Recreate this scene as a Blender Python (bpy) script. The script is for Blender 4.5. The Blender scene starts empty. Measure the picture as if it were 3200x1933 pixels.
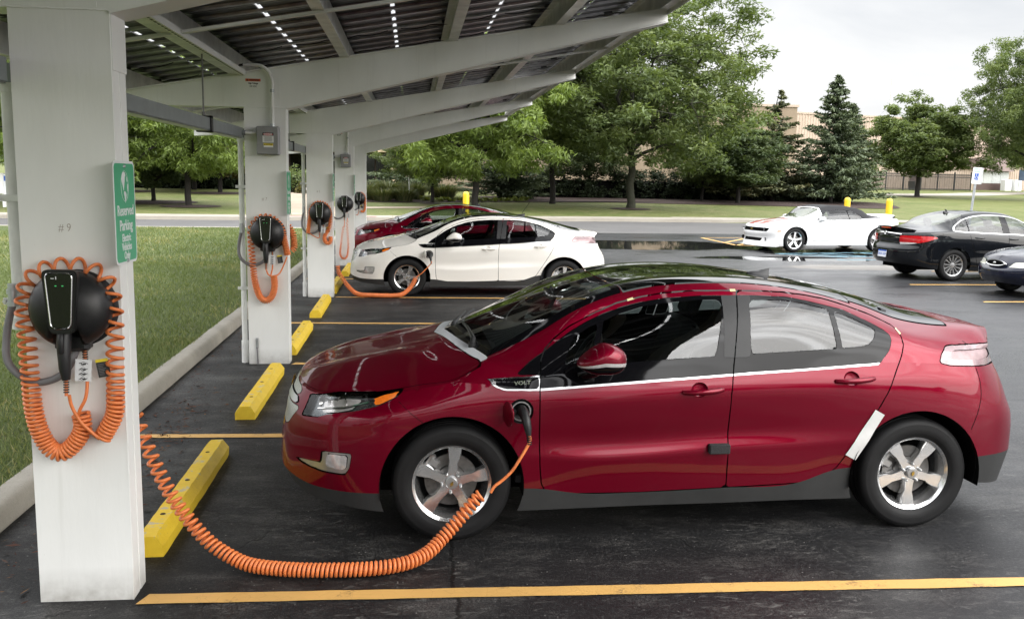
import bpy, math, random
import numpy as np
from mathutils import Vector, Matrix
random.seed(11)
rng = np.random.default_rng(11)
scene = bpy.context.scene
COL = scene.collection
R = math.radians
PI = math.pi

# ------------------------------------------------------------------ objects
def tag(o, label=None, cat=None, group=None, kind=None):
    if label: o['label'] = label
    if cat: o['category'] = cat
    if group: o['group'] = group
    if kind: o['kind'] = kind
    return o

def empty(name, loc=(0, 0, 0), rz=0.0, parent=None):
    o = bpy.data.objects.new(name, None)
    o.empty_display_size = 0.2
    COL.objects.link(o)
    o.parent = parent
    o.location = loc
    o.rotation_euler = (0, 0, rz)
    return o

def thing(name, label, cat, loc=(0, 0, 0), rz=0.0, group=None):
    return tag(empty(name, loc, rz), label, cat, group)

def spawn(name, mesh, mat=None, parent=None, loc=(0, 0, 0), rot=(0, 0, 0), scale=(1, 1, 1)):
    o = bpy.data.objects.new(name, mesh)
    COL.objects.link(o)
    o.parent = parent
    o.location = loc
    o.rotation_euler = rot
    o.scale = scale
    if mat is not None and len(mesh.materials):
        o.material_slots[0].link = 'OBJECT'
        o.material_slots[0].material = mat
    return o

def copy_tree(o, parent=None):
    c = o.copy()
    COL.objects.link(c)
    c.parent = parent
    for ch in list(o.children):
        copy_tree(ch, c)
    return c

def mesh_from(name, V, F, mats=(), smooth=None, mi=None):
    me = bpy.data.meshes.new(name)
    me.from_pydata([tuple(map(float, v)) for v in V], [], [tuple(map(int, f)) for f in F])
    for m in mats: me.materials.append(m)
    if mi is not None:
        me.polygons.foreach_set('material_index', np.asarray(mi, dtype=np.int32))
    if smooth is not None:
        me.polygons.foreach_set('use_smooth', np.ones(len(me.polygons), dtype=bool))
        if smooth < 180: me.set_sharp_from_angle(angle=R(smooth))
    me.update()
    return me

class MB:
    """collects shapes for one mesh"""
    def __init__(self): self.v = []; self.f = []; self.mi = []; self.cur = 0
    def add(self, V, F, M=None):
        b = len(self.v)
        for p in V:
            p = Vector(p)
            self.v.append(tuple(M @ p) if M is not None else tuple(p))
        for f in F:
            self.f.append(tuple(b + i for i in f)); self.mi.append(self.cur)
        return self
    def box(self, lo, hi, M=None):
        x0, y0, z0 = lo; x1, y1, z1 = hi
        V = [(x0,y0,z0),(x1,y0,z0),(x1,y1,z0),(x0,y1,z0),(x0,y0,z1),(x1,y0,z1),(x1,y1,z1),(x0,y1,z1)]
        F = [(0,3,2,1),(4,5,6,7),(0,1,5,4),(1,2,6,5),(2,3,7,6),(3,0,4,7)]
        return self.add(V, F, M)
    def bbox(self, lo, hi, b=0.01, M=None):
        """box with chamfered vertical + horizontal edges (rounded block)"""
        x0, y0, z0 = lo; x1, y1, z1 = hi
        def ring(i, z):
            return [(x0+b+i,y0+i,z),(x1-b-i,y0+i,z),(x1-i,y0+b+i,z),(x1-i,y1-b-i,z),(x1-b-i,y1-i,z),(x0+b+i,y1-i,z),(x0+i,y1-b-i,z),(x0+i,y0+b+i,z)]
        V = ring(b*.7, z0) + ring(0, z0+b*.7) + ring(0, z1-b*.7) + ring(b*.7, z1)
        F = [tuple(range(7,-1,-1)), tuple(range(24,32))]
        for k in range(3):
            for i in range(8):
                j = (i+1) % 8
                F.append((k*8+i, k*8+j, k*8+8+j, k*8+8+i))
        return self.add(V, F, M)
    def prism(self, poly, a, b, axis='y', M=None):
        """poly of 2d points extruded; axis y: poly=(x,z); axis x: (y,z); axis z: (x,y)"""
        n = len(poly)
        mk = {'y': lambda p, t: (p[0], t, p[1]), 'x': lambda p, t: (t, p[0], p[1]), 'z': lambda p, t: (p[0], p[1], t)}[axis]
        V = [mk(p, a) for p in poly] + [mk(p, b) for p in poly]
        F = [tuple(range(n)), tuple(range(2*n-1, n-1, -1))]
        for i in range(n):
            j = (i+1) % n
            F.append((j, i, n+i, n+j))
        return self.add(V, F, M)
    def lathe(self, prof, n=24, M=None, close=False):
        """prof: (r, h) about z"""
        V = []; F = []
        for r, h in prof:
            for k in range(n):
                a = 2*PI*k/n
                V.append((r*math.cos(a), r*math.sin(a), h))
        m = len(prof)
        for i in range(m - (0 if close else 1)):
            i2 = (i+1) % m
            for k in range(n):
                k2 = (k+1) % n
                F.append((i*n+k, i*n+k2, i2*n+k2, i2*n+k))
        return self.add(V, F, M)
    def tube(self, pts, r, n=8, caps=True, M=None):
        P = np.asarray(pts, float); m = len(P)
        rr = np.full(m, r) if np.isscalar(r) else np.asarray(r, float)
        T = np.gradient(P, axis=0); T /= np.linalg.norm(T, axis=1)[:, None] + 1e-12
        ref = np.array([0, 0, 1.]) if abs(T[0][2]) < .9 else np.array([1., 0, 0])
        nrm = np.cross(T[0], ref); nrm /= np.linalg.norm(nrm)
        V = []; F = []
        for i in range(m):
            nrm = nrm - T[i]*np.dot(nrm, T[i]); nrm /= np.linalg.norm(nrm) + 1e-12
            bn = np.cross(T[i], nrm)
            for k in range(n):
                a = 2*PI*k/n
                V.append(P[i] + rr[i]*(math.cos(a)*nrm + math.sin(a)*bn))
        for i in range(m-1):
            for k in range(n):
                k2 = (k+1) % n
                F.append((i*n+k, i*n+k2, (i+1)*n+k2, (i+1)*n+k))
        if caps:
            F.append(tuple(range(n-1, -1, -1))); F.append(tuple((m-1)*n+k for k in range(n)))
        return self.add(V, F, M)
    def cyl(self, a, b, r, n=12, r2=None):
        return self.tube([a, b], [r, r if r2 is None else r2], n)
    def sphere(self, c, r, nu=16, nv=10, M=None):
        V = []; F = []
        rx, ry, rz = (r, r, r) if np.isscalar(r) else r
        for i in range(nv+1):
            t = PI*i/nv
            for k in range(nu):
                a = 2*PI*k/nu
                V.append((c[0]+rx*math.sin(t)*math.cos(a), c[1]+ry*math.sin(t)*math.sin(a), c[2]+rz*math.cos(t)))
        for i in range(nv):
            for k in range(nu):
                k2 = (k+1) % nu
                F.append((i*nu+k, (i+1)*nu+k, (i+1)*nu+k2, i*nu+k2))
        return self.add(V, F, M)
    def mesh(self, name, mats=(), smooth=40):
        if not isinstance(mats, (list, tuple)): mats = (mats,)
        return mesh_from(name, self.v, self.f, mats, smooth, self.mi)
    def build(self, name, mat, parent=None, smooth=40, loc=(0, 0, 0), rot=(0, 0, 0)):
        me = self.mesh(name, mat, smooth)
        o = bpy.data.objects.new(name, me)
        COL.objects.link(o); o.parent = parent; o.location = loc; o.rotation_euler = rot
        return o

def text_mesh(txt, size, depth=0.0005, align='CENTER', bold=0.0, xs=1.0):
    cu = bpy.data.curves.new('lettering', 'FONT')
    cu.body = txt; cu.size = size; cu.align_x = align; cu.align_y = 'CENTER'
    cu.extrude = depth; cu.offset = bold; cu.resolution_u = 3
    ob = bpy.data.objects.new('lettering', cu)
    COL.objects.link(ob)
    bpy.context.view_layer.update()
    dg = bpy.context.evaluated_depsgraph_get()
    me = bpy.data.meshes.new_from_object(ob.evaluated_get(dg))
    bpy.data.objects.remove(ob); bpy.data.curves.remove(cu)
    if xs != 1.0:
        me.transform(Matrix.Diagonal((xs, 1, 1, 1)))
    me.materials.clear()
    return me

def add_text(mb, txt, size, M, bold=0.0, xs=1.0, depth=0.0006, align='CENTER'):
    me = text_mesh(txt, size, depth, align, bold, xs)
    V = [v.co.copy() for v in me.vertices]; F = [tuple(p.vertices) for p in me.polygons]
    mb.add(V, F, M)
    bpy.data.meshes.remove(me)

# frames for flat things: text plane x->u, y->v, normal->n
def frame(o, u, v):
    u = Vector(u).normalized(); v = Vector(v).normalized(); n = u.cross(v)
    M = Matrix.Identity(4)
    for i in range(3):
        M[i][0] = u[i]; M[i][1] = v[i]; M[i][2] = n[i]; M[i][3] = o[i]
    return M

# ------------------------------------------------------------------ materials
class NT:
    def __init__(self, name):
        self.m = bpy.data.materials.new(name); self.m.use_nodes = True
        self.t = self.m.node_tree; self.n = self.t.nodes
        self.b = self.n['Principled BSDF']; self.out = self.n['Material Output']
    def new(self, kind, **kw):
        nd = self.n.new(kind)
        for k, v in kw.items():
            if k.startswith('i_'):
                nd.inputs[int(k[2:]) if k[2:].isdigit() else k[2:].replace('_', ' ')].default_value = v
            else: setattr(nd, k, v)
        return nd
    def link(self, a, b): self.t.links.new(a, b)
    def pos(self):
        return self.new('ShaderNodeNewGeometry').outputs['Position']
    def obj(self):
        return self.new('ShaderNodeTexCoord').outputs['Object']
    def noise(self, vec, scale, detail=4, rough=.6, dist=0.0, dim='3D'):
        nd = self.new('ShaderNodeTexNoise', noise_dimensions=dim)
        nd.inputs['Scale'].default_value = scale; nd.inputs['Detail'].default_value = detail
        nd.inputs['Roughness'].default_value = rough; nd.inputs['Distortion'].default_value = dist
        if vec is not None: self.link(vec, nd.inputs['Vector'])
        return nd.outputs['Fac']
    def ramp(self, fac, stops, interp='LINEAR'):
        nd = self.new('ShaderNodeValToRGB'); cr = nd.color_ramp; cr.interpolation = interp
        while len(cr.elements) > 1: cr.elements.remove(cr.elements[-1])
        first = True
        for p, c in stops:
            if np.isscalar(c): c = (c, c, c, 1)
            elif len(c) == 3: c = (*c, 1)
            if first: e = cr.elements[0]; e.position = p; first = False
            else: e = cr.elements.new(p)
            e.color = c
        self.link(fac, nd.inputs['Fac'])
        return nd.outputs['Color']
    def mix(self, fac, a, b, blend='MIX'):
        nd = self.new('ShaderNodeMix', data_type='RGBA', blend_type=blend)
        for sock, val in ((nd.inputs[0], fac), (nd.inputs[6], a), (nd.inputs[7], b)):
            if isinstance(val, bpy.types.NodeSocket): self.link(val, sock)
            elif np.isscalar(val): sock.default_value = val if sock.type == 'VALUE' else (val, val, val, 1)
            else: sock.default_value = (*val, 1) if len(val) == 3 else val
        return nd.outputs[2]
    def math(self, op, a, b=0.0, c=0.0):
        nd = self.new('ShaderNodeMath', operation=op)
        for i, val in enumerate((a, b, c)):
            if isinstance(val, bpy.types.NodeSocket): self.link(val, nd.inputs[i])
            else: nd.inputs[i].default_value = val
        return nd.outputs[0]
    def mapping(self, vec, scale=(1, 1, 1), loc=(0, 0, 0), rot=(0, 0, 0)):
        nd = self.new('ShaderNodeMapping')
        nd.inputs['Scale'].default_value = scale; nd.inputs['Location'].default_value = loc; nd.inputs['Rotation'].default_value = rot
        self.link(vec, nd.inputs['Vector'])
        return nd.outputs['Vector']
    def bump(self, h, strength=.3, dist=.01):
        nd = self.new('ShaderNodeBump'); nd.inputs['Strength'].default_value = strength; nd.inputs['Distance'].default_value = dist
        self.link(h, nd.inputs['Height']); self.link(nd.outputs['Normal'], self.b.inputs['Normal'])
        return nd
    def set(self, **kw):
        for k, v in kw.items():
            s = self.b.inputs[k.replace('_', ' ')]
            if isinstance(v, bpy.types.NodeSocket): self.link(v, s)
            elif isinstance(v, (tuple, list)): s.default_value = (*v, 1) if len(v) == 3 else v
            else: s.default_value = v
        return self

def simple(name, col, rough=.5, metal=0., var=.12, scale=8., bump=0., bscale=60., coat=0., spec=.5, dirt=None):
    t = NT(name); p = t.obj()
    if var > 0:
        f = t.noise(p, scale, 5)
        a = tuple(c*(1-var) for c in col); b = tuple(min(1, c*(1+var)) for c in col)
        c = t.ramp(f, [(.3, a), (.7, b)])
    else: c = None
    if c is not None: t.set(Base_Color=c)
    else: t.set(Base_Color=col)
    t.set(Roughness=rough, Metallic=metal)
    t.b.inputs['Specular IOR Level'].default_value = spec
    if coat: t.set(Coat_Weight=coat, Coat_Roughness=.03)
    if bump: t.bump(t.noise(p, bscale, 3), bump, .004)
    return t.m

def glass(name, tint=(.75, .8, .78), f0=.04, gain=1.0):
    """thin sheet: tinted transmission plus a mirror reflection that is the same from both sides"""
    t = NT(name); n = t.n; n.remove(t.b)
    tr = t.new('ShaderNodeBsdfTransparent'); tr.inputs[0].default_value = (*tint, 1)
    gl = t.new('ShaderNodeBsdfGlossy'); gl.inputs['Roughness'].default_value = .012; gl.inputs[0].default_value = (1, 1, 1, 1)
    ge = t.new('ShaderNodeNewGeometry'); d = t.new('ShaderNodeVectorMath', operation='DOT_PRODUCT')
    t.link(ge.outputs['Normal'], d.inputs[0]); t.link(ge.outputs['Incoming'], d.inputs[1])
    c = t.math('SUBTRACT', 1.0, t.math('ABSOLUTE', d.outputs['Value']))
    f = t.math('MULTIPLY', t.math('ADD', f0, t.math('MULTIPLY', t.math('POWER', c, 5.0), 1-f0)), gain)
    mx = t.new('ShaderNodeMixShader'); t.link(t.math('MINIMUM', f, 1.0), mx.inputs[0])
    t.link(tr.outputs[0], mx.inputs[1]); t.link(gl.outputs[0], mx.inputs[2])
    t.link(mx.outputs[0], t.out.inputs[0])
    return t.m

def emit(name, col, s):
    t = NT(name); t.set(Base_Color=(0, 0, 0), Emission_Color=col, Emission_Strength=s)
    return t.m

def paint(name, col, flake=.35, rough=.35, coat=1.0, spec=0.0):
    t = NT(name); p = t.obj()
    f = t.noise(p, 900, 2)
    c = t.ramp(f, [(.3, tuple(x*.9 for x in col)), (.7, tuple(x*1.1 for x in col))])
    d = t.noise(p, 2.5, 5)
    c = t.mix(t.ramp(d, [(.55, 0.), (.8, .025)]), c, (.25, .24, .23))
    t.set(Base_Color=c, Metallic=flake, Roughness=rough, Coat_Weight=coat, Coat_Roughness=.035)
    t.b.inputs['Coat IOR'].default_value = 1.46
    t.b.inputs['Specular IOR Level'].default_value = spec
    return t.m

M = {}
M['red'] = paint('crimson_paint', (.150, .0007, .0125), .55, .40, .66)
M['white'] = paint('pearl_paint', (.76, .735, .69), .05, .35)
M['white2'] = paint('white_paint', (.68, .68, .68), .0, .3)
M['black'] = paint('black_paint', (.006, .007, .009), .2, .3)
M['navy'] = paint('navy_paint', (.007, .009, .022), .3, .3)
M['gloss_black'] = simple('gloss_black', (.004, .004, .005), .04, var=0, spec=.2)
M['roof_glass'] = simple('roof_glass', (.004, .005, .005), .02, var=0, spec=.9)
M['satin_black'] = simple('satin_black', (.018, .018, .019), .42, spec=.35, var=.1, scale=20)
M['trim'] = simple('trim_plastic', (.026, .0265, .0265), .55, spec=.35, var=.15, scale=5, bump=.15, bscale=300)
M['void'] = simple('dark_void', (.004, .004, .004), .9, var=0, spec=.1)
M['chrome'] = simple('chrome', (.50, .50, .50), .10, 1., var=.03, scale=6)
M['alloy'] = simple('polished_alloy', (.84, .84, .84), .19, .93, var=.06, scale=14)
M['lamp_bowl'] = simple('lamp_bowl', (.16, .17, .18), .22, .8, var=.35, scale=12)
M['silver'] = simple('silver_paint', (.42, .42, .42), .32, .8, var=.06)
M['steel'] = simple('brake_steel', (.13, .125, .12), .45, .8, var=.3, scale=25)
M['rubber'] = simple('tyre_rubber', (.009, .009, .0095), .6, spec=.22, var=.25, scale=10, bump=.12, bscale=120)
M['glass'] = glass('window_glass', (.62, .68, .66), .07)
M['glass_side'] = glass('side_window_glass', (.48, .54, .53), .06)
M['glass_far'] = glass('saloon_window_glass', (.45, .5, .5), .06)
M['lens'] = glass('lamp_lens', (.93, .93, .93), .05)
M['amber'] = simple('amber_lens', (.75, .17, .015), .12, var=.15, scale=60, coat=1)
M['red_lens'] = simple('red_lens', (.42, .008, .012), .1, var=.2, scale=30, coat=1)
M['clear_lens'] = simple('clear_lens', (.50, .48, .48), .12, .3, var=.2, scale=30, coat=1)
M['mesh_grey'] = None
M['seat'] = simple('seat_fabric', (.022, .022, .024), .8, var=.2)
M['primer'] = simple('grey_primer', (.52, .54, .56), .45, var=.06)
M['cloth'] = simple('soft_top_cloth', (.012, .012, .014), .85, var=.25, scale=40, bump=.2, bscale=400)
M['stripe'] = simple('stripe_vinyl', (.42, .03, .022), .3, var=.05, coat=1)
M['gold'] = simple('gold_badge', (.55, .36, .08), .25, .9, var=.1)
M['tape'] = simple('white_tape', (.58, .58, .57), .4, var=.04, scale=30, bump=.3, bscale=30)
M['foam'] = simple('black_foam', (.02, .02, .021), .9, var=.4, scale=150, bump=.8, bscale=250)
M['paper_tape'] = simple('yellow_tape', (.62, .58, .30), .6, var=.05)
M['tail_inner'] = simple('tail_inner', (.26, .175, .18), .3, .1, var=.2, scale=30)
M['plate'] = simple('plate_white', (.7, .72, .78), .4, var=.04)
M['blue'] = simple('blue_print', (.02, .09, .40), .4, var=.03)
M['ink'] = simple('black_ink', (.02, .02, .02), .5, var=0)
M['tail_mix'] = simple('smoky_lens', (.20, .12, .125), .1, .25, var=.25, scale=30, coat=1)

def metal_mesh():
    t = NT('silver_mesh'); p = t.mapping(t.obj(), (55, 55, 55))
    v = t.new('ShaderNodeTexVoronoi', feature='DISTANCE_TO_EDGE'); t.link(p, v.inputs['Vector'])
    c = t.ramp(v.outputs['Distance'], [(.08, (.62, .62, .60)), (.2, (.22, .22, .21))])
    t.set(Base_Color=c, Metallic=.9, Roughness=.28); t.bump(v.outputs['Distance'], .5, .005)
    return t.m
M['mesh_grey'] = metal_mesh()
# ------------------------------------------------------------------ lofted car shells
def chord(P):
    d = np.linalg.norm(np.diff(P, axis=0), axis=-1)
    d = d.reshape(d.shape[0], -1).mean(1)
    return np.concatenate([[0], np.cumsum(np.maximum(d, 1e-4))])

def interp_rows(t, P, nsub, breaks=()):
    """hermite through P[i] at t[i]; returns samples and station coordinate"""
    n = len(P); h = np.diff(t); D = (P[1:]-P[:-1])/h.reshape((-1,)+(1,)*(P.ndim-1))
    mL = np.zeros_like(P); mR = np.zeros_like(P)
    for i in range(n):
        if i == 0: mL[i] = mR[i] = D[0]
        elif i == n-1: mL[i] = mR[i] = D[-1]
        elif i in breaks: mL[i] = D[i-1]; mR[i] = D[i]
        else:
            mL[i] = mR[i] = (D[i-1]*h[i] + D[i]*h[i-1])/(h[i-1]+h[i])
    out = []; ss = []
    for i in range(n-1):
        k = nsub[i]
        for j in range(k + (1 if i == n-2 else 0)):
            u = j/k; hh = h[i]
            out.append((2*u**3-3*u**2+1)*P[i] + (u**3-2*u**2+u)*hh*mR[i] + (-2*u**3+3*u**2)*P[i+1] + (u**3-u**2)*hh*mL[i+1])
            ss.append(i+u)
    return np.array(out), np.array(ss)

def loft(T, cell, row0=0, ubreaks=(), vbreaks=(), st0=0):
    """T[station][row] -> vertices (x,y,z,u,v) and triangles"""
    P = np.array(T, float)
    tu = chord(P); nu = [max(2, int(math.ceil(d/cell))) for d in np.diff(tu)]
    A, su = interp_rows(tu, P, nu, ubreaks)
    B = np.swapaxes(A, 0, 1)
    tv = chord(B); nv = [max(2, int(math.ceil(d/cell))) for d in np.diff(tv)]
    G, sv = interp_rows(tv, B, nv, vbreaks)
    G = np.swapaxes(G, 0, 1)
    a, b = G.shape[:2]
    V = np.zeros((a*b, 5)); V[:, :3] = G.reshape(-1, 3)
    V[:, 1] = np.maximum(V[:, 1], 0)
    V[:, 3] = np.repeat(su+st0, b); V[:, 4] = np.tile(sv+row0, a)
    i = np.arange(a-1)[:, None]*b + np.arange(b-1)[None]
    i = i.ravel()
    Tr = np.concatenate([np.stack([i, i+1, i+b+1], 1), np.stack([i, i+b+1, i+b], 1)])
    return V, Tr

def weld(V, T, tol=2e-4):
    k = np.round(V[:, :3]/tol).astype(np.int64)
    _, idx, inv = np.unique(k, axis=0, return_index=True, return_inverse=True)
    inv = inv.ravel()
    T2 = inv[T]
    ok = (T2[:, 0] != T2[:, 1]) & (T2[:, 1] != T2[:, 2]) & (T2[:, 0] != T2[:, 2])
    return V[idx], T2[ok]

def merge(*parts):
    Vs = []; Ts = []; o = 0
    for V, T in parts:
        Vs.append(V); Ts.append(T+o); o += len(V)
    return np.concatenate(Vs), np.concatenate(Ts)

def clip(mesh, s):
    """keep s<=0"""
    V, T = mesh
    if len(T) == 0: return V, T
    s = np.where(np.abs(s) < .0016, -1e-7, s)
    ins = s <= 0
    c = ins[T].sum(1)
    full = T[c == 3]
    new = []; tri = []
    n = len(V)
    pairs = []; out_idx = []
    def rot(Tm, want):
        m = ins[Tm] == want
        k = m.argmax(1); r = np.arange(len(Tm))
        return Tm[r, k], Tm[r, (k+1) % 3], Tm[r, (k+2) % 3]
    A = T[c == 1]; B = T[c == 2]
    E = []
    if len(A):
        a, b, d = rot(A, True); E += [np.stack([a, b], 1), np.stack([a, d], 1)]
    if len(B):
        p, q, r_ = rot(B, False); E += [np.stack([p, q], 1), np.stack([p, r_], 1)]
    if E:
        EE = np.concatenate(E); ES = np.sort(EE, 1)
        uq, inv = np.unique(ES, axis=0, return_inverse=True); inv = inv.ravel()
        s0 = s[uq[:, 0]]; s1 = s[uq[:, 1]]; t = (s0/(s0-s1))[:, None]
        NV = V[uq[:, 0]]*(1-t) + V[uq[:, 1]]*t
        o = 0; tris = [full]
        if len(A):
            m = len(A); ab = inv[o:o+m]+n; ad = inv[o+m:o+2*m]+n; o += 2*m
            tris.append(np.stack([a, ab, ad], 1))
        if len(B):
            m = len(B); pq = inv[o:o+m]+n; pr = inv[o+m:o+2*m]+n
            tris += [np.stack([pq, q, r_], 1), np.stack([pq, r_, pr], 1)]
        V = np.concatenate([V, NV]); full = np.concatenate(tris)
    used = np.unique(full)
    mp = np.full(len(V), -1); mp[used] = np.arange(len(used))
    return V[used], mp[full]

def sdpoly(px, py, poly):
    poly = np.asarray(poly, float); n = len(poly)
    d = np.full(len(px), 1e9); ins = np.zeros(len(px), bool)
    for i in range(n):
        ax, ay = poly[i]; bx, by = poly[(i+1) % n]
        ex, ey = bx-ax, by-ay; wx, wy = px-ax, py-ay
        t = np.clip((wx*ex+wy*ey)/(ex*ex+ey*ey+1e-12), 0, 1)
        d = np.minimum(d, (wx-ex*t)**2+(wy-ey*t)**2)
        c = (ay > py) != (by > py)
        with np.errstate(divide='ignore', invalid='ignore'):
            xx = ax+(py-ay)/(by-ay+1e-15)*(bx-ax)
        ins ^= c & (px < xx)
    d = np.sqrt(d)
    return np.where(ins, -d, d)

def sdline(px, py, line):
    line = np.asarray(line, float); d = np.full(len(px), 1e9)
    for i in range(len(line)-1):
        ax, ay = line[i]; bx, by = line[i+1]
        ex, ey = bx-ax, by-ay; wx, wy = px-ax, py-ay
        t = np.clip((wx*ex+wy*ey)/(ex*ex+ey*ey+1e-12), 0, 1)
        d = np.minimum(d, (wx-ex*t)**2+(wy-ey*t)**2)
    return np.sqrt(d)

def curve_pts(pts, n=6, closed=True):
    P = np.asarray(pts, float); m = len(P); out = []
    rngi = range(m if closed else m-1)
    for i in rngi:
        if closed: p0, p1, p2, p3 = P[(i-1) % m], P[i], P[(i+1) % m], P[(i+2) % m]
        else: p0, p1, p2, p3 = P[max(i-1, 0)], P[i], P[i+1], P[min(i+2, m-1)]
        for k in range(n):
            t = k/n
            out.append(.5*((2*p1)+(-p0+p2)*t+(2*p0-5*p1+4*p2-p3)*t*t+(-p0+3*p1-3*p2+p3)*t**3))
    if not closed: out.append(P[-1])
    return np.array(out)

def split(mesh, s, gap=.006):
    """(inside part, remaining)"""
    V, T = mesh
    return clip(mesh, s+gap/2), clip(mesh, -(s-gap/2))

def side_s(mesh, poly, ymin=.3):
    V = mesh[0]
    s = sdpoly(V[:, 0], V[:, 2], poly)
    return np.where(V[:, 1] < ymin, np.maximum(s, ymin-V[:, 1]), s)

def as_side(mesh, sgn, name, smooth=32, mat=None, thick=0.0):
    """half shell -> blender mesh on one side (sgn -1 near / +1 far)"""
    V, T = weld(*mesh) if len(mesh[1]) else mesh
    V = V[:, :3].copy(); V[:, 1] *= sgn
    if sgn < 0: T = T[:, ::-1]
    return mesh_from(name, V, T, (mat or M['void'],), smooth)

def as_both(near, far, name, smooth=32, mat=None):
    A = near[0][:, :3].copy(); A[:, 1] *= -1
    B = far[0][:, :3]
    V, T = merge((A, near[1][:, ::-1]), (B, far[1]))
    V, T = weld(V, T)
    return mesh_from(name, V, T, (mat or M['void'],), smooth)

def normals_of(V, T):
    P = V[:, :3]
    n = np.cross(P[T[:, 1]]-P[T[:, 0]], P[T[:, 2]]-P[T[:, 0]])
    N = np.zeros_like(P)
    for k in range(3): np.add.at(N, T[:, k], n)
    return N/(np.linalg.norm(N, axis=1)[:, None]+1e-12)

def inset(mesh, d):
    V, T = weld(*mesh)
    N = normals_of(V, T); W = V.copy(); W[:, :3] -= N*d
    W[:, 1] = np.maximum(W[:, 1], 0)
    return W, T

def surf_y(shell, x, z):
    """lateral position of shell at side point (x,z): plane through the nearest vertices"""
    V = shell[0]; d = (V[:, 0]-x)**2+(V[:, 2]-z)**2 + np.where(V[:, 1] < .3, 9, 0)
    i = np.argpartition(d, 14)[:14]; Q = V[i]
    w = 1/(d[i]+1e-4)
    A = np.stack([np.ones(14), Q[:, 0]-x, Q[:, 2]-z], 1)*w[:, None]
    c = np.linalg.lstsq(A, Q[:, 1]*w, rcond=None)[0]
    return float(np.clip(c[0], Q[:, 1].min()-.02, Q[:, 1].max()+.02))

def ribbon(shell, line, w, sgn, d=.0012, step=.03):
    """dark shut-line strip lying on the flank"""
    P = np.asarray(line, float); seg_ = np.concatenate([[0], np.cumsum(np.linalg.norm(np.diff(P, axis=0), axis=1))])
    q = np.linspace(0, seg_[-1], max(3, int(seg_[-1]/step)))
    X = np.stack([np.interp(q, seg_, P[:, k]) for k in (0, 1)], 1); T = np.gradient(X, axis=0); T /= np.linalg.norm(T, axis=1)[:, None]
    N = np.stack([-T[:, 1], T[:, 0]], 1)*w/2; V = []; F = []
    for a, n in zip(X, N):
        for s in (-1, 1):
            x, z = a+n*s; V.append((x, sgn*(surf_y(shell, x, z)+d), z))
    for i in range(len(X)-1): F.append((2*i, 2*i+1, 2*i+3, 2*i+2))
    return V, F

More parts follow.
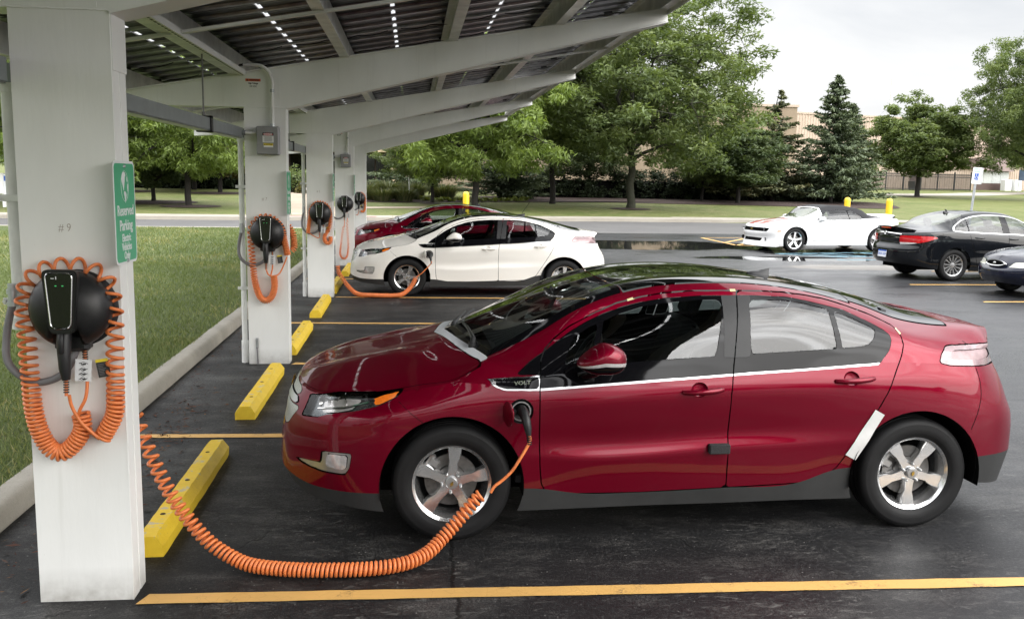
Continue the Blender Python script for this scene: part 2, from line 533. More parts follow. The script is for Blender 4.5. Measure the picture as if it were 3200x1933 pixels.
# ------------------------------------------------------------------ wheels
def wheel_meshes(r_t, w, r_rim, spokes, style, name):
    """meshes built with the axle along -y (outer face towards -y), centre at origin"""
    Mx = Matrix.Rotation(PI/2, 4, 'X')   # lathe z -> -y
    out = {}
    h = w/2
    tm = MB()
    prof = [(r_rim-.012, -h*.8), (r_rim+.01, -h*.93), (r_rim+(r_t-r_rim)*.45, -h*1.0), (r_t-.035, -h*.97), (r_t-.012, -h*.86), (r_t-.002, -h*.7),
            (r_t, -h*.42), (r_t-.008, -h*.40), (r_t-.008, -h*.34), (r_t, -h*.32), (r_t, -.008), (r_t-.008, -.006), (r_t-.008, .006), (r_t, .008),
            (r_t, h*.32), (r_t-.008, h*.34), (r_t-.008, h*.40), (r_t, h*.42),
            (r_t-.002, h*.7), (r_t-.012, h*.86), (r_t-.03, h*.955), (r_t-.034, h*.965), (r_t-.038, h*.962), (r_rim+(r_t-r_rim)*.45, h*1.0), (r_rim+.016, h*.965), (r_rim+.008, h*.93), (r_rim-.012, h*.8)]
    tm.lathe(prof, 72, Mx)
    out['tyre'] = tm.mesh(name+'_tyre', M['rubber'], 35)
    rm = MB()
    f = h*.80
    rm.lathe([(r_rim-.055, -h*.7), (r_rim-.045, h*.1), (r_rim-.034, f-.05), (r_rim-.028, f-.012), (r_rim-.012, f), (r_rim+.002, f+.006), (r_rim+.004, f-.006), (r_rim-.004, f-.02)], 72, Mx)
    ns = spokes
    if style == 'volt':
        for k in range(ns):
            a = PI/2 + 2*PI*k/ns
            ri = r_rim
            pl = [(.030, -.036), (.070, -.027), (.112, -.025), (.134, -.036), (.160, -.040), (ri-.026, -.042), (ri-.014, -.056),
                  (ri-.014, .054), (ri-.026, .042), (.152, .034), (.120, .025), (.070, .027), (.030, .036)]
            def P(r, t, dep): return (r*math.cos(a)-t*math.sin(a), -dep, r*math.sin(a)+t*math.cos(a))
            n = len(pl)
            V = []
            for (r, t) in pl:
                bow = f-.018-.020*math.sin(min(1, r/ri)*PI)*.6
                V.append(P(r, t*.86, bow))
            for (r, t) in pl:
                bow = f-.018-.020*math.sin(min(1, r/ri)*PI)*.6
                V.append(P(r, t, bow-.010))
            for (r, t) in pl:
                V.append(P(r, t*1.05, f-.075))
            F = [tuple(range(n))]
            for q in (0, 1):
                for i in range(n):
                    j = (i+1) % n
                    F.append((q*n+i, q*n+n+i, q*n+n+j, q*n+j))
            rm.add(V, F)
    else:
        for k in range(ns):
            a = PI/2 + 2*PI*k/ns
            ri = r_rim
            wi, wo = style
            pl = [(.03, -wi), (ri-.02, -wo), (ri-.012, -wo*1.25), (ri-.012, wo*1.25), (ri-.02, wo), (.03, wi)]
            def P(r, t, dep): return (r*math.cos(a)-t*math.sin(a), -dep, r*math.sin(a)+t*math.cos(a))
            n = len(pl)
            V = [P(r, t*.8, f-.015-.02*(1-r/ri)) for r, t in pl] + [P(r, t, f-.024-.02*(1-r/ri)) for r, t in pl] + [P(r, t, f-.07) for r, t in pl]
            F = [tuple(range(n))]
            for q in (0, 1):
                for i in range(n):
                    j = (i+1) % n
                    F.append((q*n+i, q*n+n+i, q*n+n+j, q*n+j))
            rm.add(V, F)
    rm.lathe([(.0001, f-.022), (.03, f-.023), (.050, f-.028), (.060, f-.05), (.064, f-.08)], 30, Mx)
    out['rim'] = rm.mesh(name+'_rim', M['alloy'], 28)
    cp = MB()
    cp.lathe([(.0001, f-.002), (.028, f-.003), (.033, f-.008), (.034, f-.02)], 28, Mx)
    out['centre_cap'] = cp.mesh(name+'_cap', M['silver'], 40)
    ln = MB(); ln.lathe([(.0001, f+.002), (.006, f), (.0085, f-.006), (.0095, f-.022)], 10, Mx)
    out['lug_nut'] = ln.mesh(name+'_nut', M['silver'], 40)
    ds = MB()
    ds.lathe([(.0001, h*.15), (.08, h*.15), (.085, h*.05), (r_rim*.64, h*.05), (r_rim*.64, -h*.1)], 48, Mx)
    out['brake_disc'] = ds.mesh(name+'_disc', M['steel'], 40)
    cl = MB()
    for a0 in (2.55,):
        Mr = Matrix.Rotation(-a0, 4, 'Y')
        cl.bbox((r_rim*.47, -h*.34, -.055), (r_rim*.74, h*.1, -.012), .008, Mr)
        cl.bbox((r_rim*.47, -h*.34, .012), (r_rim*.74, h*.1, .055), .008, Mr)
        cl.bbox((r_rim*.62, -h*.3, -.07), (r_rim*.76, h*.1, .07), .01, Mr)
    out['brake_caliper'] = cl.mesh(name+'_caliper', M['silver'], 40)
    bk = MB()
    bk.lathe([(.0001, -h*.3), (r_rim-.05, -h*.3)], 40, Mx)
    out['hub_back'] = bk.mesh(name+'_back', M['void'], 40)
    return out

WPART = [('tyre', 'rubber'), ('rim', 'alloy'), ('centre_cap', 'silver'), ('lug_nut', 'silver'), ('brake_disc', 'steel'), ('brake_caliper', 'silver'), ('hub_back', 'void')]
def put_wheel(parent, meshes, x, y, z, spin=0.0, far=False, steer=0.0, rim=None, hide=()):
    w = empty('wheel', (x, y, z), PI if far else 0, parent)
    w.rotation_euler = (0, spin, (PI if far else 0)+steer)
    for nm, mk in WPART:
        if far and nm in ('centre_cap', 'lug_nut', 'brake_caliper'): continue
        if nm in hide: continue
        if nm == 'lug_nut':
            for k in range(5): a = PI/2+PI/5+2*PI*k/5; spawn(nm, meshes[nm], M[mk], w, (.054*math.cos(a), 0, .054*math.sin(a)))
            continue
        o = spawn(nm, meshes[nm], M[rim] if (rim and nm == 'rim') else M[mk], w)
        if nm in ('brake_caliper',): o.rotation_euler = (0, -spin, 0)
    return w
# ------------------------------------------------------------------ five-door electric hatchback
FRONT = [  # r0 bottom, r1 trim top, r2 crease, r3 scallop, r4 mid, r5 shoulder, r6 belt
 [(-.97,0,.25),(-1.0,0,.345),(-.995,0,.47),(-.985,0,.54),(-.968,0,.62),(-.948,0,.71),(-.90,0,.80)],
 [(-.955,.3,.248),(-.99,.3,.345),(-.985,.3,.47),(-.975,.3,.54),(-.957,.3,.62),(-.935,.3,.71),(-.88,.3,.80)],
 [(-.89,.5,.24),(-.935,.5,.325),(-.935,.5,.46),(-.93,.5,.54),(-.915,.5,.62),(-.885,.5,.71),(-.83,.5,.80)],
 [(-.78,.66,.222),(-.81,.665,.297),(-.815,.67,.45),(-.815,.67,.54),(-.806,.67,.62),(-.785,.66,.705),(-.75,.637,.797)],
 [(-.66,.77,.216),(-.68,.78,.294),(-.685,.79,.45),(-.685,.79,.54),(-.678,.788,.62),(-.66,.772,.71),(-.625,.722,.803)],
 [(-.52,.845,.203),(-.53,.86,.297),(-.53,.865,.45),(-.53,.864,.54),(-.525,.858,.63),(-.51,.838,.725),(-.48,.782,.812)],
 [(-.40,.87,.192),(-.40,.888,.299),(-.40,.89,.45),(-.40,.889,.54),(-.40,.884,.63),(-.38,.868,.74),(-.36,.812,.827)],
]
def side(x, yz, k=None): return [(x, y, z) for (y, z) in yz]
MID = [
 side(-.2, [(.87,.18),(.89,.3),(.894,.45),(.894,.54),(.891,.64),(.878,.76),(.832,.857)]),
 side(0., [(.86,.175),(.885,.3),(.893,.46),(.894,.55),(.893,.65),(.883,.79),(.848,.893)]),
 side(.18, [(.86,.172),(.88,.3),(.888,.47),(.888,.56),(.891,.67),(.884,.80),(.862,.885)]),
 side(.46, [(.86,.173),(.872,.30),(.884,.484),(.878,.56),(.889,.68),(.888,.80),(.872,.86)]),
 side(.7, [(.855,.176),(.866,.265),(.889,.474),(.869,.548),(.885,.68),(.893,.80),(.873,.878)]),
 side(1.0, [(.85,.18),(.864,.262),(.890,.480),(.867,.555),(.884,.69),(.893,.82),(.871,.898)]),
 side(1.53, [(.85,.184),(.866,.278),(.889,.516),(.872,.59),(.885,.71),(.891,.85),(.867,.935)]),
 side(1.95, [(.85,.19),(.867,.295),(.887,.527),(.878,.60),(.886,.72),(.889,.865),(.863,.958)]),
 side(2.2, [(.855,.193),(.870,.375),(.889,.536),(.886,.61),(.892,.73),(.888,.875),(.858,.974)]),
 side(2.42, [(.86,.20),(.880,.385),(.894,.55),(.894,.62),(.899,.735),(.888,.885),(.850,.988)]),
 side(2.65, [(.86,.21),(.885,.39),(.897,.55),(.898,.63),(.900,.74),(.884,.89),(.850,.985)]),
 side(2.85, [(.86,.225),(.885,.40),(.893,.55),(.894,.63),(.893,.735),(.874,.88),(.838,.975)]),
 [(3.04,.845,.262),(3.04,.872,.43),(3.04,.876,.56),(3.045,.876,.64),(3.05,.868,.74),(3.04,.842,.875),(3.03,.805,.962)],
 [(3.2,.79,.245),(3.22,.81,.43),(3.23,.81,.56),(3.228,.81,.64),(3.215,.797,.735),(3.18,.765,.865),(3.15,.735,.95)],
 [(3.34,.66,.225),(3.38,.68,.42),(3.385,.675,.56),(3.378,.67,.64),(3.35,.655,.73),(3.30,.64,.86),(3.26,.62,.945)],
]
REAR = [
 [(3.42,.45,.215),(3.455,.46,.41),(3.46,.46,.56),(3.45,.46,.64),(3.42,.46,.73),(3.35,.45,.86),(3.32,.45,.945)],
 [(3.45,0,.21),(3.50,0,.41),(3.505,0,.56),(3.49,0,.64),(3.46,0,.73),(3.37,0,.86),(3.35,0,.945)],
]
ZC = ([-1,-.88,-.83,-.76,-.66,-.54,-.42,-.30,-.18,-.09,-.02], [.80,.815,.845,.873,.905,.935,.958,.985,1.01,1.032,1.048])
GH = [(-.89,0,.807),(-.868,.3,.81),(-.81,.5,.808),(-.735,.62,.806),(-.61,.70,.813),(-.47,.755,.823),(-.35,.785,.842),(-.19,.805,.874),(.0,.825,.908)]
KX = [-.88,-.83,-.76,-.66,-.54,-.42,-.30,-.18,-.09]
def hood_z(x, y):
    zc = np.interp(x, *ZC); g = np.array(GH)
    ye = np.interp(x, g[:, 0], g[:, 1]); ze = np.interp(x, g[:, 0], g[:, 2])
    if ye < 1e-3: return zc
    q = min(1, y/ye)
    z = zc-(zc-ze)*q**3
    # raised bonnet shoulders and a soft centre valley
    r = y/max(ye, .2)
    z += .010*math.exp(-((r-.60)/.14)**2)*min(1, max(0, (x+.85)/.3)) - .004*math.exp(-(r/.3)**2)
    return z
UP = []
for i in range(9):
    g = GH[i]; row = [g]
    for f in ((.05,.20,.42,.70) if i < 7 else ((.05,.16,.32,.66) if i == 7 else (.04,.09,.15,.58))):
        x = g[0]+(KX[i]-g[0])*f; y = g[1]*(1-f)
        row.append((x, y, hood_z(x, y)))
    row.append((KX[i], 0, hood_z(KX[i], 0)))
    UP.append(row)
UP += [
 [(.16,.795,.985),(.172,.775,1.0),(.178,.76,1.008),(.182,.735,1.013),(.06,.36,1.042),(-.02,0,1.05)],
 [(.46,.853,.93),(.46,.825,.985),(.46,.785,1.035),(.46,.705,1.137),(.415,.36,1.19),(.38,0,1.203)],
 [(.7,.84,.96),(.7,.80,1.06),(.7,.715,1.175),(.7,.66,1.268),(.67,.34,1.293),(.65,0,1.302)],
 [(1.0,.832,.998),(1.0,.775,1.12),(1.0,.668,1.272),(.99,.60,1.362),(.97,.32,1.385),(.95,0,1.392)],
 [(1.53,.828,1.03),(1.53,.765,1.18),(1.53,.655,1.335),(1.53,.575,1.410),(1.53,.32,1.428),(1.53,0,1.434)],
 [(1.95,.825,1.052),(1.95,.765,1.19),(1.95,.66,1.328),(1.95,.565,1.380),(1.95,.31,1.403),(1.95,0,1.41)],
 [(2.2,.822,1.065),(2.2,.77,1.165),(2.2,.675,1.278),(2.2,.575,1.332),(2.2,.30,1.368),(2.2,0,1.378)],
 [(2.42,.815,1.07),(2.42,.785,1.12),(2.42,.71,1.20),(2.42,.59,1.268),(2.42,.30,1.325),(2.42,0,1.338)],
 [(2.65,.815,1.05),(2.65,.785,1.09),(2.65,.73,1.135),(2.65,.605,1.188),(2.65,.30,1.262),(2.65,0,1.278)],
 [(2.85,.80,1.035),(2.85,.765,1.067),(2.85,.715,1.105),(2.85,.605,1.155),(2.86,.30,1.205),(2.87,0,1.218)],
 [(3.03,.77,1.02),(3.03,.735,1.05),(3.03,.69,1.085),(3.03,.60,1.143),(3.05,.30,1.172),(3.06,0,1.18)],
 [(3.16,.71,1.0),(3.17,.685,1.03),(3.18,.665,1.065),(3.18,.575,1.130),(3.22,.3,1.145),(3.24,0,1.15)],
 [(3.25,.605,.985),(3.245,.60,1.02),(3.235,.60,1.062),(3.29,.50,1.112),(3.37,.28,1.112),(3.42,0,1.110)],
]
LOW = FRONT + MID + REAR          # 24 stations
NUP = len(UP)                     # 22
full_rows = [LOW[i][6:7] + UP[i] for i in range(NUP)]
CELL = .021
lower = loft(LOW, CELL, 0, ubreaks=(), vbreaks=(1, 2))
upper = loft(full_rows, CELL, 6, ubreaks=(9,), vbreaks=(7,))
# rear panel below the spoiler lip
edge = np.array(full_rows[-1]); bot = [LOW[21][6], LOW[22][6], LOW[23][6]]
tt = np.linspace(0, 1, 26)
ce = np.linspace(0, 1, len(edge))
top_l = np.stack([np.interp(tt, ce, edge[:, k]) for k in range(3)], 1)
bot_l = np.stack([np.interp(tt, [0, .5, 1], [b[k] for b in bot]) for k in range(3)], 1)
rp = []
for q in np.linspace(0, 1, 12):
    rp.append(top_l*(1-q)+bot_l*q - np.array([.05, 0, 0])*math.sin(q*PI)*np.minimum(1, tt*3)[:, None])
rp = np.array(rp); aa, bb = rp.shape[:2]
VR = np.zeros((aa*bb, 5)); VR[:, :3] = rp.reshape(-1, 3); VR[:, 3] = 22.5; VR[:, 4] = 6.5
ii = (np.arange(aa-1)[:, None]*bb+np.arange(bb-1)[None]).ravel()
rear_panel = (VR, np.concatenate([np.stack([ii, ii+1, ii+bb+1], 1), np.stack([ii, ii+bb+1, ii+bb], 1)]))

WB = 2.685; AX = -.012; WZ = .325; RT = .329
shell0 = merge(lower, upper)

def U(m): return m[0][:, 3]
def VV(m): return m[0][:, 4]
def XX(m): return m[0][:, 0]
def YY(m): return m[0][:, 1]
def ZZ(m): return m[0][:, 2]
def arch_s(m, cx, r):
    return np.where((YY(m) > .45) & (ZZ(m) < .9), np.hypot(XX(m)-cx, ZZ(m)-WZ)-r, 1)

# measured side-view outlines (x from front axle, z)
HEAD = [(-.835,.668),(-.80,.745),(-.787,.784),(-.652,.808),(-.538,.820),(-.40,.830),(-.275,.853),(-.315,.813),(-.403,.773),(-.536,.739),(-.64,.72),(-.693,.705),(-.742,.683)]
FOG = [(-.874,.425),(-.80,.431),(-.726,.437),(-.718,.506),(-.56,.512),(-.553,.50),(-.566,.425),(-.59,.390),(-.715,.388),(-.80,.398),(-.85,.41)]
FDOOR = [(.460,.861),(.459,.778),(.461,.605),(.468,.431),(.478,.33),(.50,.285),(.541,.265),(1.034,.262),(1.537,.279),(1.530,.588),(1.533,.824),(1.546,.935),(1.622,1.335),(1.629,1.371),
         (1.366,1.369),(1.20,1.356),(1.064,1.334),(.92,1.300),(.78,1.245),(.64,1.178),(.55,1.115),(.495,1.058),(.470,1.01)]
RDOOR = [(1.537,.279),(2.001,.297),(2.09,.318),(2.15,.352),(2.186,.385),(2.281,.535),(2.392,.715),(2.455,.83),(2.497,.926),(2.555,1.03),(2.578,1.085),(2.580,1.13),(2.560,1.178),
         (2.50,1.208),(2.441,1.235),(2.30,1.285),(2.179,1.32),(2.05,1.345),(1.924,1.361),(1.78,1.369),(1.629,1.371),(1.622,1.335),(1.546,.935),(1.533,.824),(1.530,.588)]
BELT = [(.15,.843),(.463,.862),(1.015,.899),(1.542,.935),(2.0,.962),(2.418,.988)]
DLO = [(.345,.945),(.405,.995),(.507,1.060),(.64,1.150),(.74,1.203),(.836,1.244),(.95,1.281),(1.058,1.306),(1.2,1.328),(1.4,1.343),(1.7,1.347),(1.92,1.339),(2.04,1.318),(2.257,1.268),(2.417,1.195),(2.48,1.16),(2.507,1.135),(2.510,1.11),
       (2.483,1.054),(2.418,.988),(2.0,.962),(1.542,.935),(1.015,.899),(.462,.864),(.461,.935),(.338,.932)]
G_TRI = [(.595,.985),(.655,1.118),(.755,1.175),(.800,1.190),(.742,1.005)]
G_FRONT = [(.775,.990),(.838,1.205),(.93,1.243),(1.07,1.283),(1.25,1.308),(1.40,1.320),(1.50,1.322),(1.523,1.305),(1.500,1.19),(1.455,1.027),(1.20,1.012),(1.0,1.0)]
G_REAR = [(1.688,1.312),(1.71,1.323),(1.85,1.323),(1.95,1.316),(2.06,1.295),(2.158,1.273),(2.168,1.065),(2.0,1.056),(1.80,1.046),(1.662,1.038),(1.668,1.15)]
G_QTR = [(2.192,1.263),(2.30,1.222),(2.41,1.172),(2.425,1.158),(2.40,1.115),(2.365,1.088),(2.33,1.078),(2.20,1.068)]
BADGE = [(.165,.912),(.22,.914),(.463,.931),(.463,.851),(.27,.853),(.225,.868),(.19,.89)]
TAIL = [(2.782,.983),(2.81,1.03),(2.85,1.062),(2.876,1.070),(3.20,1.066),(3.30,.99),(3.29,.944),(3.1,.952),(2.85,.966)]
PORT = (.357, .742, .068)

VOLT = []   # (name, mesh, matkey, parent key or None, key, label)
def vp(name, mesh, mk, parent=None, key=None, label=None): VOLT.append((name, mesh, mk, parent, key, label))

def build_volt():
    m = shell0
    m = clip(m, -arch_s(m, AX, .393)); m = clip(m, -arch_s(m, WB+AX-.012, .391))
    inner = inset(m, .02)
    # trims along the bottom
    trim, m = split(m, (VV(m)-1)*.1, 0)
    lip = clip(trim, (U(trim)-7.5)); rest = clip(trim, -(U(trim)-7.5))
    sill = clip(rest, U(rest)-17); rlip = clip(rest, -(U(rest)-17))
    vp('front_lip', as_both(lip, lip, 'front_lip'), 'trim')
    for s in (-1, 1): vp('sill', as_side(sill, s, 'sill'), 'trim')
    vp('rear_lip', as_both(rlip, rlip, 'rear_lip'), 'trim')
    # lamps
    lamp, m = split(m, side_s(m, HEAD, .42), .006)
    amber, lamp2 = split(lamp, side_s(lamp, [(-.445,.797),(-.385,.822),(-.292,.845),(-.325,.806),(-.395,.772),(-.425,.772)], .42), .004)
    for s in (-1, 1):
        b = as_side(inset(lamp, .035), s, 'headlight_bowl'); vp('headlight', b, 'lamp_bowl', None, 'hl%d' % s)
        vp('lens', as_side(lamp2, s, 'lamp_lens'), 'lens', 'hl%d' % s)
        vp('turn_signal', as_side(amber, s, 'turn_lens'), 'amber', 'hl%d' % s)
        pan = clip(lamp2, side_s(lamp2, [(-.73,.712),(-.715,.770),(-.60,.795),(-.50,.800),(-.56,.748),(-.64,.728)], .42))
        vp('reflector', as_side(inset(pan, .022), s, 'lamp_inner', 60), 'clear_lens', 'hl%d' % s)
        q = MB()
        for (x, z, r) in ((-.70,.752,.034),(-.60,.765,.032)):
            y = surf_y(shell0, x, z)*s - s*.04
            q.lathe([(.004, -.03), (r*.7, -.012), (r, .012), (r*1.04, .014)], 20, Matrix.Translation((x, y, z)) @ Matrix.Rotation(PI/2*(1 if s < 0 else -1), 4, 'X') @ Matrix.Rotation(-.7 if s < 0 else -.7, 4, 'Y'))
        q.tube([(-.74, s*(surf_y(shell0, -.74, .72)-.02), .72), (-.6, s*(surf_y(shell0, -.6, .742)-.02), .742), (-.46, s*(surf_y(shell0, -.46, .775)-.02), .778)], .006, 6)
        vp('reflector', q.mesh('reflector', M['chrome']), 'chrome', 'hl%d' % s)
    fog, m = split(m, side_s(m, FOG, .4), .006)
    foglens, fog2 = split(fog, side_s(fog, [(-.70,.425),(-.69,.495),(-.575,.50),(-.582,.425),(-.61,.41)], .4), .002)
    for s in (-1, 1):
        vp('fog_lamp', as_side(inset(fog2, .008), s, 'fog_lamp'), 'silver', None, 'fog%d' % s)
        vp('lens', as_side(inset(foglens, .003), s, 'fog_lens'), 'clear_lens', 'fog%d' % s)
    # front grilles
    V = m[0]
    gp = lambda mm, poly: np.where(XX(mm) < -.6, sdpoly(YY(mm), ZZ(mm), poly), 1)
    g1, m = split(m, gp(m, [(-.2,.752),(-.2,.800),(.44,.797),(.52,.775),(.47,.752)]), .004)
    g2, m = split(m, gp(m, [(-.2,.585),(-.2,.705),(.55,.705),(.57,.69),(.50,.60),(.46,.585)]), .004)
    gc, m = split(m, gp(m, [(-.2,.712),(-.2,.748),(.50,.748),(.56,.712)]), .002)
    vp('grille', as_both(g1, g1, 'grille'), 'mesh_grey'); vp('grille', as_both(g2, g2, 'grille'), 'mesh_grey')
    bar = inset(gc, -.006); vp('grille_bar', as_both(bar, bar, 'grille_bar'), 'silver', None, 'gbar')
    # bonnet
    hood_rear = lambda mm: U(mm)-(9-np.interp(VV(mm), [7, 10, 12], [.12, .26, .92]))
    hs = np.maximum((7.0-VV(m))*.045, hood_rear(m)*.11)
    hs = np.where(VV(m) < 6, 1, hs)
    hs = np.where(U(m) > 9.5, 1, hs)
    hood, m = split(m, hs, .006)
    vp('bonnet', as_both(hood, hood, 'bonnet'), 'PAINT')
    cs = np.maximum((8.6-VV(m))*.05, np.maximum((U(m)-9.0)*.2, -(hood_rear(m))*.11))
    cowl, m = split(m, np.where(U(m) > 9.6, 1, cs), 0)
    vp('cowl_panel', as_both(cowl, cowl, 'cowl_panel'), 'COWL')
    # glass and roof
    ws, m = split(m, np.maximum((10.0-VV(m))*.08, np.maximum((9.0-U(m))*.2, (U(m)-11.9)*.3)), .0)
    wsg, wsb = split(ws, np.maximum((10.22-VV(ws))*.08, np.maximum((9.12-U(ws))*.2, (U(ws)-11.75)*.3)), 0)
    vp('windscreen', as_both(wsg, wsg, 'windscreen'), 'glass', None, 'ws')
    vp('screen_border', as_both(wsb, wsb, 'screen_border'), 'gloss_black', 'ws')
    rf, m = split(m, np.maximum((10.0-VV(m))*.08, np.maximum((11.92-U(m))*.3, (U(m)-15.7)*.2)), .006)
    vp('roof_panel', as_both(rf, rf, 'roof_panel'), 'roof_glass')
    rw, m = split(m, np.maximum((10.12-VV(m))*.08, np.maximum((15.72-U(m))*.2, (U(m)-18.75)*.2)), .006)
    vp('rear_window', as_both(rw, rw, 'rear_window'), 'roof_glass')
    # tail lamps
    tl, m = split(m, side_s(m, TAIL, .3), .006)
    tli, tlo = split(tl, side_s(tl, [(2.865,1.0),(2.875,1.03),(2.90,1.045),(3.18,1.040),(3.25,.99),(3.0,.99)], .3), 0)
    # side window surround in front of the door
    fd, m = split(m, side_s(m, FDOOR), .007)
    rd, m = split(m, side_s(m, RDOOR), .007)
    sw, m = split(m, side_s(m, DLO), .004)
    bd, m = split(m, side_s(m, BADGE), .0)
    # rear bumper seam and fender seam
    far = m
    ps = np.where(YY(m) > .5, np.hypot(XX(m)-PORT[0], ZZ(m)-PORT[1])-PORT[2], 1)
    near = clip(m, -ps)
    vp('body', as_both(near, far, 'body_shell'), 'PAINT', None, 'body')
    rpn = clip(rear_panel, np.full(len(rear_panel[0]), -1.))
    vp('tailgate_panel', as_both(rpn, rpn, 'tailgate_panel'), 'gloss_black')
    for s in (-1, 1):
        vp('tail_lamp', as_side(tlo, s, 'tail_lamp'), 'tail_mix', None, 'tl%d' % s)
        vp('reflector', as_side(inset(tli, .006), s, 'tail_inner'), 'tail_inner', 'tl%d' % s)
        vp('window_trim', as_side(sw, s, 'window_trim'), 'gloss_black')
    # badge on the wing
    bi, bo = split(bd, side_s(bd, [(.19,.905),(.25,.909),(.455,.923),(.455,.859),(.275,.861),(.232,.873)]), 0)
    for s in (-1, 1):
        vp('wing_badge', as_side(inset(bo, -.004), s, 'wing_badge', 180), 'chrome', None, 'wb%d' % s)
        vp('badge_panel', as_side(bi, s, 'badge_panel'), 'gloss_black', 'wb%d' % s)
    for ln, w in (([(3.03,.945),(3.045,.86),(3.045,.78),(3.02,.69),(2.985,.60)], .004), ([(-.30,.795),(-.235,.735),(-.165,.68)], .003), ([(3.005,1.085),(3.03,1.065)], .004)):
        for s in (-1, 1):
            b = MB(); b.add(*ribbon(shell0, ln, w, s)); vp('panel_gap', b.mesh('panel_gap', M['void']), 'void')
    tm = MB()
    yb = -surf_y(shell0, .37, .89)-.004
    add_text(tm, 'VOLT', .027, frame((.365, yb, .893), (1, .03, .055), (0, .15, 1)), .001, 1.35)
    vp('lettering', tm.mesh('badge_text', M['chrome']), 'chrome', 'wb-1')
    # doors
    def door(dm, name, cupx, cupz, glasses, front):
        w, dm = split(dm, side_s(dm, DLO), .002)
        zb_ = np.interp(XX(dm), [q[0] for q in BELT], [q[1] for q in BELT])
        sb_ = np.maximum(np.maximum(zb_-.0115-ZZ(dm), ZZ(dm)-zb_-.06), np.maximum(XX(dm)-2.415, .455-XX(dm)))
        sb_ = np.where(YY(dm) < .5, 1, sb_)
        up_ = clip(dm, sb_); dm = clip(dm, -sb_)
        ch = up_
        cup_s = np.where(YY(dm) > .5, np.hypot((XX(dm)-cupx)/1.15, ZZ(dm)-cupz)-.042, 1)
        dm_c = clip(dm, -cup_s)
        gs = []
        for g in glasses:
            a, w = split(w, side_s(w, g), .002); gs.append(a)
        bp = None
        if True:
            poly = [(1.50,1.02),(1.535,1.36),(1.69,1.36),(1.70,1.34),(1.655,1.02)]
            bp, w = split(w, side_s(w, poly), .001)
        for s in (-1, 1):
            k = '%s%d' % (name, s)
            vp('door', as_side(dm_c, s, 'door_skin'), 'PAINT', None, k)
            vp('window_frame', as_side(w, s, 'window_frame'), 'gloss_black', k)
            if len(bp[1]): vp('pillar_cover', as_side(inset(bp, -.001), s, 'pillar_cover'), 'satin_black', k)
            vp('chrome_strip', as_side(inset(ch, -.003), s, 'chrome_strip'), 'chrome', k)
            for g in gs: vp('window', as_side(inset(g, .003), s, 'window_pane'), 'glass_side', k)
            y = surf_y(shell0, cupx, cupz)
            b = MB(); n = 24
            Vb = []; Fb = []
            for j, (rr, dd) in enumerate(((1, 0), (.96, .005), (.85, .011), (.55, .016), (.02, .017))):
                for q in range(n):
                    a = 2*PI*q/n
                    xx = cupx+.0483*rr*math.cos(a); zz = cupz+.042*rr*math.sin(a)
                    Vb.append((xx, s*(surf_y(shell0, xx, zz)-dd), zz))
            for j in range(4):
                for q in range(n):
                    q2 = (q+1) % n; Fb.append((j*n+q, j*n+q2, j*n+n+q2, j*n+n+q))
            b.add(Vb, Fb); vp('handle_recess', b.mesh('handle_recess', M['void'], 60), 'PAINT', k)
            h = MB(); tilt = .035
            pts = []; rad = []
            for q in np.linspace(0, 1, 11):
                xx = cupx-.095+q*.225; zz = cupz-.006+tilt*(q-.45)*.4
                bow = .012+.028*math.sin(PI*min(1, max(0, q)))**.6
                pts.append((xx, s*(y+bow-.006), zz)); rad.append(.0125+.004*math.sin(PI*q))
            h.tube(pts, rad, 10)
            vp('handle', h.mesh('door_handle', M['void'], 60), 'PAINT', k)
            if front:
                lk = MB(); lk.lathe([(.0001, .004), (.009, .003), (.01, -.004)], 14, Matrix.Translation((cupx+.112, s*(y+.022), cupz+.004)) @ Matrix.Rotation(PI/2 if s < 0 else -PI/2, 4, 'X'))
                vp('lock', lk.mesh('lock', M['chrome']), 'chrome', k)
                mirror(s, k)
    def mirror(s, k):
        cx, cy, cz = .772, .99, 1.048
        def dome(lo, hi, push, name, mk):
            b = MB(); V = []; F = []; nu, nv = 28, 16
            for i in range(nv+1):
                t = lo+(hi-lo)*i/nv           # height parameter -1..1
                hh = math.sqrt(max(0, 1-abs(t)**2.6))
                for j in range(nu):
                    a = 2*PI*j/nu; c, sn = math.cos(a), math.sin(a)
                    e = 2/2.6
                    px = math.copysign(abs(c)**e, c)*.128*hh; py = math.copysign(abs(sn)**e, sn)*.095*hh
                    if px < 0: px *= 1.05
                    q_ = max(0, -px/.134); zz = cz+t*.086*(1-.55*q_**1.4)-.028*q_ if px < 0 else cz+t*.086-px*.06
                    V.append((cx+px*(1+push), s*(cy+py*(1+push)), zz))
            for i in range(nv):
                for j in range(nu):
                    j2 = (j+1) % nu; F.append((i*nu+j, i*nu+j2, i*nu+nu+j2, i*nu+nu+j))
            b.add(V, F); vp(name, b.mesh(name, M['void'], 50), mk, k)
        dome(-.08, .999, 0, 'wing_mirror', 'PAINT')
        dome(-.999, -.30, 0, 'mirror_base', 'gloss_black')
        dome(-.30, -.08, -.0, 'mirror_lamp', 'clear_lens')
        a = MB(); a.tube([(.70, s*.84, .93), (.74, s*.90, .955), (.77, s*.965, .985)], [.04, .034, .03], 10)
        vp('mirror_arm', a.mesh('mirror_arm', M['gloss_black']), 'gloss_black', k)
    door(fd, 'f', 1.350, .850, [G_TRI, G_FRONT], True)
    door(rd, 'r', 2.237, .903, [G_REAR, G_QTR], False)
    # charge port, near side
    px, pz, pr = PORT; py = -surf_y(shell0, px, pz)
    Mp = Matrix.Translation((px, py, pz)) @ Matrix.Rotation(PI/2, 4, 'X')
    b = MB(); b.lathe([(pr, .001), (pr*.96, -.012), (pr*.9, -.035), (.0001, -.05)], 32, Mp)
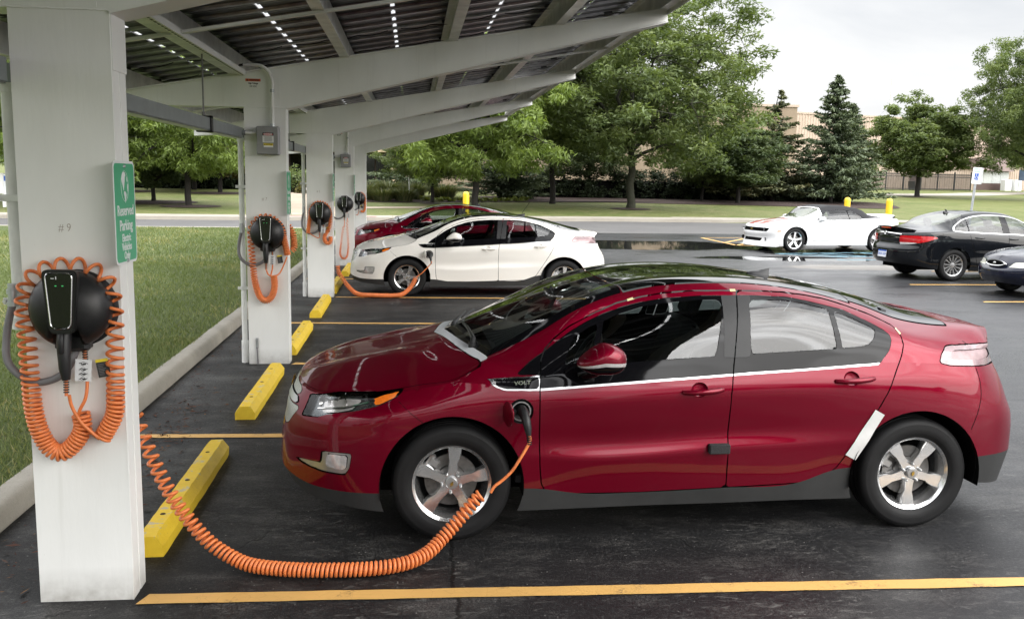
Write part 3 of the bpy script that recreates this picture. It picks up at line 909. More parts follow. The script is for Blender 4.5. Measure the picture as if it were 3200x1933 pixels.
    vp('charge_port', b.mesh('charge_port', M['satin_black']), 'satin_black', None, 'port')
    b = MB(); b.lathe([(pr*.80, -.012), (pr*.80, .0), (pr*.70, .0), (pr*.70, -.012)], 36, Mp)
    vp('port_ring', b.mesh('port_ring', M['silver']), 'silver', 'port')
    b = MB(); b.lathe([(.0001, -.005), (.026, -.005), (.03, -.02), (.03, -.045)], 20, Mp); b.box((px-.085, py-.02, pz-.012), (px-.03, py+.02, pz+.012))
    vp('socket', b.mesh('socket', M['ink']), 'satin_black', 'port')
    b = MB(); Mf = Matrix.Translation((px-.078, py-.055, pz)) @ Matrix.Rotation(R(-72), 4, 'Z') @ Matrix.Rotation(PI/2, 4, 'X')
    b.lathe([(.0001, .006), (pr*.9, .004), (pr, 0), (pr*.97, -.006), (.0001, -.006)], 30, Mf)
    vp('port_flap', b.mesh('port_flap', M['void'], 50), 'PAINT', 'port')
    # inner shell, underbody, wheel housings
    near_i = clip(inner, np.maximum(VV(inner)-6.9, 1.03-VV(inner)))
    hood_i = clip(inner, np.maximum(6.5-VV(inner), U(inner)-9))
    inn = merge(near_i, hood_i)
    V = inn[0]
    inn = clip(inn, -np.where(YY(inn) > .5, np.hypot(XX(inn)-PORT[0], ZZ(inn)-PORT[1])-PORT[2], 1))
    inn = clip(inn, .015-side_s(inn, HEAD, .42))
    vp('inner_body', as_both(inn, inn, 'inner_body'), 'void')
    b = MB(); b.box((-.72, -.62, .225), (3.25, .62, .30)); b.box((.42, -.80, .215), (2.22, .80, .30))
    vp('underbody', b.mesh('underbody', M['void']), 'void')
    for cx in (AX, WB+AX-.012):
        for s in (-1, 1):
            b = MB()
            n = 26; V = []; F = []
            for q in range(n+1):
                a = -.16+(PI+.32)*q/n
                for yy in (.893, .62): V.append((cx+.393*math.cos(a), s*yy, WZ+.393*math.sin(a)))
            for q in range(n): F.append((2*q, 2*q+1, 2*q+3, 2*q+2))
            b.add(V, F)
            V = [(cx, s*.60, WZ)]+[(cx+.40*math.cos(-.16+(PI+.32)*q/n), s*.60, WZ+.40*math.sin(-.16+(PI+.32)*q/n)) for q in range(n+1)]
            b.add(V, [(0, q+1, q+2) for q in range(n)])
            vp('wheel_housing', b.mesh('wheel_housing', M['void']), 'void')
    # cabin
    def seat(x, y):
        b = MB()
        b.bbox((x, y-.25, .36), (x+.52, y+.25, .52), .05)
        Mb = Matrix.Translation((x+.50, y, .50)) @ Matrix.Rotation(R(20), 4, 'Y')
        b.bbox((-.07, -.25, 0), (.06, .25, .60), .05, Mb); b.bbox((-.05, -.13, .62), (.04, .13, .79), .04, Mb)
        vp('seat', b.mesh('seat', M['seat']), 'seat')
    for y in (-.38, .38): seat(.95, y); seat(1.85, y)
    b = MB(); b.prism([(.30,.62),(.28,.93),(.45,.985),(.62,.97),(.72,.88),(.70,.62)], -.74, .74, 'y')
    b.box((.35, -.76, .3), (2.5, .76, .34))
    for s in (-1, 1): b.box((.5, min(s*.80, s*.765), .34), (2.3, max(s*.80, s*.765), .84))
    b.box((2.25, -.72, .3), (2.35, .72, .80))
    vp('dashboard', b.mesh('dashboard', M['seat']), 'seat')
    b = MB(); Ms = Matrix.Translation((.80, -.38, .92)) @ Matrix.Rotation(R(-62), 4, 'Y')
    b.tube([Ms @ Vector((.18*math.cos(a), .18*math.sin(a), 0)) for a in np.linspace(0, 2*PI, 33)], .016, 8, False)
    for a in (0, PI, -PI/2): b.cyl(Ms @ Vector((0, 0, -.02)), Ms @ Vector((.18*math.cos(a), .18*math.sin(a), 0)), .018, 6)
    vp('steering_wheel', b.mesh('steering_wheel', M['seat']), 'satin_black')
    b = MB(); b.bbox((.62, -.12, 1.245), (.65, .12, 1.30), .012); b.cyl((.64, 0, 1.29), (.66, 0, 1.32), .01)
    vp('rear_view_mirror', b.mesh('rear_view_mirror', M['satin_black']), 'satin_black')
    # wipers
    for y0, x0, y1, x1, L in ((-.52, .115, .08, .06, 1), (.02, .03, .52, .12, 1)):
        b = MB()
        P0 = Vector((x0, y0, 1.055)); P1 = Vector((x1+.03, y1, 1.075))
        b.tube([P0+Vector((0, 0, -.02)), P0+Vector((.01, .03, .02)), (P0+P1)/2+Vector((.01, 0, .028)), P1+Vector((0, 0, .012))], [.016, .014, .009, .006], 8)
        b.tube([(P0*.6+P1*.4)+Vector((.02, 0, .006)), P1+Vector((.02, 0, .0)), P1+(P1-P0)*.35+Vector((.03, 0, -.008))], .007, 6)
        b.cyl(P0+Vector((0, 0, -.05)), P0+Vector((0, 0, .0)), .022, 10)
        vp('wiper', b.mesh('wiper', M['satin_black']), 'satin_black')
    # roof fin
    b = MB(); V = []; F = []
    for q in np.linspace(0, 1, 9):
        hh = .058*q**1.3; ww = .036*math.sin(PI*(.15+.6*q)); xx = 1.935+q*.14; zb = 1.418-.04*max(0, q-.2)
        V += [(xx, -ww, zb-.01), (xx, -ww*.55, zb+hh*.6), (xx+.008, 0, zb+hh), (xx, ww*.55, zb+hh*.6), (xx, ww, zb-.01)]
    for q in range(8):
        for j in range(4): F.append((q*5+j, q*5+j+1, q*5+6+j, q*5+5+j))
    F.append(tuple(range(40, 45))); F.append((4, 3, 2, 1, 0))
    b.add(V, F); vp('antenna', b.mesh('antenna', M['satin_black'], 50), 'satin_black', None, 'ant')
    # emblem on the bar
    b = MB(); Me = frame((-.945, 0, .735), (0, -1, 0), (.2, 0, 1))
    bow = [(-.085,-.014),(-.03,-.014),(-.036,-.032),(.03,-.032),(.036,-.014),(.085,-.014),(.072,.014),(.03,.014),(.036,.032),(-.03,.032),(-.036,.014),(-.072,.014)]
    b.prism(bow, -.004, .004, 'z', Me); vp('emblem', b.mesh('emblem', M['gold']), 'gold', 'gbar')
build_volt()
VWH = wheel_meshes(RT, .215, .229, 5, 'volt', 'volt')
bm_ = MB()
bm_.prism([(-.016,-.0035),(-.006,-.0035),(-.0075,-.008),(.006,-.008),(.0075,-.0035),(.016,-.0035),(.014,.0035),(.006,.0035),(.0075,.008),(-.006,.008),(-.0075,.0035),(-.014,.0035)], -.0, .0015, 'z', frame((0, -.0895, 0), (.35, 0, 1), (-1, 0, .35)))
VEMB = bm_.mesh('cap_emblem', M['gold'])

def make_volt(root, pk, cowl, spins=(0, .63), mast=False, skip=()):
    keys = {}
    for name, mesh, mk, parent, key, label in VOLT:
        mat = M[pk] if mk == 'PAINT' else M[cowl] if mk == 'COWL' else M[mk]
        par = keys[parent] if parent else root
        o = spawn(name, mesh, mat, par)
        if key: keys[key] = o
    for x, sp in ((AX, spins[0]), (WB+AX, spins[1])):
        w = put_wheel(root, VWH, x, -.757, WZ+.003, sp)
        spawn('emblem', VEMB, M['gold'], w)
        put_wheel(root, VWH, x, .757, WZ+.003, sp, True)
    if mast:
        b = MB(); b.tube([(2.03, 0, 1.45), (2.17, 0, 1.66)], [.005, .002], 6); b.build('mast', M['satin_black'], keys['ant'])
    return keys
# ------------------------------------------------------------------ other cars: tables from a few profiles
def auto_table(p):
    W = p['W']; T = []
    sx = [0, .35, .6, .78, .9, .965]
    wf = [(p['x0']+p['ff'] - p['ff']*(1-q**p['nf'])**(1/p['nf']), q*W, 'f') for q in sx]
    wr = [(p['x1']-p['fr'] + p['fr']*(1-q**p['nr'])**(1/p['nr']), q*W, 'r') for q in sx][::-1]
    st = wf + [(x, W, 'm') for x in p['xs']] + wr
    fr = [0, .14, .34, .48, .64, .84, 1.0]; mm = p.get('mm', [.94, .975, .985, .99, 1, .99, .955])
    for x, y, k in st:
        zb = np.interp(x, *p['zb']); ze = np.interp(x, *p['belt'])
        w = 0; xa = x
        if k == 'f': xa = p['x0']+p['ff']; w = (xa-x)/p['ff']
        if k == 'r': xa = p['x1']-p['fr']; w = (x-xa)/p['fr']
        row = []
        for f, m in zip(fr, mm):
            z = zb+(ze-zb)*f
            dx = np.interp(z, *p['lf'])*w if k == 'f' else np.interp(z, *p['lr'])*w if k == 'r' else 0
            row.append((x+dx, y*m, z))
        bx, by, bz = row[-1]
        xk = bx+(xa-bx)*.42 if k != 'm' else x
        zc = np.interp(xk, *p['zc']); h = max(zc-bz, .004)
        c = min(1, max(0, (h-.10)/.22)); c = c*c*(3-2*c)
        yJh, zJh = by*.52, bz+h*(1-.52**2.6)
        yJc, zJc = by*(1-.36*min(1, h/.42)), bz+h*p.get('jr', .90)
        yJ = yJh+(yJc-yJh)*c; zJ = zJh+(zJc-zJh)*c
        for f, g in ((.10, .10), (.48, .50), (.86, .88)):
            yh = by+(yJh-by)*f; zh = bz+h*(1-(yh/max(by, 1e-6))**2.6) if by > 0 else bz+h*f
            yc = by+(yJc-by)*g+.018*math.sin(PI*g); zz = bz+(zJc-bz)*g
            row.append((bx+(xk-bx)*f*.48, yh+(yc-yh)*c, zh+(zz-zh)*c))
        row.append((bx+(xk-bx)*.48, yJ, zJ))
        row.append((bx+(xk-bx)*.75, yJ*.5, zJ+(zc-zJ)*.78))
        row.append((xk, 0, zc))
        T.append(row)
    return T

class Car:
    def __init__(self, root, table, cell, vb=()):
        self.root = root; self.shell = loft(table, cell, 0, vbreaks=vb); self.m = self.shell
    def arch(self, cx, cz, r):
        m = self.m; s = np.where((YY(m) > .4) & (ZZ(m) < cz+r+.05), np.hypot(XX(m)-cx, ZZ(m)-cz)-r, 1)
        self.m = clip(m, -s)
    def cut(self, s, gap=.008):
        a, self.m = split(self.m, s, gap); return a
    def both(self, part, name, mat, parent=None, d=0.0):
        if d: part = inset(part, d)
        return spawn(name, as_both(part, part, name), M[mat], parent or self.root)
    def sides(self, part, name, mat, parent=None, d=0.0):
        if d: part = inset(part, d)
        return [spawn(name, as_side(part, s, name), M[mat], parent[i] if parent else self.root) for i, s in enumerate((-1, 1))]
    def seam(self, line, w=.005, mat='void'):
        for s in (-1, 1):
            b = MB(); b.add(*ribbon(self.shell, line, w, s, .002, .06)); b.build('panel_gap', M[mat], self.root)
    def inner(self, mat, vmax=6.8, floor=None, arches=()):
        i = inset(self.shell, .025)
        i = clip(i, VV(i)-vmax)
        for cx, cz, r in arches:
            s = np.where((YY(i) > .4) & (ZZ(i) < cz+r+.05), np.hypot(XX(i)-cx, ZZ(i)-cz)-r, 1); i = clip(i, -s)
        self.both(i, 'inner_body', 'void')
        b = MB(); b.box(floor[0], floor[1]); b.build('underbody', M['void'], self.root)
    def interior(self, x, z, ys=(-.38, .38), rows=(0, .95), wheel=True):
        for dx in rows:
            for y in ys:
                b = MB(); b.bbox((x+dx, y-.24, z-.35), (x+dx+.5, y+.24, z-.1), .05)
                Mb = Matrix.Translation((x+dx+.48, y, z-.12)) @ Matrix.Rotation(R(18), 4, 'Y')
                b.bbox((-.06, -.24, 0), (.06, .24, .5), .05, Mb); b.bbox((-.05, -.12, .52), (.04, .12, .68), .04, Mb)
                b.build('seat', M['seat'], self.root)
        b = MB(); b.bbox((x-.75, -.68, z-.35), (x-.35, .68, z-.02), .05); b.build('dashboard', M['seat'], self.root)

def plan(m, poly): return sdpoly(XX(m), YY(m), poly)
def front_s(m, poly, xmax): return np.where(XX(m) < xmax, sdpoly(YY(m), ZZ(m), poly), 1)
def back_s(m, poly, xmin): return np.where(XX(m) > xmin, sdpoly(YY(m), ZZ(m), poly), 1)

def box_mirror(root, x, y, z, mat, s=1):
    b = MB(); V = []; F = []; nu, nv = 20, 10
    for i in range(nv+1):
        t = -1+2*i/nv; hh = math.sqrt(max(0, 1-abs(t)**3))
        for j in range(nu):
            a = 2*PI*j/nu; c, sn = math.cos(a), math.sin(a); e = .7
            V.append((x+math.copysign(abs(c)**e, c)*.075*hh*(1.0 if c > 0 else 1.25), y+math.copysign(abs(sn)**e, sn)*.10*hh, z+t*.075))
    for i in range(nv):
        for j in range(nu):
            j2 = (j+1) % nu; F.append((i*nu+j, i*nu+j2, i*nu+nu+j2, i*nu+nu+j))
    b.add(V, F); b.tube([(x-.02, y-.16*math.copysign(1, y), z-.07), (x, y, z-.05)], .03, 8)
    b.build('wing_mirror', M[mat], root, 50)

# ---- white convertible
def convertible(root):
    p = dict(x0=-.95, x1=3.80, W=.955, ff=.62, fr=.55, nf=2.6, nr=2.6, xs=[-.25, 0, .3, .6, .9, 1.2, 1.6, 2.0, 2.35, 2.7, 3.0],
        zb=([-1, -.4, 0, 2.85, 3.2, 3.8], [.17, .17, .19, .20, .22, .33]),
        belt=([-.95, -.8, -.4, 0, .4, 1.0, 1.7, 2.3, 2.8, 3.3, 3.8], [.72, .775, .83, .88, .925, .945, .955, .985, 1.02, 1.01, .97]),
        zc=([-.95, -.8, -.5, 0, .30, .42, .95, 1.15, 1.5, 1.85, 2.2, 2.5, 2.75, 2.95, 3.05, 3.5, 3.7, 3.8], [.74, .80, .88, .955, .99, 1.01, 1.315, 1.365, 1.385, 1.375, 1.32, 1.22, 1.12, 1.065, 1.06, 1.075, 1.085, 1.04]),
        lf=([.15, .25, .32, .45, .55, .62, .72, .78], [-.06, -.02, .05, .04, 0, .035, .03, .10]), lr=([.2, .4, .7, .95, 1.0], [-.12, 0, .0, -.04, -.05]), jr=.93)
    c = Car(root, auto_table(p), .035)
    for cx in (0, 2.852): c.arch(cx, .355, .405)
    # front apertures
    g = c.cut(front_s(c.m, [(-.2,.595),(-.2,.705),(.74,.70),(.70,.60)], -.1), .004); c.both(g, 'grille', 'void', None, .03)
    g = c.cut(front_s(c.m, [(-.2,.305),(-.2,.40),(.50,.395),(.46,.305)], -.1), .004); c.both(g, 'lower_grille', 'void', None, .02)
    for s in (-1, 1):
        b = MB(); b.lathe([(.045, .004), (.05, .0), (.02, -.02), (.001, -.02)], 18, Matrix.Translation((-.868, s*.60, .655)) @ Matrix.Rotation(R(-90), 4, 'Y') @ Matrix.Rotation(R(s*25), 4, 'X')); b.build('headlight', M['silver'], root)
        b = MB(); b.lathe([(.055, .012), (.06, .0), (.045, -.012), (.001, -.012)], 18, Matrix.Translation((-.84, s*.655, .37)) @ Matrix.Rotation(R(-90), 4, 'Y') @ Matrix.Rotation(R(s*28), 4, 'X')); b.build('fog_lamp', M['gloss_black'], root)
    b = MB(); b.prism([(-.07,-.012),(-.02,-.012),(-.025,-.026),(.025,-.026),(.02,-.012),(.07,-.012),(.06,.012),(.02,.012),(.025,.026),(-.025,.026),(-.02,.012),(-.06,.012)], 0, .012, 'z', frame((-.925, 0, .655), (0, -1, 0), (0, 0, 1))); b.build('emblem', M['gold'], root)
    b = MB(); V = []
    for q in np.linspace(-1, 1, 31):
        y = q*.93; x = -.95+.62-.62*(1-abs(q*.97)**2.6)**(1/2.6)
        V += [(x-.10, y, .175), (x+.02, y, .205), (x+.02, y, .165), (x-.09, y, .155)]
    F = []
    for i in range(30):
        for j in range(4): F.append((i*4+j, i*4+(j+1) % 4, i*4+4+(j+1) % 4, i*4+4+j))
    b.add(V, F); b.build('splitter', M['white2'], root)
    mk = c.cut(side_s(c.m, [(-.60,.60),(-.60,.63),(-.47,.635),(-.47,.605)]), .002); c.sides(mk, 'side_marker', 'amber')
    # bonnet stripes
    for y0, y1 in ((.07, .42),):
        s = np.maximum(np.abs(YY(c.m)-(y0+y1)/2)-(y1-y0)/2, np.maximum(XX(c.m)-.30, np.maximum(6.3-VV(c.m), -.84-XX(c.m))))
        st = c.cut(np.where(XX(c.m) < .6, s, 1), 0); c.sides(st, 'bonnet_stripe', 'stripe')
    # windscreen and hood
    m = c.m
    s = np.where((VV(m) > 9.3) & (XX(m) > .2) & (XX(m) < 1.3), np.maximum((9.92-VV(m))*.1, np.maximum(.36+.10*(YY(m)/.7)**2-XX(m), XX(m)-.90-.06*(1-(YY(m)/.6)**2))), 1)
    ws = c.cut(s, 0); c.both(ws, 'windscreen', 'glass')
    m = c.m
    WIN = [(.70,.952),(.93,1.10),(1.08,1.185),(1.25,1.225),(1.60,1.25),(1.80,1.245),(1.80,.965),(1.2,.955)]
    QTR = [(1.83,.967),(1.83,1.243),(1.95,1.225),(2.10,1.15),(2.20,1.06),(2.26,.99)]
    w1 = c.cut(side_s(m, WIN), .004); c.sides(w1, 'side_window', 'glass_far')
    w2 = c.cut(side_s(c.m, QTR), .004); c.sides(w2, 'quarter_window', 'glass_far')
    fr = c.cut(side_s(c.m, [(1.795,.965),(1.795,1.25),(1.835,1.25),(1.835,.965)]), 0); c.sides(fr, 'window_divider', 'gloss_black')
    m = c.m
    top = np.where(ZZ(m) > .955, np.maximum(1.02-.08*(YY(m)/.6)**2-XX(m), np.maximum((6.55-VV(m))*.1, XX(m)-np.interp(YY(m), [0, .5, .9], [3.0, 2.97, 2.92]))), 1)
    ht = c.cut(np.where(XX(m) > .9, top, 1), .004); c.both(ht, 'soft_top', 'cloth')
    for ln in ([(.68,.93),(.60,.80),(.58,.55),(.60,.33)], [(.60,.33),(1.75,.36)], [(1.75,.36),(1.87,.55),(1.98,.80),(1.96,.96)], [(.30,.62),(.55,.63)]): c.seam(ln, .010, 'trim')
    c.both(c.m, 'body', 'white2')
    c.inner('void', 6.6, ((-.6, -.6, .2), (3.4, .6, .3)), [(0, .355, .405), (2.852, .355, .405)])
    for s in (-1, 1):
        b = MB(); b.tube([(1.70, s*.945, .80), (1.76, s*.972, .81), (1.88, s*.972, .815), (1.93, s*.945, .815)], .013, 8); b.build('handle', M['white2'], root)
        b = MB(); b.box((3.2, s*.9-.02, .63), (3.32, s*.9+.025, .66)); b.build('side_marker', M['red_lens'], root)
        box_mirror(root, .82, s*1.03, .985, 'white2')
    b = MB()
    V = []
    for q in np.linspace(-1, 1, 21):
        xx = 3.74-.28*abs(q)**2.4; V += [(xx-.09, q*.80, 1.07-.02*abs(q)), (xx, q*.80, 1.115-.02*abs(q)), (xx+.01, q*.80, 1.10-.02*abs(q)), (xx-.03, q*.80, 1.03-.02*abs(q))]
    F = []
    for i in range(20):
        for j in range(4): F.append((i*4+j, i*4+(j+1) % 4, i*4+4+(j+1) % 4, i*4+4+j))
    b.add(V, F); b.build('spoiler', M['white2'], root)
    c.interior(1.05, .70, rows=(0,))
    wm = wheel_meshes(.352, .24, .262, 5, (.028, .036), 'sport')
    for x in (0, 2.852):
        put_wheel(root, wm, x, -.80, .352, .2 if x else 0.1); put_wheel(root, wm, x, .80, .352, 0, True)

# ---- black saloon, seen from its rear right corner
def saloon(root):
    p = dict(x0=-.97, x1=3.86, W=.925, ff=.6, fr=.62, nf=2.4, nr=2.3, xs=[-.3, 0, .35, .7, 1.0, 1.3, 1.7, 2.1, 2.45, 2.75, 3.0],
        zb=([-1, 0, 2.7, 3.2, 3.86], [.2, .2, .21, .26, .34]),
        belt=([-.97, -.5, 0, .5, 1.2, 2.0, 2.5, 2.9, 3.3, 3.86], [.70, .82, .90, .945, .97, 1.0, 1.03, 1.05, 1.045, 1.0]),
        zc=([-.97, -.7, -.3, .1, .45, .8, 1.2, 1.55, 1.9, 2.2, 2.5, 2.8, 3.05, 3.25, 3.6, 3.75, 3.86], [.74, .86, .95, 1.0, 1.05, 1.24, 1.42, 1.475, 1.485, 1.465, 1.40, 1.29, 1.18, 1.125, 1.11, 1.12, 1.07]),
        lf=([.2, .4, .7], [0, 0, .1]), lr=([.3, .45, .62, .70, .74, .95, 1.0], [-.16, 0, .0, -.015, -.07, -.07, -.10]), jr=.9)
    c = Car(root, auto_table(p), .035)
    for cx in (0, 2.737): c.arch(cx, .335, .385)
    ws = c.cut(np.where((VV(c.m) > 9.3) & (XX(c.m) < 2), np.maximum((10.-VV(c.m))*.1, np.maximum(.45-XX(c.m), XX(c.m)-1.25)), 1), 0); c.both(ws, 'windscreen', 'glass')
    rw = c.cut(np.where((VV(c.m) > 9.3) & (XX(c.m) > 2), np.maximum((10.-VV(c.m))*.1, np.maximum(2.42-XX(c.m), XX(c.m)-3.10)), 1), .003); c.both(rw, 'rear_window', 'glass_far')
    OUT = curve_pts([(.45,.955),(.75,1.15),(1.05,1.31),(1.35,1.385),(1.7,1.405),(2.1,1.39),(2.45,1.315),(2.72,1.19),(2.80,1.10),(2.74,1.052),(2.0,1.015),(1.2,.985)], 5)
    ctr = OUT.mean(0); INN = ctr+(OUT-ctr)*np.array([.955, .90])
    fr = c.cut(side_s(c.m, OUT), .003)
    win, ring = split(fr, side_s(fr, INN), .001)
    c.sides(ring, 'window_trim', 'chrome', None, -.004)
    B1 = [(1.43,.9),(1.37,1.5),(1.53,1.5),(1.60,.9)]; B2 = [(2.40,.9),(2.37,1.5),(2.40,1.5),(2.435,.9)]
    bp, win = split(win, side_s(win, B1), 0); b2, win = split(win, side_s(win, B2), 0)
    c.sides(bp, 'pillar_cover', 'gloss_black'); c.sides(b2, 'window_divider', 'gloss_black')
    f1 = clip(win, XX(win)-1.5); r_ = clip(win, 1.5-XX(win)); r1 = clip(r_, XX(r_)-2.4); r2 = clip(r_, 2.4-XX(r_))
    for q, n in ((f1, 'side_window'), (r1, 'side_window'), (r2, 'quarter_window')): c.sides(q, n, 'glass_far', None, .004)
    # tail lamps wrap round the corner
    tl = c.cut(side_s(c.m, [(3.14,.935),(3.35,.953),(3.6,.957),(3.82,.945),(3.90,.90),(3.92,.76),(3.80,.748),(3.64,.775),(3.42,.838)], .42), .005)
    lo, hi = split(tl, side_s(tl, [(3.55,.70),(3.95,.70),(3.95,.795),(3.58,.81)], .3), 0)
    c.sides(hi, 'tail_lamp', 'red_lens'); c.sides(lo, 'reversing_lamp', 'clear_lens')
    for ln in ([(1.50,.30),(1.49,.7),(1.46,.98)], [(2.42,1.04),(2.37,.80),(2.25,.55),(2.20,.33)], [(.45,.90),(.38,.6),(.42,.3)], [(.42,.3),(2.2,.33)], [(3.10,1.06),(3.06,.99)]): c.seam(ln, .008)
    c.seam([(3.02+.082*math.cos(a), .87+.082*math.sin(a)) for a in np.linspace(0, 2*PI, 25)], .006)
    c.both(c.m, 'body', 'black')
    c.inner('void', 6.6, ((-.6, -.6, .22), (3.45, .6, .3)), [(0, .335, .385), (2.737, .335, .385)])
    # boot lip, badge bar, plate
    b = MB(); V = []; F = []
    for q in np.linspace(-1, 1, 25):
        xx = 3.80-.20*abs(q)**2.2; zz = 1.125-.05*abs(q)**2
        V += [(xx-.12, q*.62, zz-.012), (xx+.02, q*.64, zz+.014), (xx+.02, q*.64, zz-.004), (xx-.05, q*.62, zz-.06)]
    for i in range(24):
        for j in range(4): F.append((i*4+j, i*4+(j+1) % 4, i*4+4+(j+1) % 4, i*4+4+j))
    b.add(V, F); b.build('spoiler', M['black'], root)
    b = MB(); b.box((3.80, -.16, 1.085), (3.835, .16, 1.105)); b.build('brake_lamp', M['red_lens'], root)
    b = MB(); V = []; F = []
    for q in np.linspace(-1, 1, 15):
        xx = 3.805-.07*q*q; zz = .985-.02*q*q
        V += [(xx, q*.46, zz-.018), (xx+.014, q*.46, zz), (xx, q*.46, zz+.018)]
    for i in range(14):
        for j in range(2): F.append((i*3+j, i*3+j+1, i*3+4+j, i*3+3+j))
    b.add(V, F); b.build('chrome_bar', M['chrome'], root)
    b = MB(); b.lathe([(.02, .0), (.038, .012), (.044, .006), (.046, 0)], 20, Matrix.Translation((3.822, 0, .985)) @ Matrix.Rotation(PI/2, 4, 'Y')); b.build('emblem', M['chrome'], root)
    pl = MB(); Mp = frame((3.872, 0, .53), (0, 1, 0), (-.1, 0, 1)); pl.prism([(-.15,-.075),(.15,-.075),(.15,.075),(-.15,.075)], 0, .006, 'z', Mp)
    po = pl.build('number_plate', M['plate'], root)
    t = MB(); add_text(t, 'DKW 3539', .075, Mp @ Matrix.Translation((0, -.012, .0075)), .001, .8); t.build('plate_number', M['blue'], po)
    t = MB(); t.prism([(-.15,.045),(.15,.045),(.15,.075),(-.15,.075)], .006, .0075, 'z', Mp); t.build('plate_band', M['blue'], po)
    t = MB(); add_text(t, 'REGAL', .035, frame((3.79, .40, .905), (-.15, 1, 0), (0, 0, 1)), .001, 1.2); t.build('lettering', M['chrome'], root)
    for s in (-1, 1):
        for x0, z0 in ((1.62, .90), (2.20, .925)):
            x0 -= .26 if x0 < 2 else .02
            ys = surf_y(c.shell, x0, z0)
            b = MB(); b.tube([(x0-.11, s*(ys-.004), z0-.002), (x0-.06, s*(ys+.03), z0), (x0+.06, s*(ys+.03), z0+.004), (x0+.11, s*(ys-.004), z0+.004)], .014, 8); b.build('handle', M['black'], root)
        box_mirror(root, .72, s*.99, 1.03, 'black')
    b = MB(); V = []
    b.tube([(2.36, 0, 1.42), (2.40, 0, 1.50), (2.43, 0, 1.505)], [.03, .012, .004], 8); b.tube([(2.30, 0, 1.43), (2.44, 0, 1.425)], [.02, .035], 8); b.build('antenna', M['black'], root)
    c.interior(.95, .76)
    wm = wheel_meshes(.338, .235, .240, 13, (.007, .016), 'touring')
    for x in (0, 2.737):
        put_wheel(root, wm, x, -.775, .338, 0, False, 0, 'silver'); put_wheel(root, wm, x, .775, .338, 0, True, 0, 'silver')
        # the flank that faces the camera is the right one
        for s in (1,):
            o = spawn('centre_cap', wm['centre_cap'], M['silver'], root.children[-1]); [spawn('lug_nut', wm['lug_nut'], M['silver'], root.children[-1], (.054*math.cos(a), 0, .054*math.sin(a))) for a in [PI/2+PI/5+2*PI*k/5 for k in range(5)]]

# ---- navy saloon, nose into the frame
def old_saloon(root):
    p = dict(x0=-.94, x1=3.68, W=.87, ff=.66, fr=.55, nf=2.3, nr=2.4, xs=[-.22, .1, .45, .8, 1.2, 1.7, 2.2, 2.7, 3.0],
        zb=([-1, -.4, 0, 3.68], [.26, .22, .2, .3]),
        belt=([-.94, -.86, -.6, -.2, .3, 1.0, 2.4, 3.2, 3.68], [.62, .655, .73, .81, .87, .90, .94, .93, .85]),
        zc=([-.94, -.86, -.7, -.4, 0, .40, .75, 1.15, 1.6, 2.1, 2.6, 3.0, 3.4, 3.68], [.64, .69, .76, .83, .89, .94, 1.14, 1.33, 1.385, 1.37, 1.22, 1.02, 1.0, .92]),
        lf=([.26, .36, .46, .53, .56, .62, .68], [.10, .01, .0, .02, .075, .09, .14]), lr=([.3, .8], [0, -.05]), jr=.9)
    c = Car(root, auto_table(p), .03)
    for cx in (0, 2.705): c.arch(cx, .31, .35)
    hd = c.cut(front_s(c.m, [(.33,.555),(.40,.648),(.60,.665),(.80,.70),(.83,.665),(.81,.60),(.60,.562)], -.30), .004)
    c.sides(hd, 'headlight', 'haze_lens')
    ws = c.cut(np.where((VV(c.m) > 9.3) & (XX(c.m) < 2), np.maximum((10.-VV(c.m))*.1, np.maximum(.42-XX(c.m), XX(c.m)-1.1)), 1), 0); c.both(ws, 'windscreen', 'glass')
    sw = c.cut(side_s(c.m, curve_pts([(.5,.92),(.95,1.17),(1.3,1.28),(1.7,1.31),(2.2,1.26),(2.6,1.08),(2.65,.97),(1.6,.94)], 5)), .003); c.sides(sw, 'side_window', 'glass_far')
    c.seam([(-.62,.69),(-.3,.76),(.1,.835),(.42,.89)], .007)
    c.seam([(-.45,.54),(-.30,.545)], .008)
    c.both(c.m, 'body', 'navy')
    c.inner('void', 6.6, ((-.55, -.55, .22), (3.3, .55, .3)), [(0, .31, .35), (2.705, .31, .35)])
    Mg = frame((-.882, 0, .612), (0, -1, 0), (.32, 0, 1))
    b = MB(); n = 40
    V = []; F = []
    for j, (a, zz) in enumerate(((1.0, -.03), (1.0, .018), (.95, .026), (.88, .02), (.86, -.01))):
        for q in range(n):
            t = 2*PI*q/n; yy = .265*a*math.cos(t) if j < 3 else (.265-.03*(1 if j else 0))*math.cos(t)
            hh = .062 if j < 3 else .043
            bend = -.35*yy*yy
            V.append((yy, hh*math.sin(t)*(a if j < 3 else 1), zz+bend))
    for j in range(4):
        for q in range(n):
            q2 = (q+1) % n; F.append((j*n+q, j*n+q2, j*n+n+q2, j*n+n+q))
    b.add(V, F, Mg); gr = b.build('grille_surround', M['chrome'], root, 50)
    b = MB(); V = [(.245*math.cos(2*PI*q/n), .05*math.sin(2*PI*q/n), -.005-.35*(.245*math.cos(2*PI*q/n))**2) for q in range(n)]; b.add(V, [tuple(range(n))], Mg); b.build('grille', M['void'], root)
    b = MB(); b.lathe([(.0001, .02), (.9, .016), (1.0, .0)], 24, Mg @ Matrix.Diagonal((.045, .02, 1, 1))); em = b.build('emblem', M['chrome'], root)
    c.interior(.95, .66)
    wm = wheel_meshes(.308, .2, .2, 7, (.02, .035), 'steel')
    for x in (0, 2.705):
        put_wheel(root, wm, x, -.74, .308); put_wheel(root, wm, x, .74, .308, 0, True)
M['haze_lens'] = simple('hazy_lens', (.50, .50, .44), .16, .1, var=.2, scale=18, coat=1)
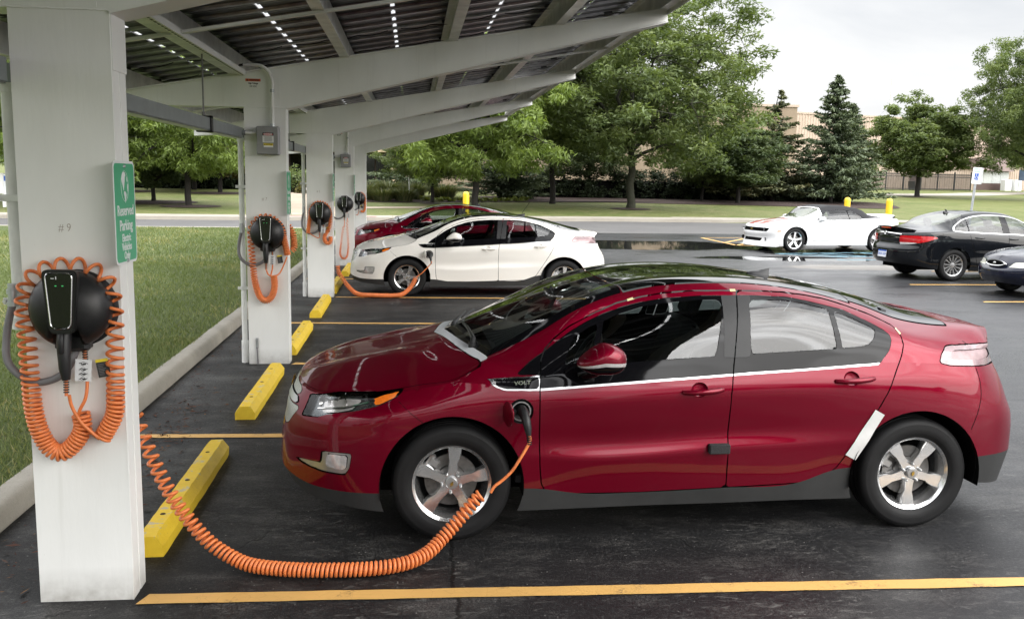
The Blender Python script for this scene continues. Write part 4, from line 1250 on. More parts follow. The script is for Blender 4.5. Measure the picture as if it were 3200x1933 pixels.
# ------------------------------------------------------------------ solar carport
def painted_steel():
    t = NT('white_painted_steel'); p = t.pos()
    n1 = t.noise(t.mapping(p, (1.3, 1.3, .5)), 2.0, 6)
    st = t.noise(t.mapping(p, (9, 9, .35)), 1.6, 5, .65)
    c = t.ramp(n1, [(.3, (.76, .765, .745)), (.7, (.83, .835, .815))])
    c = t.mix(t.ramp(st, [(.58, 0.), (.78, .30)]), c, (.58, .58, .54))
    z = t.new('ShaderNodeSeparateXYZ'); t.link(p, z.inputs[0])
    low = t.math('MULTIPLY', t.math('SUBTRACT', 1.0, t.math('MINIMUM', t.math('MULTIPLY', z.outputs[2], 6.0), 1.0)), t.noise(p, 14, 4))
    c = t.mix(low, c, (.22, .20, .17))
    sp = t.noise(p, 55, 2); c = t.mix(t.ramp(sp, [(.74, 0.), (.80, .35)]), c, (.30, .27, .22))
    t.set(Base_Color=c, Roughness=.42)
    t.bump(t.noise(t.mapping(p, (6, 6, 1)), 5, 4), .12, .01)
    return t.m
M['steel_white'] = painted_steel()
M['galv'] = simple('galvanised', (.40, .42, .43), .42, .75, var=.2, scale=9)
M['galv_light'] = simple('galvanised_purlin', (.68, .68, .67), .4, .35, var=.18, scale=5)
M['panel'] = simple('panel_back', (.016, .017, .019), .38, .1, var=.4, scale=4)
M['rail'] = simple('panel_rail', (.27, .27, .28), .28, .85, var=.4, scale=6)
M['wire'] = simple('black_wire', (.012, .012, .012), .6, var=0)
M['duct'] = simple('wireway_grey', (.22, .24, .25), .42, .2, var=.1)
M['box_grey'] = simple('box_grey', (.27, .27, .275), .45, .1, var=.08)
M['conduit'] = simple('conduit_white', (.74, .74, .72), .45, var=.1)
M['cuff'] = simple('grey_conduit', (.15, .145, .15), .5, var=.15)
M['charger'] = simple('charger_black', (.011, .011, .0115), .36, spec=.35, var=.15, scale=30, bump=.08, bscale=400)
M['charger_face'] = simple('charger_face', (.004, .004, .005), .1, var=0)
M['orange'] = simple('orange_cable', (.70, .195, .055), .42, var=.1, scale=20)
M['led'] = emit('green_led', (.1, .9, .25), .55)
M['sign_green'] = simple('sign_green', (.035, .36, .18), .35, var=.04)
M['sign_white'] = simple('sign_white', (.74, .75, .75), .4, var=.03)
M['label_white'] = simple('label_white', (.74, .74, .75), .5, var=.03)
M['label_red'] = simple('label_red', (.55, .02, .03), .45, var=.03)
M['label_orange'] = simple('label_orange', (.62, .10, .03), .45, var=.03)
M['label_yellow'] = simple('label_yellow', (.78, .62, .03), .45, var=.03)

M['pencil'] = simple('grease_pencil', (.36, .31, .27), .7)
SP = 5.54; CW = .413; CD = .20
TSL = .1795
def top_z(x): return 3.002+TSL*x
FR = [k*SP for k in range(-1, 5)]
carport = thing('solar_carport', 'white steel solar carport sloping over the parking stalls on a row of square posts', 'carport')
cm = MB(); cm.box((0, 0, -.2), (CW, CD, 2.668)); cm.box((CW, CD*.06, -.1), (CW+.004, CD*.46, 2.66)); cm.box((CW, CD*.54, -.1), (CW+.004, CD*.96, 2.66))
cm.box((CW, CD*.02, 2.42), (CW+.009, CD*.98, 2.72))
cm.tube([(x, -.001+rng.normal(0, .0008), 2.668+rng.normal(0, .0012)) for x in np.linspace(0, CW, 24)], .0045, 5); cm.tube([(CW+.001, .002+rng.normal(0, .0006), z) for z in np.linspace(0, 2.66, 30)], .004, 5)
col_mesh = cm.mesh('column', M['steel_white'], 30)
bmm = MB(); prof = [(-1.75, top_z(-1.75)-.10), (-.79, 2.664), (CW, 2.668), (4.392, 3.668), (4.382, top_z(4.382)), (-1.75, top_z(-1.75))]
bmm.prism(prof, .002, CD-.002, 'y')
bmm.prism([(-1.76, top_z(-1.75)), (4.384, top_z(4.384)), (4.384, top_z(4.384)+.012), (-1.76, top_z(-1.75)+.012)], -.02, CD+.02, 'y')
bmm.prism([(CW, 2.666), (4.394, 3.664), (4.394, 3.652), (CW+.01, 2.654)], -.012, CD+.012, 'y')
bmm.box((.36, -.0025, 2.68), (.366, .001, 3.05))
beam_mesh = bmm.mesh('beam', M['steel_white'], 30)
for y in FR:
    spawn('column', col_mesh, None, carport, (0, y, 0)); spawn('beam', beam_mesh, None, carport, (0, y, 0))
PX = [-1.25, -.14, .97, 2.08, 3.19, 4.30]
y0c, y1c = FR[0], FR[-1]+CD
for x in PX:
    b = MB(); z = top_z(x)+.014; hgt = .235
    b.box((x, y0c, z), (x+.095, y1c, z+.006)); b.box((x+.045, y0c, z+.006), (x+.052, y1c, z+hgt)); b.box((x-.03, y0c, z+hgt), (x+.052, y1c, z+hgt+.006))
    b.box((x+.089, y0c, z+.006), (x+.095, y1c, z+.024))
    if x > 4: b.box((x+.095, y0c, z-.05), (x+.101, y1c, z+hgt+.03))
    b.build('purlin', M['galv_light'], carport, 30)
# bracing straps across each bay under the purlins
for i in range(len(FR)-1):
    b = MB(); y = FR[i]+SP*.52
    b.prism([(-1.6, top_z(-1.6)-.015), (4.36, top_z(4.36)-.015), (4.36, top_z(4.36)+.008), (-1.6, top_z(-1.6)+.008)], y, y+.05, 'y')
    b.build('brace', M['steel_white'], carport)
# slotted strut beside the second purlin
for i in range(len(FR)-1):
    b = MB(); x = -.02; z = top_z(x)+.0
    ya, yb = FR[i]+CD+.02, FR[i+1]-.02
    b.box((x, ya, z-.02), (x+.05, yb, z)); b.box((x, ya, z), (x+.004, yb, z+.03)); b.box((x+.046, ya, z), (x+.05, yb, z+.03))
    b.cur = 1
    n = 60
    for k in range(n):
        yy = ya+(k+.3)/n*(yb-ya); b.box((x+.017, yy, z-.0215), (x+.033, yy+.05, z-.0195))
    b.build('slotted_strut', (M['steel_white'], M['ink']), carport)
# modules: dark laminate carried on ribbed rails, 12 mm light gaps between rows
pz = .014+.241+.07
nb = len(FR)-1
gx = [-1.80, -.70, .42, 1.53, 2.64, 3.75, 4.44]
nr = 14
def panel_mesh(x0, x1, L):
    b = MB(); th = math.atan(TSL); k = 1/math.cos(th); w = (x1-x0)*k-.042
    b.cur = 0; b.box((.011, .003, 0), (w+.011, L-.003, .012))
    rp_ = L/7
    b.cur = 1
    for q in range(7):
        yy = (q+.5)*rp_
        b.prism([(yy-.045, -.002), (yy-.034, -.022), (yy-.010, -.026), (yy+.010, -.026), (yy+.034, -.022), (yy+.045, -.002)], -.004, w+.046, 'x')
        b.box((0, yy+.075, -.02), (w+.02, yy+.085, -.002)); b.box((0, yy+.12, -.014), (w+.02, yy+.126, -.002))
    b.cur = 2
    for q in range(2):
        yy = (q*3+1.05)*rp_
        b.tube([(.05+t*(w-.1), yy+.03*math.sin(3*t+q), -.055-.018*math.sin(PI*((t*3) % 1))) for t in np.linspace(0, 1, 13)],      .005, 5)
        b.box((w*.5-.05, yy-.02, -.06), (w*.5+.05, yy+.02, -.03))
    return b.mesh('solar_panel', (M['panel'], M['rail'], M['wire']), 30)
for a, c_ in zip(gx[:-1], gx[1:]):
    me = panel_mesh(a, c_, SP/2)
    for j in range(2*nb):
        spawn('solar_panel', me, None, carport, (a, FR[0]+j*SP/2, top_z(a)+pz), (0, -math.atan(TSL), 0))

# wireway hung between posts, one run per bay
for i in range(len(FR)-1):
    ya, yb = FR[i]+CD+.005, FR[i+1]-.005
    t = thing('wireway', ['grey wireway running back from the frontmost post towards the viewer', 'grey wireway slung behind the frontmost charging post', 'grey wireway between the first and second posts', 'grey wireway between the second and third posts', 'grey wireway between the third and fourth posts', 'grey wireway between the fourth and last posts'][i] if True else '', 'cable duct', (0, 0, 0), 0, 'wireways hung between the posts')
    b = MB(); b.box((-.115, ya, 2.357), (-.012, yb, 2.458)); b.build('duct', M['duct'], t)
    b = MB(); b.box((-.108, ya, 2.347), (-.02, yb, 2.3575)); b.build('duct_lid', M['rail'], t)
    ym = ya+(yb-ya)*.71
    b = MB()
    for q in ((-.128, -.115), (-.012, .001)): b.box((q[0], ym, 2.338), (q[1], ym+.07, 2.476))
    b.box((-.128, ym, 2.338), (.001, ym+.07, 2.347)); b.box((-.16, ym, 2.459), (.001, ym+.07, 2.478))
    b.build('bracket', M['trim'], t)
    b = MB(); b.cyl((-.07, ym-.06+.09, 2.47), (-.07, ym-.06+.09, top_z(-.07)+.02), .007, 8); b.cyl((-.07, ym+.03, 2.475), (-.07, ym+.03, 2.51), .014, 8); b.build('hanger_rod', M['cuff'], t)

# ------------------------------------------------------------------ things on the posts
def helix(path, r, turns, wire, seg=13, dens=None, n=6, phase=0.0):
    """coil of given radius round a path; dens = list of relative turn density along path"""
    P = curve_pts(path, 14, False)
    d = np.concatenate([[0], np.cumsum(np.linalg.norm(np.diff(P, axis=0), axis=1))]); L = d[-1]
    m = int(turns*seg)
    s = np.linspace(0, 1, 400)
    de = np.interp(s, np.linspace(0, 1, len(dens)), dens) if dens is not None else np.ones(400)
    ph = np.concatenate([[0], np.cumsum((de[1:]+de[:-1])/2)]); ph /= ph[-1]
    phq = np.linspace(0, 1, m+1); sq = np.interp(phq, ph, s)*L
    C = np.stack([np.interp(sq, d, P[:, k]) for k in range(3)], 1)
    # smooth tangent + transported frame
    T = np.gradient(C, axis=0)
    k = max(3, seg)
    ker = np.ones(k)/k
    T = np.stack([np.convolve(np.pad(T[:, j], (k//2, k-1-k//2), 'edge'), ker, 'valid') for j in range(3)], 1)
    T /= np.linalg.norm(T, axis=1)[:, None]+1e-9
    nn = np.cross(T[0], [0, 1., 0]);
    if np.linalg.norm(nn) < .1: nn = np.cross(T[0], [1., 0, 0])
    nn /= np.linalg.norm(nn)
    out = []
    for i in range(m+1):
        nn = nn-T[i]*np.dot(nn, T[i]); nn /= np.linalg.norm(nn)+1e-9
        bn = np.cross(T[i], nn); a = 2*PI*turns*phq[i]+phase
        rr = r if np.isscalar(r) else np.interp(sq[i]/L, np.linspace(0, 1, len(r)), r)
        out.append(C[i]+rr*(math.cos(a)*nn-math.sin(a)*bn))
    return out

def connector_mesh():
    b = MB()
    b.tube([(0, 0, .0), (0, -.008, -.06), (.002, -.012, -.11), (.003, -.006, -.17), (.003, .006, -.215)], [.030, .031, .027, .025, .018], 14)
    b.bbox((-.011, -.052, -.10), (.011, -.025, .0), .004)
    return b.mesh('connector', M['satin_black'], 50)
CONN = connector_mesh()
def strain_mesh():
    b = MB()
    for q in range(6): b.lathe([(.006, -.011*q), (.0125, -.011*q-.001), (.0125, -.011*q-.006), (.006, -.011*q-.007)], 10)
    b.cur = 1; b.cyl((0, 0, 0), (0, 0, -.075), .0078, 8)
    return b.mesh('strain_relief', (M['satin_black'], M['orange']), 40)
STRAIN = strain_mesh()
def face_poly(w0, w1, h, r, n=5):
    """trapezoid w0 at top, w1 at bottom with rounded corners"""
    c = [(-w0/2, h/2), (-w1/2, -h/2), (w1/2, -h/2), (w0/2, h/2)]; out = []
    for i in range(4):
        p = Vector((*c[i], 0)); a = (Vector((*c[i-1], 0))-p).normalized(); b = (Vector((*c[(i+1) % 4], 0))-p).normalized()
        p0 = p+a*r; p1 = p+b*r
        for k in range(n+1):
            t = k/n; q = p0*(1-t)**2+p*2*t*(1-t)+p1*t*t; out.append((q.x, q.y))
    return out
def housing_mesh():
    b = MB(); Mx = Matrix.Rotation(PI/2, 4, 'X')
    R0 = .172; n = 56
    prof = [(R0*.93, 0.), (R0*.98, .02), (R0, .055), (R0*.99, .075), (R0*.93, .098), (R0*.80, .122), (R0*.60, .142), (R0*.35, .153), (.0001, .156)]
    V = []; F = []
    for r, h in prof:
        for k in range(n):
            a = 2*PI*k/n; x, z = r*math.cos(a), r*math.sin(a)
            # holster cut below the face: push the surface back
            q = math.exp(-((x-.0)/.052)**4)*max(0, min(1, (-z-.055)/.05))
            V.append((x, -(h-q*max(0, h-.045)*.9), z))
    for i in range(len(prof)-1):
        for k in range(n):
            k2 = (k+1) % n; F.append((i*n+k, i*n+k2, (i+1)*n+k2, (i+1)*n+k))
    b.add(V, F)
    fp = face_poly(.150, .105, .275, .03)
    b.prism([(x, z+.045) for x, z in fp], -.14, -.168, 'y')
    fp = face_poly(.140, .098, .262, .03)
    b.prism([(x, z+.045) for x, z in fp], -.168, -.175, 'y')
    b.bbox((-.075, -.075, -.188), (.075, -.0, -.11), .02)
    return b.mesh('housing', M['charger'], 40)
HOUSING = housing_mesh()
def trim_mesh():
    b = MB(); fp = face_poly(.112, .080, .238, .026, 6)
    pts = [(x, -.178, z+.050) for x, z in fp]; pts.append(pts[0])
    b.tube(pts, .0042, 6, False)
    return b.mesh('chrome_trim', M['chrome'], 60)
TRIM = trim_mesh()
b = MB(); b.prism([(x, z+.050) for x, z in face_poly(.110, .078, .236, .026, 6)], -.1755, -.178, 'y'); FACE = b.mesh('face_plate', M['charger_face'], 30)
b = MB(); b.lathe([(.0001, .004), (.165, .004), (.172, .0), (.172, -.02)], 44, Matrix.Translation((.012, 0, -.004)) @ Matrix.Rotation(PI/2, 4, 'X')); BACK = b.mesh('back_plate', M['satin_black'], 40)
b = MB()
for x in (-.013, .015): b.prism([(x-.0035,.113),(x+.0035,.113),(x+.0035,.117),(x-.0035,.117)], -.178, -.1795, 'y')
LEDS = b.mesh('status_light', M['led'])
b = MB(); b.prism([(-.012,.142),(-.009,.142),(-.0085,.155),(-.0125,.155)], -.178, -.1792, 'y'); b.prism([(-.032,.145),(-.018,.145),(-.018,.148),(-.032,.148)], -.178, -.1792, 'y'); MARK = b.mesh('face_mark', M['label_white'])
def tag_mesh():
    b = MB(); b.cur = 0; b.box((-.034, 0, -.098), (.034, .001, 0))
    b.cur = 1
    for zz in (-.02, -.045, -.066, -.088):
        b.tube([(-.018+.036*t, -.0012, zz+.004*math.sin(9*t+zz*300)) for t in np.linspace(0, 1, 9)], .0014, 4)
        b.sphere((.004, -.001, zz-.001), (.007, .0006, .004), 8, 5)
        b.tube([(.010*math.cos(a), -.0012, zz+.008*math.sin(a)) for a in np.linspace(0, 5, 10)], .0009, 4)
    return b.mesh('instruction_tag', (M['label_white'], M['ink']), 40)
TAGM = tag_mesh()
def warn_tag_mesh():
    b = MB(); b.cur = 0; b.box((-.026, 0, -.082), (.026, .001, 0)); b.cur = 1; b.box((-.026, -.0012, -.013), (.026, 0, 0))
    b.cur = 2
    for k in range(8): b.box((-.02, -.0012, -.024-k*.007), (.012-.006*(k % 3), 0, -.0215-k*.007))
    return b.mesh('warning_tag', (M['ink'], M['label_yellow'], M['cuff']), 40)
WTAG = warn_tag_mesh()

def charger(y, label, coil, back=False, tags=True, hose=True, z=1.385, sc=1.0):
    t = thing('charging_station', label, 'charger', (.222, y, z), PI if back else 0, 'round wall chargers on the posts')
    spawn('back_plate', BACK, None, t, (0, -.004, 0)); h = spawn('housing', HOUSING, None, t, (0, -.012, 0))
    spawn('face_plate', FACE, None, t, (0, -.012, 0)); spawn('chrome_trim', TRIM, None, t, (0, -.012, 0)); spawn('status_light', LEDS, None, t, (0, -.012, 0)); spawn('face_mark', MARK, None, t, (0, -.012, 0))
    if coil: coil(t)
    return t
def holstered(t, dx=-.01):
    c = spawn('connector', CONN, None, t, (dx, -.125, -.085), (R(-6), 0, R(0)))
    spawn('strain_relief', STRAIN, None, c, (.003, .006, -.212))
def hose(t):
    b = MB(); b.tube(curve_pts([(-.275, .02, .02), (-.30, .0, -.12), (-.285, -.035, -.25), (-.18, -.05, -.33), (-.06, -.05, -.30), (.0, -.04, -.20), (.01, -.03, -.12)], 8, False), .0165, 10)
    o = b.build('supply_hose', M['cuff'], t, 60)
    b = MB(); b.cyl((-.275, .02, .10), (-.275, .02, .0), .019, 12); b.cyl((-.275, .02, .075), (-.275, .02, .055), .025, 12); b.cyl((-.275, .02, .02), (-.275, .02, .0), .025, 12); b.build('hose_gland', M['galv'], o)
def put_tags(t, x=.045):
    b = MB(); b.cyl((x, -.05, -.165), (x, -.05, -.235), .012, 10); spawn('strain_relief', STRAIN, None, t, (x, -.05, -.17))
    spawn('instruction_tag', TAGM, None, t, (x+.005, -.085, -.222), (0, R(4), R(4))); spawn('warning_tag', WTAG, None, t, (x+.072, -.062, -.225), (0, R(-9), R(8)))
def wire_tube(t, pts, name='cable', r=.0078):
    b = MB(); b.tube(curve_pts(pts, 8, False), r, 8); b.build(name, M['orange'], t, 60)
def coil_obj(t, path, r, turns, dens, wire=.0078, name='coiled_cable', seg=14, n=7):
    b = MB(); b.tube(helix(path, r, turns, wire, seg, dens), wire, n); return b.build(name, M['orange'], t, 70)

def coil_first(t):
    # hung over the housing, long loop on the left, shorter one on the right
    y = -.052
    coil_obj(t, [(.015, y, -.475), (.02, y, -.545), (-.02, y, -.615), (-.075, y, -.655), (-.125, y, -.63), (-.165, y, -.55), (-.185, y, -.45), (-.192, y, -.30), (-.196, y, -.15), (-.203, y+.005, 0.),
                 (-.192, y+.01, .09), (-.14, y+.012, .155), (-.06, y+.012, .182), (.02, y+.012, .188), (.10, y+.012, .165), (.155, y+.01, .11), (.175, y+.006, .03), (.178, y, -.10), (.172, y, -.25), (.168, y, -.40), (.160, y, -.48), (.125, y, -.55), (.105, y, -.585)],
             .033, 72, [2.6, 2.6, 2.6, 2.5, 2.3, 1.8, 1.2, .95, .85, .75, .66, .6, .6, .62, .7, .85, 1.1, 1.8, 2.5, 2.6], .0078, seg=22)
    holstered(t); hose(t); put_tags(t)
    wire_tube(t, [(-.007, -.118, -.375), (.0, -.11, -.43), (.03, -.10, -.50), (.07, -.09, -.55), (.10, -.08, -.585)])
    wire_tube(t, [(.047, -.05, -.24), (.052, -.06, -.33), (.045, -.07, -.40), (.02, -.07, -.45), (.005, -.06, -.49)])
def coil_second(t):
    y = -.05
    coil_obj(t, [(.055, y, -.44), (.062, y, -.55), (.035, y, -.65), (-.02, y, -.70), (-.08, y, -.675), (-.12, y, -.58), (-.145, y, -.45), (-.16, y, -.25), (-.17, y, -.08), (-.165, y, .05), (-.12, y, .13), (-.05, y, .17), (.03, y, .165), (.10, y, .12), (.145, y, .05), (.165, y, -.05), (.19, y, -.17), (.20, y, -.22)],
             .028, 76, [2.2, 2.2, 2.2, 2.2, 1.8, 1.2, .9, .75, .65, .6, .7, .9, 1.2, 1.6, 2.2])
    holstered(t); hose(t); put_tags(t)
    wire_tube(t, [(-.007, -.118, -.375), (.01, -.12, -.42), (.06, -.12, -.44), (.12, -.10, -.41), (.165, -.08, -.32), (.195, -.06, -.24)])
    wire_tube(t, [(.047, -.05, -.24), (.045, -.07, -.36), (.03, -.07, -.43), (.05, -.06, -.46)])
def coil_third(t):
    y = -.05
    coil_obj(t, [(-.20, y, -.33), (-.19, y, -.22), (-.165, y, -.06), (-.155, y, .06), (-.10, y, .145), (-.02, y, .175), (.07, y, .155), (.135, y, .09), (.165, y, -.02), (.16, y, -.14), (.13, y, -.26), (.07, y, -.36), (.065, y, -.44), (.11, y, -.49), (.16, y, -.46), (.16, y, -.38)],
             .026, 74, [2.0, 1.8, 1.2, .9, .8, .75, .8, .9, 1.1, 1.5, 2.0, 2.2, 2.2])
    holstered(t); hose(t); put_tags(t)
    wire_tube(t, [(-.007, -.118, -.375), (-.03, -.10, -.40), (-.10, -.09, -.375), (-.17, -.07, -.33)])
def coil_fourth(t):
    y = -.07
    coil_obj(t, [(-.03, y, -.50), (-.06, y, -.66), (-.09, y, -.90), (-.11, y, -1.10), (-.075, y, -1.20), (.0, y, -1.22), (.05, y, -1.14), (.07, y, -.95), (.06, y, -.70), (.045, y, -.48), (.055, y, -.36)], .021, 50, [.6, .7, 1.0, 1.7, 2.0, 2.0, 1.7, 1.0, .7, .6, .6], .0062, seg=14, n=6)
    holstered(t); hose(t); spawn('instruction_tag', TAGM, None, t, (.07, -.09, -.21), (0, R(-8), 0))
    wire_tube(t, [(-.007, -.118, -.375), (-.01, -.10, -.45), (-.02, -.09, -.52)]); wire_tube(t, [(.047, -.05, -.2), (.05, -.06, -.30), (.055, -.07, -.36)])
def coil_fifth(t):
    y = -.05
    coil_obj(t, [(-.02, y, .15), (.06, y, .155), (.13, y, .10), (.165, y, 0), (.165, y, -.15), (.16, y, -.28), (.12, y, -.37), (.05, y, -.36)], .025, 40, [.8, .8, .9, 1, 1.2, 1.6, 2], seg=12, n=6)
    holstered(t); hose(t); spawn('warning_tag', WTAG, None, t, (.05, -.08, -.20), (0, R(-35), 0))
    wire_tube(t, [(-.007, -.118, -.375), (-.02, -.10, -.42), (-.05, -.09, -.47), (-.09, -.08, -.46)])
charger(0, 'black round charger on the frontmost post, its orange coil hung in two loops', coil_first)
charger(SP, 'black round charger on the second post under the electrical box, beside a white hanging tag', coil_second)
charger(2*SP, 'black round charger on the third post, coil wrapped close around the housing', coil_third)
charger(3*SP, 'black round charger on the fourth post with two strands of coil hanging straight down', coil_fourth)
charger(4*SP, 'smallest and farthest black charger, on the last post', coil_fifth)

# chargers on the rear faces feed the plugged-in cars
def plug(t, loc, rz):
    """plug at a car port, in world coordinates, pointing into the car (+y)"""
    b = MB()
    b.tube([(0, .03, .010), (0, -.02, .008), (.004, -.050, -.002), (.012, -.074, -.030), (.02, -.084, -.072), (.024, -.086, -.100)], [.026, .028, .027, .024, .020, .014], 14)
    b.cur = 1
    for q in range(5): b.cyl((.024+.001*q, -.086, -.100-.012*q), (.0245+.001*q, -.086, -.107-.012*q), .013, 10)
    o = b.build('plug', (M['satin_black'], M['satin_black']), None, 50)
    o.parent = t; Mt = Matrix.Translation(loc) @ Matrix.Rotation(rz, 4, 'Z')
    o.matrix_parent_inverse = Matrix.Identity(4)
    o.matrix_local = t.matrix_basis.inverted() @ Mt
    return Mt
def world_part(o, t):
    o.parent = t; o.matrix_local = t.matrix_basis.inverted()
    return o
def feed(y, label, carM, path, turns, dens, tailpts, scale=1.0):
    t = charger(y+CD, label, lambda q: None, True)
    loc = carM @ Vector((.362, -.905, .742)); rz = carM.to_euler().z
    Mt = plug(t, loc, rz)
    b = MB(); b.tube(helix(path, .030, turns, .0085, 14, dens), .0085, 7); world_part(b.build('coiled_cable', M['orange'], None, 70), t)
    end = Mt @ Vector((.028, -.086, -.145))
    b = MB(); b.tube(curve_pts([end+Vector((-.001, 0, .04)), end]+[Vector(q) for q in tailpts], 8, False), .0085, 8); world_part(b.build('cable', M['orange'], None, 60), t)
    return t
CARX = Matrix.Translation((1.931, 1.444, 0)) @ Matrix.Rotation(math.atan(.0127), 4, 'Z')
WHX = Matrix.Translation((1.638, 12.107, 0)) @ Matrix.Rotation(math.atan(.0026), 4, 'Z') @ Matrix.Diagonal((1, 1, .963, 1))
feed(0, 'charger on the rear face of the frontmost post, its coil sagging to the crimson hatchback', CARX,
     [(.36, .33, .80), (.385, .33, .715), (.43, .33, .585), (.50, .33, .42), (.585, .325, .28), (.69, .31, .155), (.80, .28, .085), (.92, .24, .048), (1.12, .19, .042), (1.32, .17, .042), (1.52, .175, .042), (1.68, .22, .045), (1.79, .29, .065), (1.87, .36, .115), (1.95, .40, .19), (2.02, .42, .265), (2.075, .43, .325)],
     84, [.45, .55, .7, .8, .95, 1.15, 1.3, 1.3, 1.3, 1.25, 1.25, 1.3, 1.2, 1.05, .9], [(2.275, .44, .50), (2.235, .44, .44), (2.185, .435, .395), (2.15, .43, .37), (2.128, .43, .335)])
feed(2*SP, 'charger on the rear face of the third post, its coil sagging to the cream hatchback', WHX,
     [(.47, 11.36, .50), (.475, 11.34, .42), (.50, 11.30, .36), (.56, 11.26, .28), (.62, 11.22, .20), (.70, 11.16, .12), (.78, 11.11, .065), (.88, 11.06, .045), (1.15, 11.0, .042), (1.40, 10.99, .042), (1.55, 11.03, .06), (1.66, 11.08, .14), (1.74, 11.12, .25), (1.77, 11.13, .32)],
     84, [.6, .6, .7, .8, 1, 1.2, 1.3, 1.3, 1.3, 1.25, 1.1, .9], [(1.93, 11.12, .46), (1.87, 11.12, .40), (1.81, 11.13, .355), (1.785, 11.13, .33)])
t = charger(SP+CD, 'charger on the rear face of the second post, its coil bulging past the edge', lambda q: None, True)
coil_obj(t, [(-.10, -.07, .14), (-.17, -.07, .06), (-.215, -.07, -.02), (-.225, -.07, -.10), (-.225, -.07, -.17), (-.20, -.07, -.20)], .030, 16, [.8, .9, 1.2, 1.5])

# signs
def round_rect(w, h, r, n=5):
    out = []
    for cx, cy, a0 in ((w/2-r, h/2-r, 0), (-w/2+r, h/2-r, 90), (-w/2+r, -h/2+r, 180), (w/2-r, -h/2+r, 270)):
        for k in range(n+1):
            a = R(a0+90*k/n); out.append((cx+r*math.cos(a), cy+r*math.sin(a)))
    return out
GLOBE_W = [[(-.028,.040),(-.018,.050),(-.004,.054),(.006,.050),(.012,.040),(.004,.034),(.002,.022),(-.002,.010),(-.006,-.002),(-.010,-.012),(-.008,-.018),(-.014,-.014),(-.020,.002),(-.028,.014),(-.034,.026)],
           [(-.008,-.020),(.004,-.020),(.014,-.028),(.016,-.036),(.010,-.050),(.004,-.064),(.0,-.056),(-.004,-.040),(-.010,-.030)],
           [(.020,.036),(.026,.030),(.030,.020),(.026,.014),(.022,.022)], [(.030,.008),(.036,.006),(.037,-.016),(.032,-.022),(.028,-.006)]]
def sign_parts():
    Mf = Matrix.Identity(4); out = []
    b = MB(); b.prism(round_rect(.305, .457, .03), -.002, 0, 'z'); out.append(('sign_plate', b.mesh('sign_plate', M['sign_white'])))
    b = MB(); b.prism(round_rect(.283, .435, .024), 0, .0008, 'z'); out.append(('green_field', b.mesh('green_field', M['sign_green'])))
    b = MB()
    for txt, z, s, xs in (('Reserved', .008, .066, .95), ('Parking', -.058, .066, .95), ('Electric', -.113, .048, .88), ('Vehicles', -.153, .048, .88), ('Only', -.192, .048, .88)):
        add_text(b, txt, s, Matrix.Translation((0, z, .0014)), .0009, xs)
    out.append(('lettering', b.mesh('lettering', M['sign_white'])))
    b = MB()
    for pl in GLOBE_W: b.prism([(x*1.35, y*1.18+.118) for x, y in pl], .0006, .0016, 'z')
    b.tube([(.052*math.cos(a), .118+.068*math.sin(a), .0012) for a in np.linspace(0, 2*PI, 41)], .0009, 4, False)
    out.append(('globe_emblem', b.mesh('globe_emblem', M['sign_white'])))
    b = MB()
    for z in (.205, -.215): b.lathe([(.0001, .008), (.006, .007), (.008, .002), (.009, 0)], 10, Matrix.Translation((0, z, .001)))
    out.append(('bolt', b.mesh('bolt', M['galv'])))
    return out
SIGNP = sign_parts()
for k, lab in enumerate(['green reserved parking sign with a globe on the frontmost post, readable', 'green sign seen edge-on on the second post', 'thin green sign edge on the third post', 'thin green sign edge on the fourth post', None]):
    if lab is None: continue
    t = thing('parking_sign', lab, 'sign', (CW+.016, k*SP+.070, 1.803), 0, 'green reserved parking signs on the posts')
    for nm, me in SIGNP:
        o = spawn(nm, me, None, t); o.matrix_local = frame((0, 0, 0), (0, 1, 0), (0, 0, 1))

